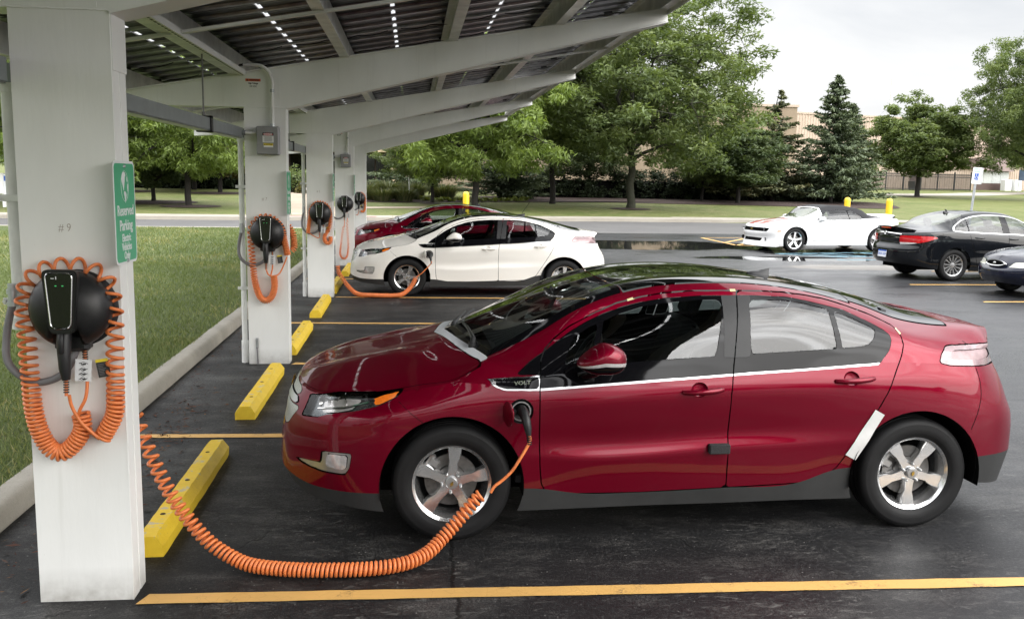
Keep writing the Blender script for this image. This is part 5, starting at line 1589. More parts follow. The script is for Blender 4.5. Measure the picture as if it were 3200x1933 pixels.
# electrical boxes on the second and fourth posts
def ebox(y, label, big):
    t = thing('electrical_box', label, 'junction box', (.248, y, 2.33))
    b = MB(); b.bbox((-.113, -.10, -.143), (.113, 0, .143), .012); b.bbox((-.108, -.112, -.138), (.108, -.10, .138), .006); b.build('enclosure', M['box_grey'], t, 35)
    b = MB()
    for x in (.10,):
        for z in (-.128, .128): b.cyl((x, -.118, z), (x, -.11, z), .006, 8)
    b.cyl((.045, -.05, .14), (.045, -.05, .165), .018, 12); b.build('fastener', M['galv'], t)
    b = MB(); b.prism([(-.048,-.02),(.062,-.02),(.062,.078),(-.048,.078)], -.1125, -.1135, 'y'); l = b.build('warning_label', M['label_white'], t)
    b = MB(); b.prism([(-.048,.048),(.062,.048),(.062,.078),(-.048,.078)], -.1135, -.1142, 'y'); b.build('label_band', M['ink'], l)
    b = MB(); b.prism([(.007+.05*math.cos(a), .062+.0125*math.sin(a)) for a in np.linspace(0, 2*PI, 24, False)], -.1142, -.1148, 'y'); b.build('label_oval', M['label_red'], l)
    b = MB(); add_text(b, 'DANGER', .022, frame((.007, -.1152, .062), (1, 0, 0), (0, 0, 1)), .0008, .95); b.build('lettering', M['label_white'], l)
    b = MB()
    for q in range(7): b.box((-.035+.004*(q % 3), -.1142, .036-q*.0075), (.05-.005*(q % 2), -.1136, .039-q*.0075))
    b.build('fine_print', M['cuff'], l)
    b = MB(); b.prism([(-.038,-.068),(.056,-.068),(.056,-.028),(-.038,-.028)], -.1125, -.1134, 'y'); l2 = b.build('caution_label', M['label_white'], t)
    b = MB(); b.prism([(-.038,-.050),(.056,-.050),(.056,-.028),(-.038,-.028)], -.1134, -.114, 'y'); b.build('label_band', M['label_yellow'], l2)
    b = MB(); add_text(b, 'CAUTION', .016, frame((.014, -.1145, -.039), (1, 0, 0), (0, 0, 1)), .0006, .95); b.prism([(-.034,-.046),(-.022,-.046),(-.028,-.033)], -.114, -.1146, 'y'); b.build('lettering', M['ink'], l2)
    c = thing('conduit', 'white conduit bending from the box to the canopy on the %s post' % ('second' if big else 'fourth'), 'pipe', (.293, y, 2.47))
    b = MB(); b.tube(curve_pts([(0, -.045, 0), (0, -.045, .36), (0, -.045, .45), (-.03, -.045, .545), (-.10, -.045, .60), (-.18, -.045, .612), (-.28, -.045, .61)], 6, False), .018, 12); b.build('pipe', M['conduit'], c, 60)
    b = MB(); b.cyl((0, -.045, .345), (0, -.045, .375), .021, 12); b.build('coupling', M['galv'], c); b = MB(); b.cyl((0, -.045, 0), (0, -.045, .03), .022, 12); b.build('coupling', M['galv'], c)
    b = MB(); b.tube([(-.28, -.045, .61), (-.31, -.045, .605), (-.34, -.04, .58), (-.36, -.03, .575)], .012, 8); b.build('wire', M['wire'], c)
    s = thing('stub_pipe', 'short white pipe from the wireway to the box on the %s post' % ('second' if big else 'fourth'), 'pipe', (0, y, 2.405))
    b = MB(); b.cyl((-.01, -.04, 0), (.135, -.04, 0), .018, 12); b.build('pipe', M['conduit'], s, 60)
    b = MB(); b.cyl((-.015, -.04, 0), (.02, -.04, 0), .026, 12); b.build('coupling', M['duct'], s, 60)
    w = thing('warning_sticker', 'small high voltage sticker on the beam of the %s post' % ('second' if big else 'fourth'), 'sticker', (.10, y-.0015, 2.89))
    b = MB(); b.prism([(-.075,-.055),(.075,-.055),(.075,.06),(-.075,.06)], 0, -.0006, 'y'); b.build('backing', M['steel_white'], w)
    b = MB(); b.prism([(-.075,.032),(.075,.032),(.075,.058),(-.075,.058)], -.0006, -.0012, 'y'); b.build('header', M['label_orange'], w)
    b = MB(); add_text(b, 'WARNING', .021, frame((.012, -.0016, .045), (1, 0, 0), (0, 0, 1)), .0008, .95); b.prism([(-.066,.036),(-.044,.036),(-.055,.055)], -.0012, -.0018, 'y')
    add_text(b, 'High Voltage', .021, frame((0, -.0010, .012), (1, 0, 0), (0, 0, 1)), .0008, .9); add_text(b, '370 VDC', .021, frame((0, -.0010, -.018), (1, 0, 0), (0, 0, 1)), .0004, .9); b.build('lettering', M['ink'], w)
ebox(SP, 'grey electrical box with danger and caution labels on the second post', True)
ebox(3*SP, 'smaller-looking grey electrical box on the fourth post', False)
b = MB(); pass
# handwritten post numbers
for k, txt in ((0, '# 9'), (1, '# 7'), (2, '# 5')):
    b = MB(); add_text(b, txt, .05, frame((.19, k*SP-.0006, 1.735), (1, .0, 0), (.04, 0, 1)), -.0006, .8, .0003)
    o = b.build('post_number', M['pencil'], None); tag(o, 'faint handwritten number %s on the %s post' % (txt[-1], ('frontmost', 'second', 'third')[k]), 'marking')
# drop pipes beside each post
for k in range(5):
    y = k*SP
    t = thing('drop_pipe', ['white drop pipe left of the frontmost post', 'white drop pipe left of the second post', 'white drop pipe left of the third post', 'white drop pipe left of the fourth post', 'white drop pipe left of the last post'][k], 'pipe', (-.058, y+.10, 0), 0, 'drop pipes beside the posts')
    b = MB(); b.cyl((0, 0, -.05 if k else 1.28), (0, 0, 2.36), .028, 14); b.build('pipe', M['conduit'], t, 60)
    b = MB(); b.cyl((0, 0, -.02 if k else 1.27), (0, 0, .235 if k else 1.32), .036, 14); b.build('coupling', M['conduit'], t, 60); b = MB(); b.cyl((0, 0, 2.32), (0, 0, 2.36), .036, 14); b.build('coupling', M['conduit'], t, 60)
    for z in ((.80, 1.86) if k else (1.40, 1.86)):
        b = MB(); b.box((-.055, -.035, z-.015), (.055, -.027, z+.015)); b.lathe([(.03, -.015), (.034, -.015), (.034, .015), (.03, .015)], 14, Matrix.Translation((0, 0, z))); b.cyl((-.045, -.05, z), (-.045, -.02, z), .008, 8); b.build('strap', M['galv_light'], t)
t = thing('ground_lug', 'grey earthing lug and cable low on the second post', 'fitting', (.085, SP, 0))
b = MB(); b.box((-.012, -.012, .17), (.012, 0, .28)); b.cyl((0, -.014, .25), (0, 0, .25), .008, 8); b.build('lug', M['galv'], t)
b = MB(); b.tube([(0, -.012, .18), (.002, -.016, .12), (.006, -.014, .05), (.008, -.012, -.02)], .008, 8); b.build('wire', M['cuff'], t)
# ------------------------------------------------------------------ ground
def tz(y): return 0.0 if y < 41 else .15+max(0., y-43)*.0215

def asphalt():
    t = NT('asphalt'); p = t.pos()
    sx = t.new('ShaderNodeSeparateXYZ'); t.link(p, sx.inputs[0]); X, Y = sx.outputs[0], sx.outputs[1]
    big = t.noise(p, .35, 5, .6); mid = t.noise(t.mapping(p, (.8, 1.7, 1)), 1.9, 9, .78, .25); peb = t.noise(p, 52, 2, .6); fine = t.noise(p, 95, 4, .75); grit = t.noise(p, 240, 1, .5)
    base = t.ramp(big, [(.3, (.009, .009, .0095)), (.7, (.019, .019, .020))])
    # worn streaks where the seal coat has gone grey
    wear = t.math('MULTIPLY', t.ramp(mid, [(.50, 0.), (.62, 1.)]), t.ramp(fine, [(.42, 0.), (.58, 1.)]))
    base = t.mix(t.math('MULTIPLY', wear, .50), base, (.15, .143, .135))
    base = t.mix(t.ramp(peb, [(.35, .55), (.60, 0.)]), base, (.004, .004, .0045)); base = t.mix(t.ramp(peb, [(.60, 0.), (.78, .5)]), base, (.085, .082, .08))
    base = t.mix(t.math('MULTIPLY', t.ramp(grit, [(.62, 0.), (.76, 1.)]), .42), base, (.22, .21, .20))
    fl = t.new('ShaderNodeTexVoronoi', feature='F1'); fl.inputs['Scale'].default_value = 26; t.link(t.mapping(p, (1, 1, 0)), fl.inputs['Vector'])
    fleck = t.math('MULTIPLY', t.ramp(fl.outputs['Distance'], [(.05, 1.), (.13, 0.)]), t.ramp(t.noise(p, 5, 5, .7), [(.50, 0.), (.60, 1.)]))
    scr = t.math('MULTIPLY', t.ramp(t.noise(t.mapping(p, (9, 26, 1)), 1.0, 8, .8, .8), [(.54, 0.), (.62, 1.)]), t.ramp(t.noise(p, .9, 5, .65), [(.45, 0.), (.60, 1.)]))
    base = t.mix(t.math('MULTIPLY', scr, .55), base, (.17, .165, .155)); base = t.mix(t.math('MULTIPLY', fleck, .7), base, (.34, .33, .31))
    # blue-grey sheen of the sky painted into the colour of the open lot
    op = t.new('ShaderNodeMapRange'); op.inputs[1].default_value = 4.5; op.inputs[2].default_value = 8.5; t.link(t.math('ADD', X, t.math('MULTIPLY', big, 1.5)), op.inputs[0])
    base = t.mix(t.math('MULTIPLY', op.outputs[0], .55), base, t.ramp(big, [(.3, (.022, .023, .027)), (.7, (.040, .041, .046))]))
    # cracks
    wv = t.new('ShaderNodeVectorMath', operation='ADD'); nz = t.new('ShaderNodeTexNoise'); nz.inputs['Scale'].default_value = 1.8; nz.inputs['Detail'].default_value = 5; t.link(p, nz.inputs['Vector'])
    sc = t.new('ShaderNodeVectorMath', operation='SCALE'); sc.inputs['Scale'].default_value = .9; t.link(nz.outputs['Color'], sc.inputs[0]); t.link(p, wv.inputs[0]); t.link(sc.outputs[0], wv.inputs[1])
    vo = t.new('ShaderNodeTexVoronoi', feature='DISTANCE_TO_EDGE'); vo.inputs['Scale'].default_value = .38; t.link(wv.outputs[0], vo.inputs['Vector'])
    v2 = t.new('ShaderNodeTexVoronoi', feature='DISTANCE_TO_EDGE'); v2.inputs['Scale'].default_value = 3.2; t.link(wv.outputs[0], v2.inputs['Vector'])
    ck = t.math('MULTIPLY', t.ramp(vo.outputs['Distance'], [(.0, 1.), (.005, .0)]), t.ramp(t.noise(p, 1.1, 4, .7), [(.46, 0.), (.58, 1.)]))
    c2 = t.math('MULTIPLY', t.ramp(v2.outputs['Distance'], [(.0, 1.), (.025, .0)]), t.ramp(t.noise(p, .6, 4), [(.55, 0.), (.66, .5)]))
    jx = t.math('ABSOLUTE', t.math('SUBTRACT', X, t.math('ADD', 1.84, t.math('MULTIPLY', t.noise(t.mapping(p, (0, 1, 0)), 3.0, 5, .7), .16))))
    jk = t.math('MULTIPLY', t.ramp(jx, [(.006, 1.), (.014, 0.)]), t.math('LESS_THAN', Y, 1.2))
    cr = t.math('MAXIMUM', t.math('MAXIMUM', ck, c2), jk)
    base = t.mix(t.math('MULTIPLY', cr, .85), base, (.004, .004, .004))
    # old paving joints under the canopy
    # oil stains
    oil = t.ramp(t.noise(t.mapping(p, (.8, 2.2, 1), (3.1, .7, 0)), .9, 4, .6), [(.66, 0.), (.72, .75)])
    base = t.mix(oil, base, (.006, .006, .006))
    # wetness
    def ell(cx, cy, rx, ry):
        a = t.math('DIVIDE', t.math('SUBTRACT', X, cx), rx); b = t.math('DIVIDE', t.math('SUBTRACT', Y, cy), ry)
        r = t.math('ADD', t.math('MULTIPLY', a, a), t.math('MULTIPLY', b, b))
        r = t.math('ADD', r, t.math('MULTIPLY', t.math('SUBTRACT', t.noise(t.mapping(p, (.7, 1.3, 1)), .55, 5, .65), .5), 2.6))
        return t.ramp(r, [(.75, 1.), (1.15, 0.)])
    pud = t.math('MAXIMUM', ell(9.0, 24.3, 5.5, 2.1), t.math('MAXIMUM', ell(16.0, 21.6, 4.5, 1.3), ell(12.0, 19.6, 2.6, .8)))
    dry = ell(13.5, 17.2, 3.2, .75)
    base = t.mix(t.math('MULTIPLY', dry, .75), base, (.16, .145, .125))
    damp = t.ramp(t.noise(t.mapping(p, (.5, 1.0, 1)), .8, 5, .6), [(.38, 0.), (.62, 1.)])
    rough = t.math('SUBTRACT', .66, t.math('MULTIPLY', damp, .22))
    rough = t.math('SUBTRACT', rough, t.math('MULTIPLY', op.outputs[0], .16))
    rough = t.math('ADD', rough, t.math('MULTIPLY', t.math('SUBTRACT', peb, .5), .6))
    rough = t.math('MAXIMUM', t.math('MULTIPLY', rough, t.math('SUBTRACT', 1.0, t.math('MULTIPLY', pud, .93))), .03)
    base = t.mix(t.math('MULTIPLY', pud, .6), base, (.010, .010, .010))
    t.set(Base_Color=base, Roughness=rough); t.link(t.math('ADD', .16, t.math('MULTIPLY', t.math('MAXIMUM', t.math('MULTIPLY', op.outputs[0], .45), pud), .4)), t.b.inputs['Specular IOR Level'])
    h = t.math('ADD', t.math('MULTIPLY', fine, .5), t.math('MULTIPLY', cr, -.8))
    bp = t.bump(h, .6, .005); t.link(t.math('MULTIPLY', t.math('SUBTRACT', 1.0, pud), .5), bp.inputs['Strength'])
    return t.m
M['asphalt'] = asphalt()

def lawn_mat(name, a, b, c, sc=1.0):
    t = NT(name); p = t.pos()
    big = t.noise(p, .16*sc, 5, .6); mid = t.noise(t.mapping(p, (1, .6, 1)), 1.3*sc, 6, .7); fine = t.noise(p, 28, 4, .75)
    col = t.mix(t.ramp(big, [(.38, 0.), (.64, 1.)]), a, b)
    col = t.mix(t.math('MULTIPLY', t.ramp(mid, [(.48, 0.), (.72, 1.)]), .75), col, c)
    col = t.mix(t.ramp(fine, [(.3, .65), (.6, 0.)]), col, tuple(x*.35 for x in a))
    t.set(Base_Color=col, Roughness=.8); t.b.inputs['Specular IOR Level'].default_value = .2
    t.bump(fine, .8, .05)
    return t.m
M['lawn'] = lawn_mat('lawn', (.115, .145, .042), (.165, .185, .066), (.27, .235, .12))
M['soil'] = lawn_mat('near_soil', (.075, .105, .03), (.09, .12, .036), (.14, .135, .06))
def concrete(name, a, b, sc=6, bump=.2):
    t = NT(name); p = t.pos()
    n = t.noise(p, sc*.3, 6, .7); f = t.noise(p, 90, 3, .6)
    c = t.ramp(n, [(.3, a), (.7, b)]); c = t.mix(t.ramp(f, [(.55, 0.), (.75, .45)]), c, tuple(x*.5 for x in a))
    t.set(Base_Color=c, Roughness=.85); t.bump(f, bump, .006); return t.m
M['kerb'] = concrete('kerb_concrete', (.24, .225, .19), (.36, .335, .29), 6, .5)
M['walk'] = concrete('pavement_concrete', (.26, .235, .195), (.33, .305, .26), 2)
M['path'] = concrete('path_concrete', (.29, .235, .175), (.37, .305, .235), 2)
M['road'] = concrete('road_asphalt', (.068, .066, .066), (.098, .095, .093), 1)
def mulch():
    t = NT('mulch'); p = t.pos(); n = t.noise(p, 9, 5, .7); t.set(Base_Color=t.ramp(n, [(.35, (.018, .010, .008)), (.7, (.062, .034, .026))]), Roughness=.9); t.bump(n, 1., .06); return t.m
M['mulch'] = mulch()
def line_paint(name, col, wear):
    t = NT(name); p = t.pos()
    n = t.noise(t.mapping(p, (1, 1, 1)), 4, 6, .7); f = t.noise(p, 70, 3, .7); n3 = t.noise(p, 1.1, 5, .6)
    c = t.ramp(n3, [(.35, tuple(x*.82 for x in col)), (.65, col)])
    m = t.math('MULTIPLY', t.ramp(n, [(.56, 0.), (.66, 1.)]), t.ramp(f, [(.42, 0.), (.55, 1.)]))
    c = t.mix(t.math('MULTIPLY', m, wear), c, (.05, .045, .04))
    v = t.new('ShaderNodeTexVoronoi', feature='DISTANCE_TO_EDGE'); v.inputs['Scale'].default_value = 14; t.link(p, v.inputs['Vector'])
    c = t.mix(t.math('MULTIPLY', t.ramp(v.outputs['Distance'], [(.0, .35), (.02, 0.)]), t.ramp(n, [(.4, 0.), (.55, 1.)])), c, (.15, .10, .03))
    t.set(Base_Color=c, Roughness=.6); t.bump(f, .3, .003); return t.m
M['yellow_line'] = line_paint('yellow_line_paint', (.66, .385, .115), .8)
M['blue_line'] = line_paint('blue_line_paint', (.20, .40, .50), .8)

def sheet(name, pts, z, mat, kind='structure', zf=None):
    V = [(x, y, (zf(y) if zf else 0)+z) for x, y in pts]
    me = mesh_from(name, V, [tuple(range(len(V)))], (mat,))
    o = bpy.data.objects.new(name, me); COL.objects.link(o); o['kind'] = kind
    return o
# the terrain to the horizon
gx_ = [-900, -300, -120, -60, -30, -10, 0, 10, 20, 40, 60, 90, 140, 300, 900]; gy_ = [-600, -100, -30, 0, 20, 35, 40.9, 41.5, 43, 50, 60, 75, 90, 110, 140, 200, 400, 1500]
V = [(x, y, (tz(min(y, 200)) if y > 41 else -.05)) for y in gy_ for x in gx_]; nx = len(gx_)
F = [(j*nx+i, j*nx+i+1, j*nx+nx+i+1, j*nx+nx+i) for j in range(len(gy_)-1) for i in range(nx-1)]
o = bpy.data.objects.new('ground', mesh_from('ground', V, F, (M['lawn'],))); COL.objects.link(o); o['kind'] = 'structure'
FK = [(-140, 24.0), (-60, 31.5), (-14, 36.6), (-4, 37.6), (4, 39.4), (12, 40.9), (24, 41.3), (40, 41.8), (70, 43.5), (140, 47)]
sheet('parking_lot', [(-.547, -60), (160, -60), (160, 48)]+FK[::-1][1:6]+[(-.547, 38.0)], 0, M['asphalt'])
sheet('road', [(-140, 17.5), (-20, 29.4), (-.6, 30.0), (22, 31.5), (60, 34.5)]+[p for p in FK[::-1] if p[0] <= 70], .004, M['road'])
# far pavement with its kerb
def offset_strip(L, d0, d1):
    return [(x, y+d0) for x, y in L]+[(x, y+d1) for x, y in L[::-1]]
b = MB()
for (x0, y0), (x1, y1) in zip(FK[:-1], FK[1:]):
    b.add([(x0, y0, 0), (x1, y1, 0), (x1, y1, .15), (x0, y0, .15), (x1, y1+.18, .155), (x0, y0+.18, .155)], [(0, 1, 2, 3), (3, 2, 4, 5)])
o = b.build('far_kerb', M['walk'], None, None); o['kind'] = 'structure'
b = MB()
for (x0, y0), (x1, y1) in zip(FK[:-1], FK[1:]):
    n = max(1, int((x1-x0)/1.6))
    for k in range(n):
        xa, xb = x0+(x1-x0)*k/n, x0+(x1-x0)*(k+1)/n-.012; ya, yb = y0+(y1-y0)*k/n, y0+(y1-y0)*(k+1)/n
        w = 1.9 if xa < 14 else 2.6
        b.add([(xa, ya+.185, .158), (xb, yb+.185, .158), (xb, yb+w+.185, .168), (xa, ya+w+.185, .168)], [(0, 1, 2, 3)])
o = b.build('pavement', M['walk'], None, None); o['kind'] = 'structure'
sheet('lawn_edge', offset_strip(FK, .1, 7), .14, M['lawn'])
def path_strip(name, L, w, mat, z=.02):
    P = curve_pts(L, 8, False); T = np.gradient(P, axis=0); T /= np.linalg.norm(T, axis=1)[:, None]
    Lf = P+np.stack([-T[:, 1], T[:, 0]], 1)*w/2; Rt = P-np.stack([-T[:, 1], T[:, 0]], 1)*w/2
    V = []; F = []
    for a, c in zip(Lf, Rt): V += [(a[0], a[1], tz(a[1])+z), (c[0], c[1], tz(c[1])+z)]
    for i in range(len(P)-1): F.append((2*i, 2*i+1, 2*i+3, 2*i+2))
    o = bpy.data.objects.new(name, mesh_from(name, V, F, (mat,))); COL.objects.link(o); o['kind'] = 'structure'
path_strip('footpath', [(-2.2, 39.6), (-3.2, 44), (-4.6, 51), (-6.4, 60), (-7.2, 70)], 3.0, M['path'])
path_strip('footpath', [(-3.6, 46.2), (-1, 48.2), (2.5, 49.6), (4.4, 50.6)], 1.6, M['path'], .024)
path_strip('drive', [(42, 86), (52, 88.2), (62, 92), (74, 101), (96, 112)], 5.5, M['walk'], .03)
for k, (x, y) in enumerate(((-3.5, 38.75), (-.35, 39.1))):
    o = sheet('tactile_paving', [(x-.35, y-.3), (x+.4, y-.25), (x+.4, y+.35), (x-.35, y+.3)], .168, concrete('tactile_%d' % k, (.26, .12, .11), (.32, .16, .14), 20))
# near lawn inside the kerb
NL = [(-60, -60), (-.72, -60), (-.72, 29.2), (-1.2, 29.7), (-12, 29.0), (-60, 24.5)]
sheet('near_lawn', NL, .115, M['soil'])
b = MB()
def kerb_run(L, flip=False):
    prof_ = [(0, -.05), (.012, .085), (.03, .115), (.06, .130), (.16, .132), (.185, .118), (.19, .0)]
    P = np.array(L, float); T = np.gradient(P, axis=0); T /= np.linalg.norm(T, axis=1)[:, None]; N = np.stack([-T[:, 1], T[:, 0]], 1)
    V = []; F = []; m = len(prof_)
    for i in range(len(P)):
        jit = rng.normal(0, .003)
        for d, z in prof_: q = P[i]+N[i]*(d+jit); V.append((q[0], q[1], z))
    for i in range(len(P)-1):
        for j in range(m-1): F.append((i*m+j, i*m+j+1, (i+1)*m+j+1, (i+1)*m+j))
    return V, F
L = [(-.547, y) for y in np.arange(-20, 29, .35)]+[(-.60, 29.3), (-.8, 29.75), (-1.3, 29.95), (-3, 29.9), (-12, 29.2), (-60, 24.7)]
V, F = kerb_run(L); b.add(V, F); o = b.build('kerb', M['kerb'], None, 50); o['kind'] = 'structure'
# grass blades on the near lawn
def blades(name, n, xr, yf, hgt, wid, mat, z0=.115):
    x = rng.uniform(xr[0], xr[1], n); y = yf(rng.random(n)); h = hgt*(.5+rng.random(n)); w = wid*(.7+.6*rng.random(n))
    a = rng.uniform(0, 2*PI, n); lean = rng.normal(0, .55, (n, 2))*h[:, None]
    B = np.stack([x, y, np.full(n, z0)], 1); d = np.stack([np.cos(a), np.sin(a), np.zeros(n)], 1)*w[:, None]
    tip = B+np.concatenate([lean, h[:, None]], 1)
    V = np.stack([B-d, B+d, tip], 1).reshape(-1, 3)
    return V, np.arange(3*n).reshape(-1, 3), np.repeat(rng.random(n), 3)
def fast_mesh(name, V, F, mat, tint=None):
    me = bpy.data.meshes.new(name); n, k = F.shape
    me.vertices.add(len(V)); me.vertices.foreach_set('co', np.ascontiguousarray(V, np.float32).ravel())
    me.loops.add(n*k); me.loops.foreach_set('vertex_index', np.ascontiguousarray(F, np.int32).ravel())
    me.polygons.add(n); me.polygons.foreach_set('loop_start', np.arange(0, n*k, k, dtype=np.int32))
    me.update(calc_edges=True)
    if tint is not None:
        at = me.attributes.new('tint', 'FLOAT', 'POINT'); at.data.foreach_set('value', np.ascontiguousarray(tint, np.float32))
    me.materials.append(mat); me.validate(); return me
def leaf_mat(name, stops, trans=.35, rough=.5):
    t = NT(name); at = t.new('ShaderNodeAttribute', attribute_name='tint')
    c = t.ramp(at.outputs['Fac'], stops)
    t.n.remove(t.b); d = t.new('ShaderNodeBsdfDiffuse'); tr = t.new('ShaderNodeBsdfTranslucent'); g = t.new('ShaderNodeBsdfGlossy'); g.inputs['Roughness'].default_value = rough
    t.link(c, d.inputs[0]); t.link(t.mix(1.0, c, (1.15, 1.2, .5), 'MULTIPLY'), tr.inputs[0]); g.inputs[0].default_value = (.8, .85, .8, 1)
    m1 = t.new('ShaderNodeMixShader'); m1.inputs[0].default_value = trans; t.link(d.outputs[0], m1.inputs[1]); t.link(tr.outputs[0], m1.inputs[2])
    m2 = t.new('ShaderNodeMixShader'); m2.inputs[0].default_value = .035; t.link(m1.outputs[0], m2.inputs[1]); t.link(g.outputs[0], m2.inputs[2])
    t.link(m2.outputs[0], t.out.inputs[0]); return t.m
M['blade'] = leaf_mat('grass_blade', [(0, (.09, .12, .036)), (.6, (.145, .18, .062)), (.90, (.19, .215, .085)), (1, (.33, .29, .14))], .3)
parts = [blades('a', 46000, (-2.9, -.70), lambda u: -1.0+7.5*u**1.2, .042, .0035, None),
         blades('b', 52000, (-6.5, -.70), lambda u: 5+11*u, .044, .006, None),
         blades('c', 34000, (-11, -.72), lambda u: 15+14*u, .06, .010, None)]
V = np.concatenate([p[0] for p in parts]); F = np.arange(len(V)).reshape(-1, 3); T_ = np.concatenate([p[2] for p in parts])
pat = np.clip(T_+.25*np.sin(V[:, 0]*1.7+np.sin(V[:, 1]*.9)*2)*np.cos(V[:, 1]*.7), 0, 1)
o = bpy.data.objects.new('grass', fast_mesh('grass', V, F, M['blade'], pat)); COL.objects.link(o)
tag(o, 'short mown grass growing behind the concrete kerb', 'grass', None, 'stuff')

# painted stall lines
SK = -.0255
def pline(name, x0, x1, y, w=.10, sk=SK, mat='yellow_line', z=.0045):
    n = max(2, int((x1-x0)/.12)); V = []; F = []
    for i in range(n+1):
        x = x0+(x1-x0)*i/n; j0, j1 = rng.normal(0, .002, 2)
        V += [(x, y+sk*x-w/2+j0, z), (x, y+sk*x+w/2+j1, z)]
    V[0] = (V[0][0]-.035, V[0][1], z)
    for i in range(n): F.append((2*i, 2*i+2, 2*i+3, 2*i+1))
    o = bpy.data.objects.new(name, mesh_from(name, V, F, (M[mat],))); COL.objects.link(o); o['kind'] = 'structure'
for k in range(-2, 9):
    pline('parking_line', .475 if k % 2 == 0 else -.35, 5.6, k*2.77+.004)
for y, x0 in ((13.27, 11.85), (10.62, 11.72), (8.0, 11.6), (16.1, 14.0)): pline('parking_line', x0, 17.5, y-.02*x0, .10, .03)
def seg(name, a, b_, w, mat, z=.0045):
    a = Vector((*a, z)); b_ = Vector((*b_, z)); d = (b_-a).normalized(); n = Vector((-d.y, d.x, 0))*w/2
    o = bpy.data.objects.new(name, mesh_from(name, [a-n, b_-n, b_+n, a+n], [(0, 1, 2, 3)], (M[mat],))); COL.objects.link(o); o['kind'] = 'structure'
for a, b_ in (((12.25, 28.4), (12.2, 24.6)), ((12.2, 24.6), (13.6, 24.3)), ((12.25, 28.4), (15.5, 28.9)), ((12.35, 26.0), (14.3, 28.9)), ((12.2, 24.6), (14.0, 26.9))): seg('yellow_hatching', a, b_, .12, 'yellow_line')
for a, b_ in (((12.15, 21.2), (17.2, 22.4)), ((12.15, 21.2), (13.5, 20.2)), ((13.5, 20.2), (16.4, 20.9)), ((13.6, 21.55), (14.6, 20.45)), ((15.0, 21.9), (15.6, 20.7)), ((13.0, 21.4), (14.0, 20.3)), ((12.3, 22.8), (12.9, 22.35)), ((13.1, 19.3), (14.4, 19.4))): seg('blue_hatching', a, b_, .10, 'blue_line')
# yellow wheel stops
M['stop_yellow'] = None
def stop_paint():
    t = NT('wheel_stop_paint'); p = t.obj(); n = t.noise(p, 9, 6, .7); f = t.noise(p, 70, 3, .7)
    z = t.new('ShaderNodeSeparateXYZ'); t.link(p, z.inputs[0])
    c = t.ramp(n, [(.3, (.68, .45, .022)), (.7, (.80, .56, .034))])
    chip = t.math('MULTIPLY', t.ramp(n, [(.55, 0.), (.60, 1.)]), t.ramp(z.outputs[2], [(.095, 0.), (.11, 1.)]))
    c = t.mix(t.math('MULTIPLY', chip, .8), c, (.42, .39, .32))
    c = t.mix(t.ramp(f, [(.62, 0.), (.74, .5)]), c, (.20, .14, .05))
    t.set(Base_Color=c, Roughness=.6); t.bump(f, .5, .004); return t.m
M['stop_yellow'] = stop_paint()
b = MB(); pr = [(-.082, 0), (-.082, .058), (-.042, .115), (.042, .115), (.082, .058), (.082, 0)]
ns = 24; V = []; F = []
for i in range(ns+1):
    y = 1.80*i/ns; e = .012 if i in (0, ns) else 0
    for (x, z) in pr: V.append((x*(1-e*2)+rng.normal(0, .0012), y, z*(1-e*3)+(rng.normal(0, .0012) if z > 0 else 0)))
for i in range(ns):
    for j in range(6): F.append((i*6+j, (i+1)*6+j, (i+1)*6+(j+1) % 6, i*6+(j+1) % 6))
F.append(tuple(range(6))); F.append(tuple(range(ns*6+5, ns*6-1, -1)))
b.add(V, F); STOP = b.mesh('wheel_stop', M['stop_yellow'], 25)
b = MB()
for y in (.32, .90, 1.48): b.lathe([(.0001, .004), (.013, .003), (.016, .0)], 12, Matrix.Translation((0, y, .1145)))
PIN = b.mesh('anchor_pin', M['mulch'])
names = ['nearest yellow wheel stop, in front of the big crimson hatchback', 'yellow wheel stop beside the base of the second post, nearer side', 'yellow wheel stop partly behind the second post', 'yellow wheel stop before the base of the third post', 'yellow wheel stop behind the third post, under the orange coil', 'yellow wheel stop at the nose of the cream hatchback', 'farthest yellow wheel stop, at the nose of the far crimson hatchback']
for k, lab in enumerate(names):
    t = thing('wheel_stop', lab, 'wheel stop', (.352+rng.normal(0, .006), .47+k*2.77+rng.normal(0, .02), .001), R(rng.normal(.2, .35)), 'yellow wheel stops at the head of the stalls')
    spawn('block', STOP, None, t); spawn('anchor_pin', PIN, None, t)
# leaf litter along the kerb
def litter():
    n = 1500; u = rng.random(n)
    y = -1+20*u; x = -.5+np.abs(rng.normal(0, .28, n))*(.6+.5*np.sin(y*1.1)**2)
    k = n//3; y[:k] = 2.2+rng.normal(0, 1.0, k); x[:k] = np.abs(rng.normal(0, .22, k))-.30
    s = rng.uniform(.004, .016, n); a = rng.uniform(0, 2*PI, n); l = s*rng.uniform(1, 3, n)
    d = np.stack([np.cos(a), np.sin(a), np.zeros(n)], 1); e = np.stack([-np.sin(a), np.cos(a), rng.uniform(-.2, .5, n)], 1)
    C = np.stack([x, y, np.full(n, .006)+rng.random(n)*.006], 1)
    V = np.stack([C-d*l[:, None], C-e*s[:, None]*.5, C+d*l[:, None], C+e*s[:, None]*.5], 1).reshape(-1, 3)
    return V, np.arange(4*n).reshape(-1, 4), np.repeat(rng.random(n), 4)
V, F, T_ = litter()
M['litter'] = leaf_mat('leaf_litter', [(0, (.030, .010, .006)), (.6, (.075, .024, .014)), (1, (.14, .07, .03))], .05)
o = bpy.data.objects.new('leaf_litter', fast_mesh('leaf_litter', V, F, M['litter'], T_)); COL.objects.link(o); tag(o, 'reddish brown leaf litter scattered along the kerb foot', 'leaf litter', None, 'stuff')
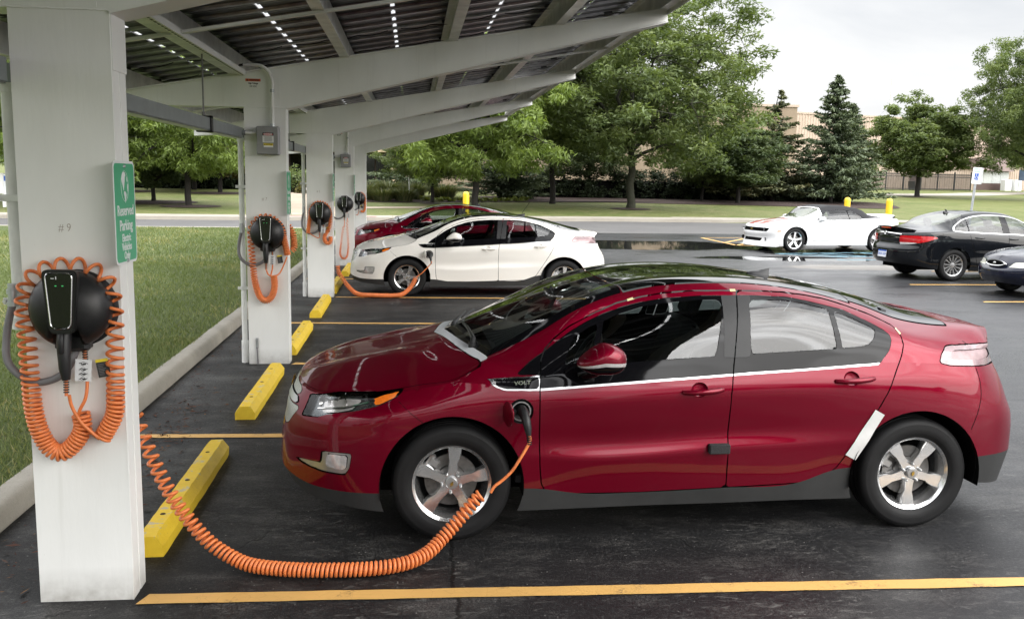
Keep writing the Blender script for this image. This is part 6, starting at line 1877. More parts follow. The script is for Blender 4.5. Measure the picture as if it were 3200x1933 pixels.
# ------------------------------------------------------------------ trees and planting
def quads(C, D, N, L, W):
    """leaf quads: centre C, long axis D, side axis N"""
    a = D*L[:, None]; b = N*W[:, None]
    V = np.stack([C-a, C-b*.9-a*.1, C+a, C+b*.9-a*.1], 1).reshape(-1, 3)
    return V
def unit(v): return v/(np.linalg.norm(v, axis=1)[:, None]+1e-9)
def leaves(centres, rad, per, L, W, droop=.35, flat=.6, seed=0, shade=None, hz=None):
    g = np.random.default_rng(seed); C = np.asarray(centres, float); n = len(C)*per
    idx = np.repeat(np.arange(len(C)), per)
    r = np.asarray(rad, float)*np.ones(len(C))
    off = g.normal(0, 1, (n, 3)); off = unit(off)*(g.random(n)**.45)[:, None]; off[:, 2] *= flat
    P = C[idx]+off*r[idx][:, None]
    d = g.normal(0, 1, (n, 3)); d[:, 2] = d[:, 2]*.45-droop; d = unit(d+off*.7)
    s = unit(np.cross(d, g.normal(0, 1, (n, 3))+np.array([0, 0, 1.2])))
    l = L*(.6+.8*g.random(n)); w = W*(.6+.8*g.random(n))
    V = quads(P, d, s, l, w)
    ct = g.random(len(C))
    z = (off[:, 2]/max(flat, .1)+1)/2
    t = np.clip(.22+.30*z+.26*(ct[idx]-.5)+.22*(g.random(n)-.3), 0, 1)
    return V, np.arange(4*n).reshape(-1, 4), np.repeat(t, 4)
def limb(p0, p1, bow, g, n=7):
    p0 = np.array(p0, float); p1 = np.array(p1, float); t = np.linspace(0, 1, n)[:, None]
    q = p0+(p1-p0)*t; q[:, 2] += bow*np.sin(t[:, 0]*PI); q[1:-1] += g.normal(0, .06*np.linalg.norm(p1-p0)/2, (n-2, 3)); return q
def deciduous(seed, H, Rr, h0, r0, nl=7, per=150, cl=.75, L=.15, W=.055, spread=1.0, fill=150, lean=0, flat=.62, droop=.35):
    """trunk mesh builder + crown arrays; base at origin"""
    g = np.random.default_rng(seed); tb = MB(); cen = []; rad = []
    top = np.array([lean, 0, h0]); tr = limb((0, 0, -.3), top, 0, g, 6); tr[1:-1, :2] *= .3
    tb.tube(tr, np.interp(np.linspace(0, 1, 6), [0, .12, 1], [r0*1.35, r0, r0*.8]), 10)
    ld = limb(top, (lean+g.normal(0, .4), g.normal(0, .4), H*.86), 0, g, 7); ld[1:-1, :2] *= .5; tb.tube(ld, np.linspace(r0*.75, r0*.12, 7), 7)
    for k in range(nl):
        a = 2*PI*(k+g.random()*.7)/nl; f = g.uniform(.0, .45); st = tr[-1]*(1-f)+ld[int(1+f*6)]*f if f > .1 else tr[-1]
        lvl = k/nl
        zz = h0+(H-h0)*(.16+.62*((k*0.618) % 1)); rr = Rr*spread*math.sqrt(max(.12, 1-((zz-h0)/(H-h0)*1.05-.42)**2*2.2))*g.uniform(.72, .95)
        end = np.array([lean+math.cos(a)*rr, math.sin(a)*rr, zz])
        lb = limb(st, end, .10*H*g.random(), g, 8); tb.tube(lb, np.linspace(r0*.5, r0*.08, 8), 6)
        for j in (3, 4, 5, 6, 7):
            for q in range(2 if j < 5 else 3):
                e2 = lb[j]+g.normal(0, 1, 3)*np.array([.20, .20, .14])*Rr*(.8+.3*j/7)
                tb.tube(limb(lb[j], e2, .2, g, 4), np.linspace(r0*.12, r0*.03, 4), 4, False)
                cen.append(e2); rad.append(cl*g.uniform(.7, 1.25))
                if g.random() < .8: cen.append(e2+g.normal(0, .5, 3)*np.array([1, 1, .6])*cl); rad.append(cl*g.uniform(.5, .9))
    for k in range(int(nl*2.2)):
        e = ld[-1]+g.normal(0, 1, 3)*np.array([.26*Rr, .26*Rr, .11*H]); cen.append(e); rad.append(cl*g.uniform(.6, 1.0)); tb.tube(limb(ld[4], e, .2, g, 4), np.linspace(r0*.15, r0*.03, 4), 4, False)
    # fill the crown volume, leaving irregular openings
    zc = h0*.55+H*.45; rz = H-zc; k = 0; ph = g.uniform(0, 6, 6)
    while k < fill:
        d = g.normal(0, 1, 3); d /= np.linalg.norm(d); q = g.uniform(.40, 1.0)**.6
        a = math.atan2(d[1], d[0]); lobe = 1+.14*math.sin(3*a+ph[0])+.10*math.sin(5*a+ph[1]+3*d[2])+.10*math.sin(7*d[2]+ph[2])
        e = np.array([d[0]*Rr*q*lobe+lean, d[1]*Rr*q*lobe, zc+d[2]*(rz if d[2] > 0 else (zc-h0*.80))*q*(lobe if d[2] > 0 else 1)])
        if math.sin(e[0]*1.5+ph[3])+math.sin(e[1]*1.3+ph[4])+math.sin(e[2]*1.9+ph[5]) > 1.35: continue
        cen.append(e); rad.append(cl*g.uniform(.6, 1.05)); k += 1
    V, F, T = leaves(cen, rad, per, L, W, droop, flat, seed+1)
    return tb, (V, F, T)
def bark(name, a, b):
    t = NT(name); p = t.mapping(t.obj(), (3, 3, .8)); n = t.noise(p, 6, 6, .7); t.set(Base_Color=t.ramp(n, [(.3, a), (.7, b)]), Roughness=.9); t.bump(n, .8, .05); return t.m
M['bark'] = bark('dark_bark', (.008, .007, .006), (.022, .018, .015)); M['bark_green'] = bark('mossy_bark', (.013, .014, .008), (.036, .036, .022))
M['leaf'] = leaf_mat('leaf_mid', [(0, (0.035, 0.056, 0.021)), (.35, (0.111, 0.151, 0.051)), (.7, (0.204, 0.246, 0.093)), (1, (0.298, 0.320, 0.148))], .35)
M['leaf_light'] = leaf_mat('leaf_light', [(0, (.045, .075, .018)), (.35, (.145, .205, .045)), (.7, (.27, .345, .092)), (1, (.36, .42, .16))], .45)
M['leaf_dark'] = leaf_mat('leaf_dark', [(0, (0.019, 0.034, 0.014)), (.4, (0.063, 0.091, 0.036)), (.75, (0.124, 0.153, 0.063)), (1, (0.193, 0.215, 0.100))], .3)
M['leaf_olive'] = leaf_mat('leaf_olive', [(0, (0.030, 0.026, 0.009)), (.4, (0.095, 0.088, 0.026)), (.75, (0.170, 0.155, 0.050)), (1, (0.244, 0.200, 0.083))], .4)
M['needle'] = leaf_mat('needle', [(0, (.016, .026, .014)), (.4, (.056, .078, .040)), (.75, (.112, .140, .075)), (1, (.17, .19, .12))], .12)
M['needle_brown'] = leaf_mat('needle_brown', [(0, (0.019, 0.022, 0.011)), (.4, (0.063, 0.075, 0.034)), (.75, (0.127, 0.135, 0.063)), (1, (0.220, 0.182, 0.100))], .12)
M['hedge_leaf'] = leaf_mat('hedge_leaf', [(0, (.010, .017, .008)), (.5, (.032, .046, .020)), (.85, (.062, .082, .036)), (1, (.10, .12, .06))], .15)
M['reed'] = leaf_mat('reed', [(0, (.035, .050, .016)), (.5, (.085, .105, .04)), (1, (.20, .185, .10))], .3)
M['hosta'] = leaf_mat('hosta', [(0, (.05, .075, .012)), (1, (.20, .22, .045))], .3)
M['flower'] = simple('orange_flower', (.45, .12, .02), .6)
TREE = {}
def kind(key, **kw):
    tb, (V, F, T) = deciduous(**kw)
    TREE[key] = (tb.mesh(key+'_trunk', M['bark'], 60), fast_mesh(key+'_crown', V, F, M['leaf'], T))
kind('locust_big', seed=3, H=13.6, Rr=7.5, h0=3.0, r0=.27, nl=14, per=120, cl=.95, L=.16, W=.055, fill=360)
kind('locust_a', seed=8, H=11, Rr=5.0, h0=2.9, r0=.20, nl=10, per=120, cl=.9, L=.15, W=.05, fill=170)
kind('locust_b', seed=21, H=9, Rr=4.8, h0=2.3, r0=.20, nl=11, per=130, cl=.75, L=.17, W=.042, droop=.9, fill=170)
kind('round_tree', seed=33, H=9.6, Rr=4.4, h0=2.6, r0=.24, nl=11, per=130, cl=.85, L=.17, W=.075, fill=170)
kind('small_tree', seed=41, H=4.2, Rr=2.4, h0=1.0, r0=.13, nl=8, per=110, cl=.45, L=.10, W=.045, fill=60)
def conifer(key, seed, H, Rr, per_h=2.4, r0=.16, sparse=0, mat='needle'):
    g = np.random.default_rng(seed); tb = MB(); tb.tube(limb((0, 0, -.3), (0, 0, H), 0, g, 5), np.linspace(r0, .015, 5), 8)
    P = []; D = []; Tt = []
    n = int(H*per_h*9)
    for k in range(n):
        f = (k+g.random())/n; z = H*(.10+.90*f)
        if sparse and g.random() < sparse*f: continue
        a = g.uniform(0, 2*PI); ln = Rr*(1-f)**.85*g.uniform(.7, 1.12)+.10
        dr = g.uniform(-.12, .22)-.18*(1-f); tip = np.array([math.cos(a)*ln, math.sin(a)*ln, z+dr*ln+.10*ln])
        base = np.array([0, 0, z]); lb = limb(base, tip, -.08*ln, g, 5)
        if ln > .5 and k % 2 == 0: tb.tube(lb, np.linspace(.022, .006, 5), 4, False)
        m = int(34*ln/1.2)+22
        for q in range(m):
            u = g.random()**.7; c = base+(tip-base)*u; c[2] += -.06*ln*math.sin(u*PI)
            w = .42*(1.15-u)*ln*.55+.07; sd = g.normal(0, 1, 3); sd[2] = sd[2]*.3-.25; c = c+sd*w*.55
            P.append(c); d = np.array([math.cos(a), math.sin(a), 0])*.8+g.normal(0, .6, 3); d[2] -= .25; D.append(d)
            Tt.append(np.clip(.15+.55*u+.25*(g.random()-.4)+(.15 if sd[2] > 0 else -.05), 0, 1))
    P = np.array(P); D = unit(np.array(D)); S = unit(np.cross(D, g.normal(0, 1, P.shape)+np.array([0, 0, 1.])))
    L = .17*(.6+.8*g.random(len(P))); V = quads(P, D, S, L, L*.36)
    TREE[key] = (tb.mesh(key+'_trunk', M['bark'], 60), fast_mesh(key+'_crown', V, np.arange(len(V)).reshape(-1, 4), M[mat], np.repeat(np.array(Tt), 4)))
conifer('spruce', 5, 9.6, 3.5); conifer('spruce_thin', 6, 8.6, 3.0, 2.1, .14, .6, 'needle_brown')
def plant_tree(key, name, label, x, y, s=1.0, rz=0, mat=None, sz=None, group='trees on the far lawn', bk=None, dz=0):
    t = thing(name, label, 'tree', (x, y, tz(y)+dz), rz, group); tr, cr = TREE[key]
    a = spawn('trunk', tr, M[bk or 'bark'], t); b = spawn('crown', cr, M[mat] if mat else None, t)
    t.scale = (s, s, sz or s); return t
plant_tree('locust_big', 'locust_tree', 'tallest feathery green tree with a mossy trunk standing alone on the far lawn', 15.0, 51.2, 1.0, .4, 'leaf', 1.0, bk='bark_green')
plant_tree('locust_a', 'locust_tree', 'green tree with a slim trunk just left of the tallest tree', 11.0, 56.8, 1.0, 1.9, 'leaf', 1.0)
plant_tree('locust_b', 'locust_tree', 'bright yellow-green drooping tree with a forked dark trunk above the yellow bollard', 5.28, 48.0, 1.02, 2.6, 'leaf_light', 1.0)
plant_tree('locust_a', 'locust_tree', 'thin dark-trunked tree between the ornamental grass and the forked tree', 2.99, 54.3, .62, .5, 'leaf', .55)
plant_tree('locust_b', 'locust_tree', 'straight black-trunked tree in a mulch ring seen between the two nearest posts', -10.32, 47.2, .9, 4.2, 'leaf_light', .86)
plant_tree('locust_b', 'locust_tree', 'light green tree whose drooping leaves show beside the frontmost green sign', -16.2, 46.0, .95, 1.1, 'leaf_light', .95)
plant_tree('small_tree', 'gnarled_tree', 'low gnarled dark tree in a wide mulch ring left of the straight black trunk', -13.16, 51.0, 1.05, .8, 'leaf_dark', .95)
plant_tree('small_tree', 'crab_apple_tree', 'yellowish small tree with a thin trunk left of the second post', -12.2, 64.9, 1.35, 2.5, 'leaf_olive', 1.25)
plant_tree('round_tree', 'maple_tree', 'dense rounded tree with side limbs in front of the black fence', 51.45, 82.3, 1.05, 3.3, 'leaf', .98)
plant_tree('locust_big', 'locust_tree', 'large dark tree cut by the right edge of the view', 60.3, 77.5, .84, 2.9, 'leaf', 1.18)
plant_tree('spruce', 'spruce_tree', 'tallest blue-green spruce behind the white convertible', 33.8, 63.8, 1.05, 0, None, 1.0)
plant_tree('spruce', 'spruce_tree', 'second spruce crowded against the right of the tallest one', 36.0, 65.6, .95, 2.0, None, .80)
plant_tree('spruce_thin', 'spruce_tree', 'thin sparse brownish spruce with a bare leader', 30.1, 65.9, 1.2, 1.0, None, 1.0)
plant_tree('spruce_thin', 'spruce_tree', 'short brownish spruce right beside the tallest leafy tree', 27.0, 66.4, 1.35, 2.2, None, .75)
plant_tree('locust_a', 'locust_tree', 'dark tree with a thick trunk between two slim trunks by the hedge', 15.5, 67.0, .62, 3.0, 'leaf_dark', .62)
plant_tree('locust_a', 'locust_tree', 'small dark tree behind the hedge right of the tallest trunk', 23.6, 63.8, .60, 4.4, 'leaf', .55)
plant_tree('spruce', 'pine_tree', 'dark pine in the shade behind the forked tree', 8.4, 62.5, 1.0, 1.0, 'needle', .62)
plant_tree('spruce', 'pine_tree', 'dark pine in the shade behind the ornamental grass', 2.0, 64.5, 1.1, 3.0, 'needle', .75)
plant_tree('round_tree', 'maple_tree', 'leafy green tree filling in below the right side of the tallest crown', 25.2, 60.5, .72, 2.1, 'leaf_dark', .58)
plant_tree('small_tree', 'yew_tree', 'dark rounded evergreen in front of the recessed entrance, left', -15.5, 71.5, 1.6, .3, 'leaf_dark', 1.2)
plant_tree('locust_a', 'locust_tree', 'tall tree filling the gap left of the frontmost post', -20.5, 52.0, .95, .3, 'leaf', .9)
plant_tree('round_tree', 'maple_tree', 'dark tree far behind the gnarled one', -19.0, 66.0, .9, 1.3, 'leaf_dark', .75)
plant_tree('round_tree', 'maple_tree', 'far tree between the fence and the right edge tree', 78.0, 100.0, 1.05, .9, 'leaf', 1.05)

# wood edge behind the viewer, mirrored in paint and glass
def woodland():
    g = np.random.default_rng(77); C = []
    for k in range(26):
        x = -34+k*3.1+g.normal(0, .8); y = -40-g.random()*9-(6 if k % 5 == 0 else 0); H = g.uniform(4, 6.5)
        for q in range(46):
            u = g.random(); rr = 2.9*math.sin(PI*(.12+.80*u))*math.sqrt(g.random()); a = g.uniform(0, 2*PI); C.append((x+rr*math.cos(a), y+rr*math.sin(a), 1.2+u*(H-1.2)))
    V, F, T = leaves(C, 1.0, 34, .26, .12, .35, .7, 78)
    o = bpy.data.objects.new('woodland', fast_mesh('woodland', V, F, M['leaf'], T)); COL.objects.link(o); tag(o, 'wood edge across the road behind the viewer, mirrored in the car paint', 'woodland', None, 'stuff')
woodland()
def hedge(name, label, x0, x1, y, h, d, mat, n, seed, cat='hedge', L=.10):
    g = np.random.default_rng(seed); t = thing(name, label, cat, ((x0+x1)/2, y, tz(y)))
    n = int(n*1.8); m = int((x1-x0)*n); C = np.stack([g.uniform(x0, x1, m)-(x0+x1)/2, g.uniform(-d/2, d/2, m), h*(.04+.86*g.random(m))], 1)
    V, F, T = leaves(C, .42, 60, L, L*.5, .1, .8, seed)
    o = bpy.data.objects.new('foliage', fast_mesh('hedge_leaves', V, F, M[mat], T*.9)); COL.objects.link(o); o.parent = t
    b = MB(); b.bbox(((x0-x1)/2+.3, -d*.15, -.2), ((x1-x0)/2-.3, d*.35, h*.6), .15); b.build('dark_core', M['void'], t)  # added black block, stands in for the shade inside the hedge
    return t
hedge('hedge', 'long dark evergreen hedge along the brown wall', 8.0, 27.5, 67.2, 2.3, 2.2, 'hedge_leaf', 14, 3)
hedge('hedge', 'dark shrubs running on behind the brown spruces', 27.0, 36.5, 66.8, 2.4, 2.2, 'hedge_leaf', 14, 5)
hedge('hedge', 'dark hedge behind the lawn between the two nearest posts', -26, -9.5, 74.0, 1.6, 1.6, 'hedge_leaf', 11, 9)
def bush(label, x, y, r, h, mat, seed, n=40, name='bush', L=.09):
    g = np.random.default_rng(seed); t = thing(name, label, 'shrub', (x, y, tz(y)))
    C = unit(g.normal(0, 1, (n, 3)))*(g.random(n)**.4)[:, None]; C[:, 2] = np.abs(C[:, 2]); C *= np.array([r*.8, r*.8, h*.8])
    V, F, T = leaves(C, r*.35, 90, L, L*.55, .1, .8, seed); o = bpy.data.objects.new('foliage', fast_mesh('bush_leaves', V, F, M[mat], T)); COL.objects.link(o); o.parent = t
    b = MB(); b.sphere((0, 0, 0), (r*.6, r*.6, h*.6)); b.build('dark_core', M['void'], t, 60)  # black filler painted as the dark inside of the leaves, no stems
bush('large rounded green shrub right of the second post', -7.6, 69.8, 1.9, 2.3, 'leaf', 2, 70)
bush('low yellow-green shrub under the rounded shrub', -6.4, 67.6, 1.1, .9, 'leaf_olive', 4, 30)
bush('dark low shrub at the wall by the white post', 9.2, 63.0, 1.5, 1.6, 'leaf_dark', 6, 40)
def reeds(label, x, y, r, h, seed, n=900):
    g = np.random.default_rng(seed); t = thing('ornamental_grass', label, 'plant', (x, y, tz(y)), 0, 'ornamental grass clumps beside the path')
    a = g.uniform(0, 2*PI, n); rr = r*.45*np.sqrt(g.random(n)); B = np.stack([rr*np.cos(a), rr*np.sin(a), np.zeros(n)], 1)
    hh = h*(.55+.5*g.random(n)); sp = .55*r*(.3+g.random(n)); mid = B+np.stack([np.cos(a)*sp*.35, np.sin(a)*sp*.35, hh*.7], 1); tip = B+np.stack([np.cos(a)*sp, np.sin(a)*sp, hh*(.85+.25*g.random(n))], 1)
    w = np.stack([-np.sin(a), np.cos(a), np.zeros(n)], 1)*.014
    V = np.stack([B-w, B+w, mid+w, mid-w, mid-w, mid+w, tip+w*.3, tip-w*.3], 1).reshape(-1, 3)
    o = bpy.data.objects.new('blades', fast_mesh('reed_blades', V, np.arange(len(V)).reshape(-1, 4), M['reed'], np.repeat(g.random(n), 8))); COL.objects.link(o); o.parent = t
for k, (x, y, r, h, lab) in enumerate([(-1.3, 57.4, 1.3, 1.2, 'tall ornamental grass clump nearest the far posts'), (-.2, 56.0, 1.2, .85, 'low grey-green ornamental clump in front of the tall ones'), (.2, 58.4, 1.4, 1.35, 'tallest ornamental grass clump in the row'), (1.2, 56.2, 1.2, .9, 'low ornamental clump left of the white stake'), (1.9, 58.6, 1.2, 1.2, 'ornamental grass clump right behind the white stake'), (3.9, 59.6, 1.5, 1.15, 'ornamental grass clump between the two slim trunks')]): reeds(lab, x, y, r, h, 50+k)
for k in range(9):
    x = 2.6+k*.85; y = 56.6+.25*k+rng.normal(0, .2)
    g = np.random.default_rng(80+k); t = thing('hosta_plant', 'small yellow-green leafy plant in the row before the dark hedge', 'plant', (x, y, tz(y)), 0, 'row of yellow-green bedding plants')
    C = g.normal(0, 1, (8, 3))*np.array([.22, .22, .05])+np.array([0, 0, .18]); V, F, T = leaves(C, .2, 14, .13, .07, .0, .5, 80+k); o = bpy.data.objects.new('foliage', fast_mesh('hosta_leaves', V, F, M['hosta'], T)); COL.objects.link(o); o.parent = t
def mulch_bed(pts, name='mulch_bed'):
    P = curve_pts(pts, 6); V = [(x, y, tz(y)+.03) for x, y in P]; c = P.mean(0); V.append((c[0], c[1], tz(c[1])+.10)); n = len(P)
    o = bpy.data.objects.new(name, mesh_from(name, V, [(i, (i+1) % n, n) for i in range(n)], (M['mulch'],), 180)); COL.objects.link(o); o['kind'] = 'structure'
def ring(x, y, r): mulch_bed([(x+r*math.cos(a)*rng.uniform(.9, 1.1), y+r*math.sin(a)*rng.uniform(.9, 1.1)) for a in np.linspace(0, 2*PI, 9)[:-1]])
ring(15.0, 51.2, 1.25); ring(-10.3, 47.2, 1.6); ring(-13.2, 51.0, 2.3); ring(-12.2, 64.9, 2.2); ring(51.4, 82.3, 1.4); ring(-19, 66, 1.8); ring(2.99, 54.3, .8)
mulch_bed([(3.5, 56.5), (9, 58.2), (14, 59.6), (19.5, 58.8), (25, 58.2), (29, 57.4), (33.5, 56.2), (36.5, 58.5), (38.0, 67.5), (24, 69), (10, 69), (4, 62)])
mulch_bed([(-2.4, 55.6), (1, 55), (3, 56.5), (3.4, 60), (-2, 60)])

M['board_blue'] = simple('board_blue', (.05, .095, .17), .5)
# ------------------------------------------------------------------ buildings
def wall_mat(name, a, b, corr=None):
    t = NT(name); p = t.obj(); n = t.noise(t.mapping(p, (1, 1, .4)), .8, 6, .65); f = t.noise(p, 22, 4, .7)
    c = t.ramp(n, [(.3, a), (.7, b)]); c = t.mix(t.ramp(f, [(.5, 0.), (.7, .25)]), c, tuple(x*.6 for x in a))
    t.set(Base_Color=c, Roughness=.85); t.bump(f, .3, .02); return t.m
M['wall_brown'] = wall_mat('aggregate_wall', (.215, .165, .115), (.29, .225, .16)); M['wall_tan'] = wall_mat('tan_siding', (.40, .315, .25), (.48, .385, .31)); M['fascia'] = wall_mat('beige_fascia', (.47, .36, .24), (.56, .44, .30))
M['brown_trim'] = simple('brown_trim', (.075, .045, .038), .6); M['dark_glass'] = simple('dark_glazing', (.012, .013, .014), .08, var=.3, scale=2); M['pale_glass'] = simple('pale_glazing', (.45, .47, .46), .2, var=.2)
b_ = thing('hall_building', 'brown aggregate-walled building behind the leafy trees', 'building', (0, 78, tz(78)))
b = MB()
for k in range(8):
    x0 = 4+k*4.1; b.box((x0, 0, -.5), (x0+4.06, 10, 8.1 if k < 7 else 8.1)); 
b.build('wall', M['wall_brown'], b_)
b = MB(); b.box((3.9, -.1, 8.1), (36.9, 10, 8.32)); b.build('roof_edge', M['wall_tan'], b_)
t2 = thing('warehouse', 'long tan corrugated warehouse behind the black fence', 'building', (36.0, 104.6, 1.4), math.atan2(6, 23.4))
b = MB(); Lw = 95; pit = .42; n = int(Lw/pit); V = []; F = []
for k in range(n):
    x = k*pit
    for dx, dy in ((0, 0), (.14, 0), (.18, -.055), (.34, -.055), (.38, 0)): V += [(x+dx, dy, -1), (x+dx, dy, 9.4)]
m = len(V)//2
for k in range(m-1): F.append((2*k, 2*k+2, 2*k+3, 2*k+1))
b.add(V, F); b.build('siding', M['wall_tan'], t2, None)
b = MB(); b.box((-.2, -.12, 9.4), (Lw, .3, 9.62)); b.box((0, .02, 9.4), (Lw, 20, 9.45)); b.build('roof_edge', M['wall_tan'], t2)
b = MB(); b.box((32.6, -.14, -.2), (34.2, -.06, 2.55)); d_ = b.build('door', M['brown_trim'], t2)
b = MB(); b.box((44.0, -.16, -.4), (50.2, -.06, 1.25)); b.build('plinth', M['brown_trim'], t2)
b = MB()
for k in range(4): b.box((44.05+k*1.55, -.15, 1.27), (45.55+k*1.55, -.07, 2.9))
b.build('window', M['pale_glass'], t2)
b = MB(); b.box((43.8, -.8, 2.95), (50.4, -.06, 4.7)); b.build('awning', simple('mauve_panel', (.24, .18, .17), .6), t2)
b = MB(); b.box((41.0, -.5, 3.3), (43.7, -.06, 4.6)); b.build('sign_panel', M['brown_trim'], t2)
fence = thing('picket_fence', 'tall black metal picket fence in front of the warehouse', 'fence', (58.6, 106.3, tz(106.3)), math.atan2(6, 23.4))
b = MB()
for k in range(int(17/.16)): b.box((k*.16, -.02, .0), (k*.16+.052, .02, 2.25))
for z in (.2, 1.75, 2.05): b.box((0, -.025, z), (17, .03, z+.09))
b.build('pickets', M['ink'], fence)
for k in range(7):
    b = MB(); b.box((k*2.82-.08, -.06, -.2), (k*2.82+.08, .06, 2.5)); b.build('post', M['ink'], fence)
t = thing('litter_bin', 'dark bin standing behind the black fence', 'bin', (66.3, 109.6, tz(109))); b = MB(); b.lathe([(.0001, 0), (.38, 0), (.45, 1.1), (.46, 1.15), (.0001, 1.2)], 14); b.build('drum', M['ink'], t, 40)
for k, (x, w) in enumerate(((84.0, 1.2), (85.5, 1.2))):
    t = thing('utility_cabinet', 'white utility cabinet by the warehouse wall, %s one' % ('left' if k == 0 else 'right'), 'cabinet', (x-1.4, 114.5, tz(114)), math.atan2(6, 23.4)); b = MB(); b.bbox((0, 0, -.1), (w, .8, 1.5), .04); b.build('cabinet', M['label_white'], t); b = MB(); b.box((.05, -.02, .05), (w-.05, 0, 1.4)); b.build('door', M['sign_white'], t)
for k, (x, y, lab) in enumerate(((80.0, 107.0, 'blue sign board on two posts by the white cabinets'), (55.6, 103.5, 'blue sign board half hidden by the right spruce'))):
    t = thing('site_sign', lab, 'sign', (x, y, tz(y)), .25); b = MB(); b.box((-.9, -.03, 1.5), (.9, .03, 2.9)); b.build('board', M['board_blue'], t); b = MB(); b.box((-.82, .03, -.2), (-.74, .09, 2.8)); b.box((.74, .03, -.2), (.82, .09, 2.8)); b.build('post', M['galv'], t)
e_ = thing('entrance_building', 'beige-fronted low building with a dark recessed entrance, left background', 'building', (-30, 78, tz(78)))
b = MB(); b.box((0, 0, 3.3), (31, 12, 6.2)); b.build('fascia', M['fascia'], e_); b = MB(); b.box((0, 3, -.5), (31, 12, 3.3)); b.build('wall', M['brown_trim'], e_)
b = MB()
for k in range(12): b.box((.4+k*2.55, 2.9, .1), (2.8+k*2.55, 2.98, 3.1))
b.build('glazing', M['dark_glass'], e_)
b = MB()
for k in range(5): b.box((1+k*7.2, .1, -.5), (1.5+k*7.2, .6, 3.3))
b.build('column', M['fascia'], e_)
w_ = thing('link_wall', 'dark recessed wall joining the two buildings behind the pines', 'building', (1, 78.5, tz(78))); b = MB(); b.box((0, 0, -.5), (3.0, 6, 6)); b.build('wall', M['brown_trim'], w_)
t = thing('white_column', 'slim white column by the brown wall behind the forked tree', 'column', (8.3, 72.0, tz(72))); b = MB(); b.box((-.35, -.3, -.2), (.35, .3, 5.4)); b.build('shaft', M['walk'], t); b = MB(); b.cyl((-.42, -.32, -.1), (-.42, -.32, 5.2), .05, 8); b.build('downpipe', M['ink'], t)
t = thing('antenna_mast', 'thin pale mast rising behind the warehouse roof', 'mast', (84.1, 150, 4)); b = MB(); b.cyl((0, 0, 0), (.1, 0, 11.5), .16, 8, .14); b.cyl((.1, 0, 11.3), (.12, 0, 16.4), .22, 8, .2); b.build('pole', M['galv_light'], t); b = MB(); b.cyl((-.45, 0, 8), (-.40, 0, 12.5), .04, 5); b.cyl((0, 0, 11.8), (-6, 4, 5), .03, 4); b.build('stay', M['galv'], t)
# ------------------------------------------------------------------ street furniture
M['bollard_yellow'] = simple('bollard_sleeve', (.80, .50, .006), .38, var=.06, coat=.3)
for x, y, lab in ((3.47, 26.0, 'yellow bollard rising behind the roof of the far crimson hatchback'), (17.07, 27.0, 'yellow bollard behind the black soft top of the convertible'), (18.1, 26.0, 'yellow bollard behind the boot of the white convertible')):
    t = thing('bollard', lab, 'bollard', (x, y, 0), 0, 'yellow bollards'); b = MB(); b.lathe([(.105, 0), (.105, 1.47), (.098, 1.51), (.075, 1.55), (.04, 1.57), (.0001, 1.575)], 20); b.build('sleeve', M['bollard_yellow'], t, 50)
    b = MB(); b.lathe([(.16, 0), (.15, .03), (.105, .035)], 16); b.build('footing', M['kerb'], t)
t = thing('disabled_parking_sign', 'white disabled parking sign with a blue wheelchair symbol on a leaning galvanised post', 'sign', (24.28, 31, 0), R(-14)); t.rotation_euler = (0, R(3.2), R(-14))
b = MB(); b.box((-.045, 0, -.1), (.045, .03, 2.25)); b.cur = 1
for k in range(46): b.box((-.008, -.003, .1+k*.046), (.008, 0, .118+k*.046))
b.build('post', (M['galv'], M['cuff']), t)
b = MB(); b.prism(round_rect(.34, .66, .04), 0, .004, 'z', frame((0, -.012, 2.48), (1, 0, 0), (0, 0, 1))); p_ = b.build('sign_plate', M['sign_white'], t)
b = MB(); b.prism(round_rect(.34, .66, .04), 0, .004, 'z', frame((.10, .05, 2.48), (1, .25, 0), (0, 0, 1))); b.build('sign_plate', M['galv'], t)
Ms = frame((0, -.018, 2.48), (1, 0, 0), (0, 0, 1))
b = MB(); add_text(b, 'RESERVED', .062, Ms @ Matrix.Translation((0, .26, 0)), .001, .85); add_text(b, 'PARKING', .072, Ms @ Matrix.Translation((0, .165, 0)), .001, .85); add_text(b, 'V', .06, Ms @ Matrix.Translation((0, -.24, 0)), .002); b.build('lettering', M['sign_green'], p_)
b = MB(); b.prism([(-.075,-.17),(.075,-.17),(.075,.09),(-.075,.09)], .0, .001, 'z', Ms); sq = b.build('symbol_panel', M['blue'], p_)
b = MB(); b.sphere((0, 0, 0), (.013, .013, .002), 10, 6, Ms @ Matrix.Translation((-.012, .062, .002))); b.tube([Ms @ Vector(q) for q in ((-.012, .045, .002), (-.006, -.03, .002), (.03, -.032, .002), (.045, -.10, .002), (.06, -.095, .002))], .009, 5); b.tube([Ms @ Vector((.0+.045*math.cos(a), -.075+.05*math.sin(a), .002)) for a in np.linspace(2.2, 6.0, 14)], .008, 5); b.build('symbol', M['sign_white'], p_)
t = thing('information_stand', 'white box stand on a white post at the far left by the road', 'sign', (-18.6, 44.4, tz(44.4)), R(-12)); b = MB(); b.bbox((-.20, -.1, .66), (.06, .1, 1.68), .02); b.build('box', M['label_white'], t); b = MB(); b.bbox((.06, -.08, .62), (.26, .08, 1.62), .02); b.build('side_box', M['plate'], t); b = MB(); b.box((.10, -.085, 1.3), (.25, -.08, 1.55)); b.build('blue_panel', M['blue'], t); b = MB(); b.box((-.05, -.06, -.2), (.07, .06, .66)); b.build('post', M['label_white'], t)
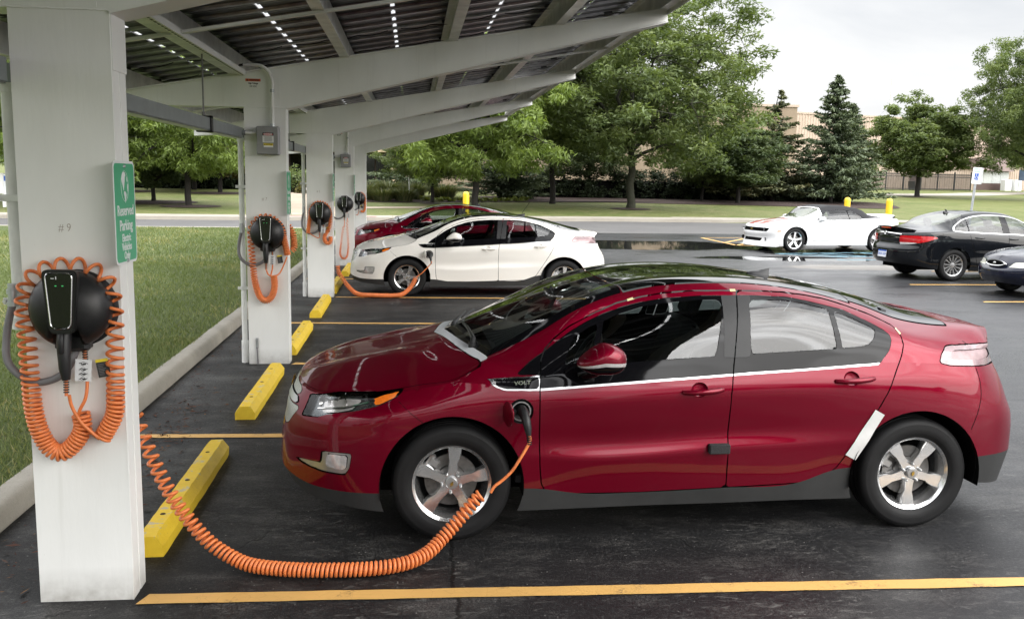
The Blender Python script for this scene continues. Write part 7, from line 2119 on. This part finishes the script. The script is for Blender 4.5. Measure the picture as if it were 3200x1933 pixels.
t = thing('marker_stake', 'thin white marker stake in the planting bed', 'stake', (1.55, 56.0, tz(56))); b = MB(); b.box((-.035, -.02, -.1), (.035, .02, 1.75)); b.build('stake', M['label_white'], t); t.rotation_euler = (0, R(-2), 0)
t = thing('flood_light', 'small white ground light by the rounded shrub', 'lamp', (-5.9, 65.5, tz(65.5))); b = MB(); b.bbox((-.2, -.12, .3), (.2, .12, .5), .03); b.build('lamp_head', M['label_white'], t); b = MB(); b.cyl((0, 0, -.1), (0, 0, .32), .04, 8); b.build('stem', M['ink'], t)
# ------------------------------------------------------------------ vehicles in place
c1 = thing('hatchback', 'large crimson hatchback in the foreground, charging, with white tape on its rear door edge', 'car', (1.931, 1.444, 0), math.atan(.0127), 'electric hatchbacks in the charging stalls')
make_volt(c1, 'red', 'primer', (.09, PI))
c2 = thing('hatchback', 'cream white hatchback charging in the middle of the row', 'car', (1.638, 12.107, 0), math.atan(.0026), 'electric hatchbacks in the charging stalls')
make_volt(c2, 'white', 'gloss_black', (.35, 0.1), True); c2.scale = (1, 1, .963)
c3 = thing('hatchback', 'crimson hatchback mostly hidden behind the cream white one', 'car', (1.27, 18.0, 0), 0, 'electric hatchbacks in the charging stalls')
make_volt(c3, 'red', 'gloss_black', (.2, .5), True); c3.scale = (1, 1, .963)
c4 = thing('convertible', 'white convertible with a black soft top and red bonnet stripes', 'car', (12.88, 22.80, 0), R(8.3)); c4.scale = (1.0,)*3; convertible(c4)
c5 = thing('saloon', 'black saloon with red tail lamps and a chrome window line, seen from behind', 'car', (15.86, 15.21, 0), R(184.6)); saloon(c5)
c6 = thing('old_saloon', 'dark navy saloon with an oval grille entering at the right edge', 'car', (13.4, 11.75, 0), R(2)); old_saloon(c6)
# bits stuck to the crimson car, in its own axes
def on_car(name, label, cat, x, z, d):
    y = -surf_y(shell0, x, z)-d; t = thing(name, label, cat); t.matrix_basis = CARX @ Matrix.Translation((x, y, z)); return t
def conform(pts_xz, d, thick=.002, nu=14, nv=5):
    """thin sheet lying on the flank: four side corners (x,z)"""
    a, b_, c, e = [np.array(q) for q in pts_xz]; V = []; F = []
    for i in range(nu+1):
        u = i/nu
        for j in range(nv+1):
            v = j/nv; q = (a*(1-v)+b_*v)*(1-u)+(e*(1-v)+c*v)*u
            V.append((q[0], -surf_y(shell0, q[0], q[1])-d-.0012*math.sin(9*u+3*v), q[1]))
    for i in range(nu):
        for j in range(nv): F.append((i*(nv+1)+j, i*(nv+1)+j+1, (i+1)*(nv+1)+j+1, (i+1)*(nv+1)+j))
    return V, F
t = thing('tape_strip', 'white tape strip stuck along the rear door edge of the foreground car', 'tape'); t.matrix_basis = CARX.copy()
V, F = conform([(2.380,.728),(2.437,.697),(2.292,.428),(2.228,.463)], .006)
b = MB(); b.add(V, F); b.build('tape', M['tape'], t, 60)
t = on_car('foam_block', 'small black foam block on the front door edge of the foreground car', 'foam pad', 1.473, .516, 0)
b = MB(); b.bbox((-.060, -.034, -.026), (.060, .004, .028), .006); b.build('foam', M['foam'], t, 30)
for k, (x0, z0, x1, z1, lab) in enumerate(((1.592, 1.3725, 1.625, 1.3735, 'tiny yellow tape above the front door of the foreground car'), (2.571, 1.165, 2.583, 1.137, 'tiny yellow tape at the rear door corner of the foreground car'), (.985, 1.316, 1.02, 1.326, 'tiny yellow tape above the windscreen pillar of the foreground car'))):
    t = thing('tape_tab', lab, 'tape'); t.matrix_basis = CARX.copy(); n = np.array([-(z1-z0), x1-x0]); n = n/np.linalg.norm(n)*.006
    V, F = conform([(x0-n[0], z0-n[1]), (x0+n[0], z0+n[1]), (x1+n[0], z1+n[1]), (x1-n[0], z1-n[1])], .003, nu=3, nv=2); b = MB(); b.add(V, F); b.build('tape', M['paper_tape'], t)
# ------------------------------------------------------------------ daylight
SUN_AZ, SUN_EL = R(132), R(30)        # azimuth clockwise from +y
w = bpy.data.worlds.new('World'); scene.world = w; w.use_nodes = True
nt = w.node_tree; n = nt.nodes; lk = nt.links; bg = n['Background']
sky = n.new('ShaderNodeTexSky'); sky.sky_type = 'NISHITA'; sky.sun_disc = False; sky.sun_elevation = SUN_EL; sky.sun_rotation = SUN_AZ
sky.air_density = 1.2; sky.dust_density = 3.0
tc = n.new('ShaderNodeTexCoord'); sep = n.new('ShaderNodeSeparateXYZ'); lk.new(tc.outputs['Generated'], sep.inputs[0])
mp = n.new('ShaderNodeMapping'); mp.inputs['Scale'].default_value = (1.0, 1.0, 2.6); lk.new(tc.outputs['Generated'], mp.inputs[0])
nz = n.new('ShaderNodeTexNoise'); nz.inputs['Scale'].default_value = 2.2; nz.inputs['Detail'].default_value = 7; nz.inputs['Roughness'].default_value = .56; nz.inputs['Distortion'].default_value = .5; lk.new(mp.outputs[0], nz.inputs[0])
cr = n.new('ShaderNodeValToRGB'); cr.color_ramp.elements[0].position = .30; cr.color_ramp.elements[0].color = (7.1, 7.35, 7.75, 1); cr.color_ramp.elements[1].position = .58; cr.color_ramp.elements[1].color = (9.9, 9.9, 9.9, 1); lk.new(nz.outputs['Fac'], cr.inputs[0])
# overcast brightening towards the zenith and towards the veiled sun
zr = n.new('ShaderNodeMapRange'); zr.inputs[1].default_value = .19; zr.inputs[2].default_value = .55; zr.inputs[3].default_value = .98; zr.inputs[4].default_value = 3.5; lk.new(sep.outputs[2], zr.inputs[0])
sd = Vector((math.sin(SUN_AZ)*math.cos(SUN_EL), math.cos(SUN_AZ)*math.cos(SUN_EL), math.sin(SUN_EL)))
dt = n.new('ShaderNodeVectorMath'); dt.operation = 'DOT_PRODUCT'; dt.inputs[1].default_value = Vector((.30, -.80, .42)).normalized(); lk.new(tc.outputs['Generated'], dt.inputs[0])
pw = n.new('ShaderNodeMapRange'); pw.inputs[1].default_value = .35; pw.inputs[2].default_value = 1.0; pw.inputs[3].default_value = 1.0; pw.inputs[4].default_value = 1.9; lk.new(dt.outputs['Value'], pw.inputs[0])
mu = n.new('ShaderNodeMath'); mu.operation = 'MULTIPLY'; n2 = n.new('ShaderNodeTexNoise'); n2.inputs['Scale'].default_value = 3.4; n2.inputs['Detail'].default_value = 6; n2.inputs['Roughness'].default_value = .5; n2.inputs['Distortion'].default_value = 1.2; lk.new(mp.outputs[0], n2.inputs[0])
r2 = n.new('ShaderNodeMapRange'); r2.inputs[1].default_value = .38; r2.inputs[2].default_value = .62; r2.inputs[3].default_value = .5; r2.inputs[4].default_value = 1.25; lk.new(n2.outputs['Fac'], r2.inputs[0])
r3 = n.new('ShaderNodeMapRange'); r3.inputs[1].default_value = .1; r3.inputs[2].default_value = .6; lk.new(dt.outputs['Value'], r3.inputs[0])
m3 = n.new('ShaderNodeMix'); m3.data_type = 'FLOAT'; m3.inputs[2].default_value = 1.0; lk.new(r3.outputs[0], m3.inputs[0]); lk.new(r2.outputs[0], m3.inputs[3])
m4 = n.new('ShaderNodeMath'); m4.operation = 'MULTIPLY'; lk.new(zr.outputs[0], m4.inputs[0]); lk.new(m3.outputs[0], m4.inputs[1])
lk.new(m4.outputs[0], mu.inputs[0]); lk.new(pw.outputs[0], mu.inputs[1])
vs = n.new('ShaderNodeVectorMath'); vs.operation = 'SCALE'; lk.new(cr.outputs[0], vs.inputs[0]); lk.new(mu.outputs[0], vs.inputs['Scale'])
mx = n.new('ShaderNodeMix'); mx.data_type = 'RGBA'; mx.inputs[0].default_value = .90; lk.new(sky.outputs[0], mx.inputs[6]); lk.new(vs.outputs[0], mx.inputs[7])
lk.new(mx.outputs[2], bg.inputs[0]); bg.inputs[1].default_value = .118
sl = bpy.data.lights.new('sun', 'SUN'); sl.energy = 3.0; sl.angle = R(58); sl.color = (1, .965, .91); so = bpy.data.objects.new('sun', sl); COL.objects.link(so)
so.rotation_euler = (-sd).to_track_quat('-Z', 'Y').to_euler(); so.location = (20, -20, 30)
scene.cycles.max_bounces = 8; scene.cycles.transparent_max_bounces = 12; scene.cycles.caustics_reflective = False; scene.cycles.caustics_refractive = False
# ------------------------------------------------------------------ camera
cd = bpy.data.cameras.new('camera'); cam = bpy.data.objects.new('camera', cd); COL.objects.link(cam)
yw, pt, rl = R(6.3083), R(-8.0517), R(1.0207)
fw = Vector((math.sin(yw)*math.cos(pt), math.cos(yw)*math.cos(pt), math.sin(pt)))
rt = Vector((math.cos(yw), -math.sin(yw), 0)); up = rt.cross(fw)
rt2 = math.cos(rl)*rt+math.sin(rl)*up; up2 = -math.sin(rl)*rt+math.cos(rl)*up
cam.matrix_world = Matrix(((rt2.x, up2.x, -fw.x, 1.7102), (rt2.y, up2.y, -fw.y, -4.2289), (rt2.z, up2.z, -fw.z, 1.9791), (0, 0, 0, 1)))
cd.sensor_width = 36; cd.lens = 36*2860.13/3200; cd.clip_end = 3000; cd.clip_start = .05
scene.camera = cam
scene.view_settings.view_transform = 'Standard'; scene.view_settings.look = 'None'; scene.view_settings.exposure = 0
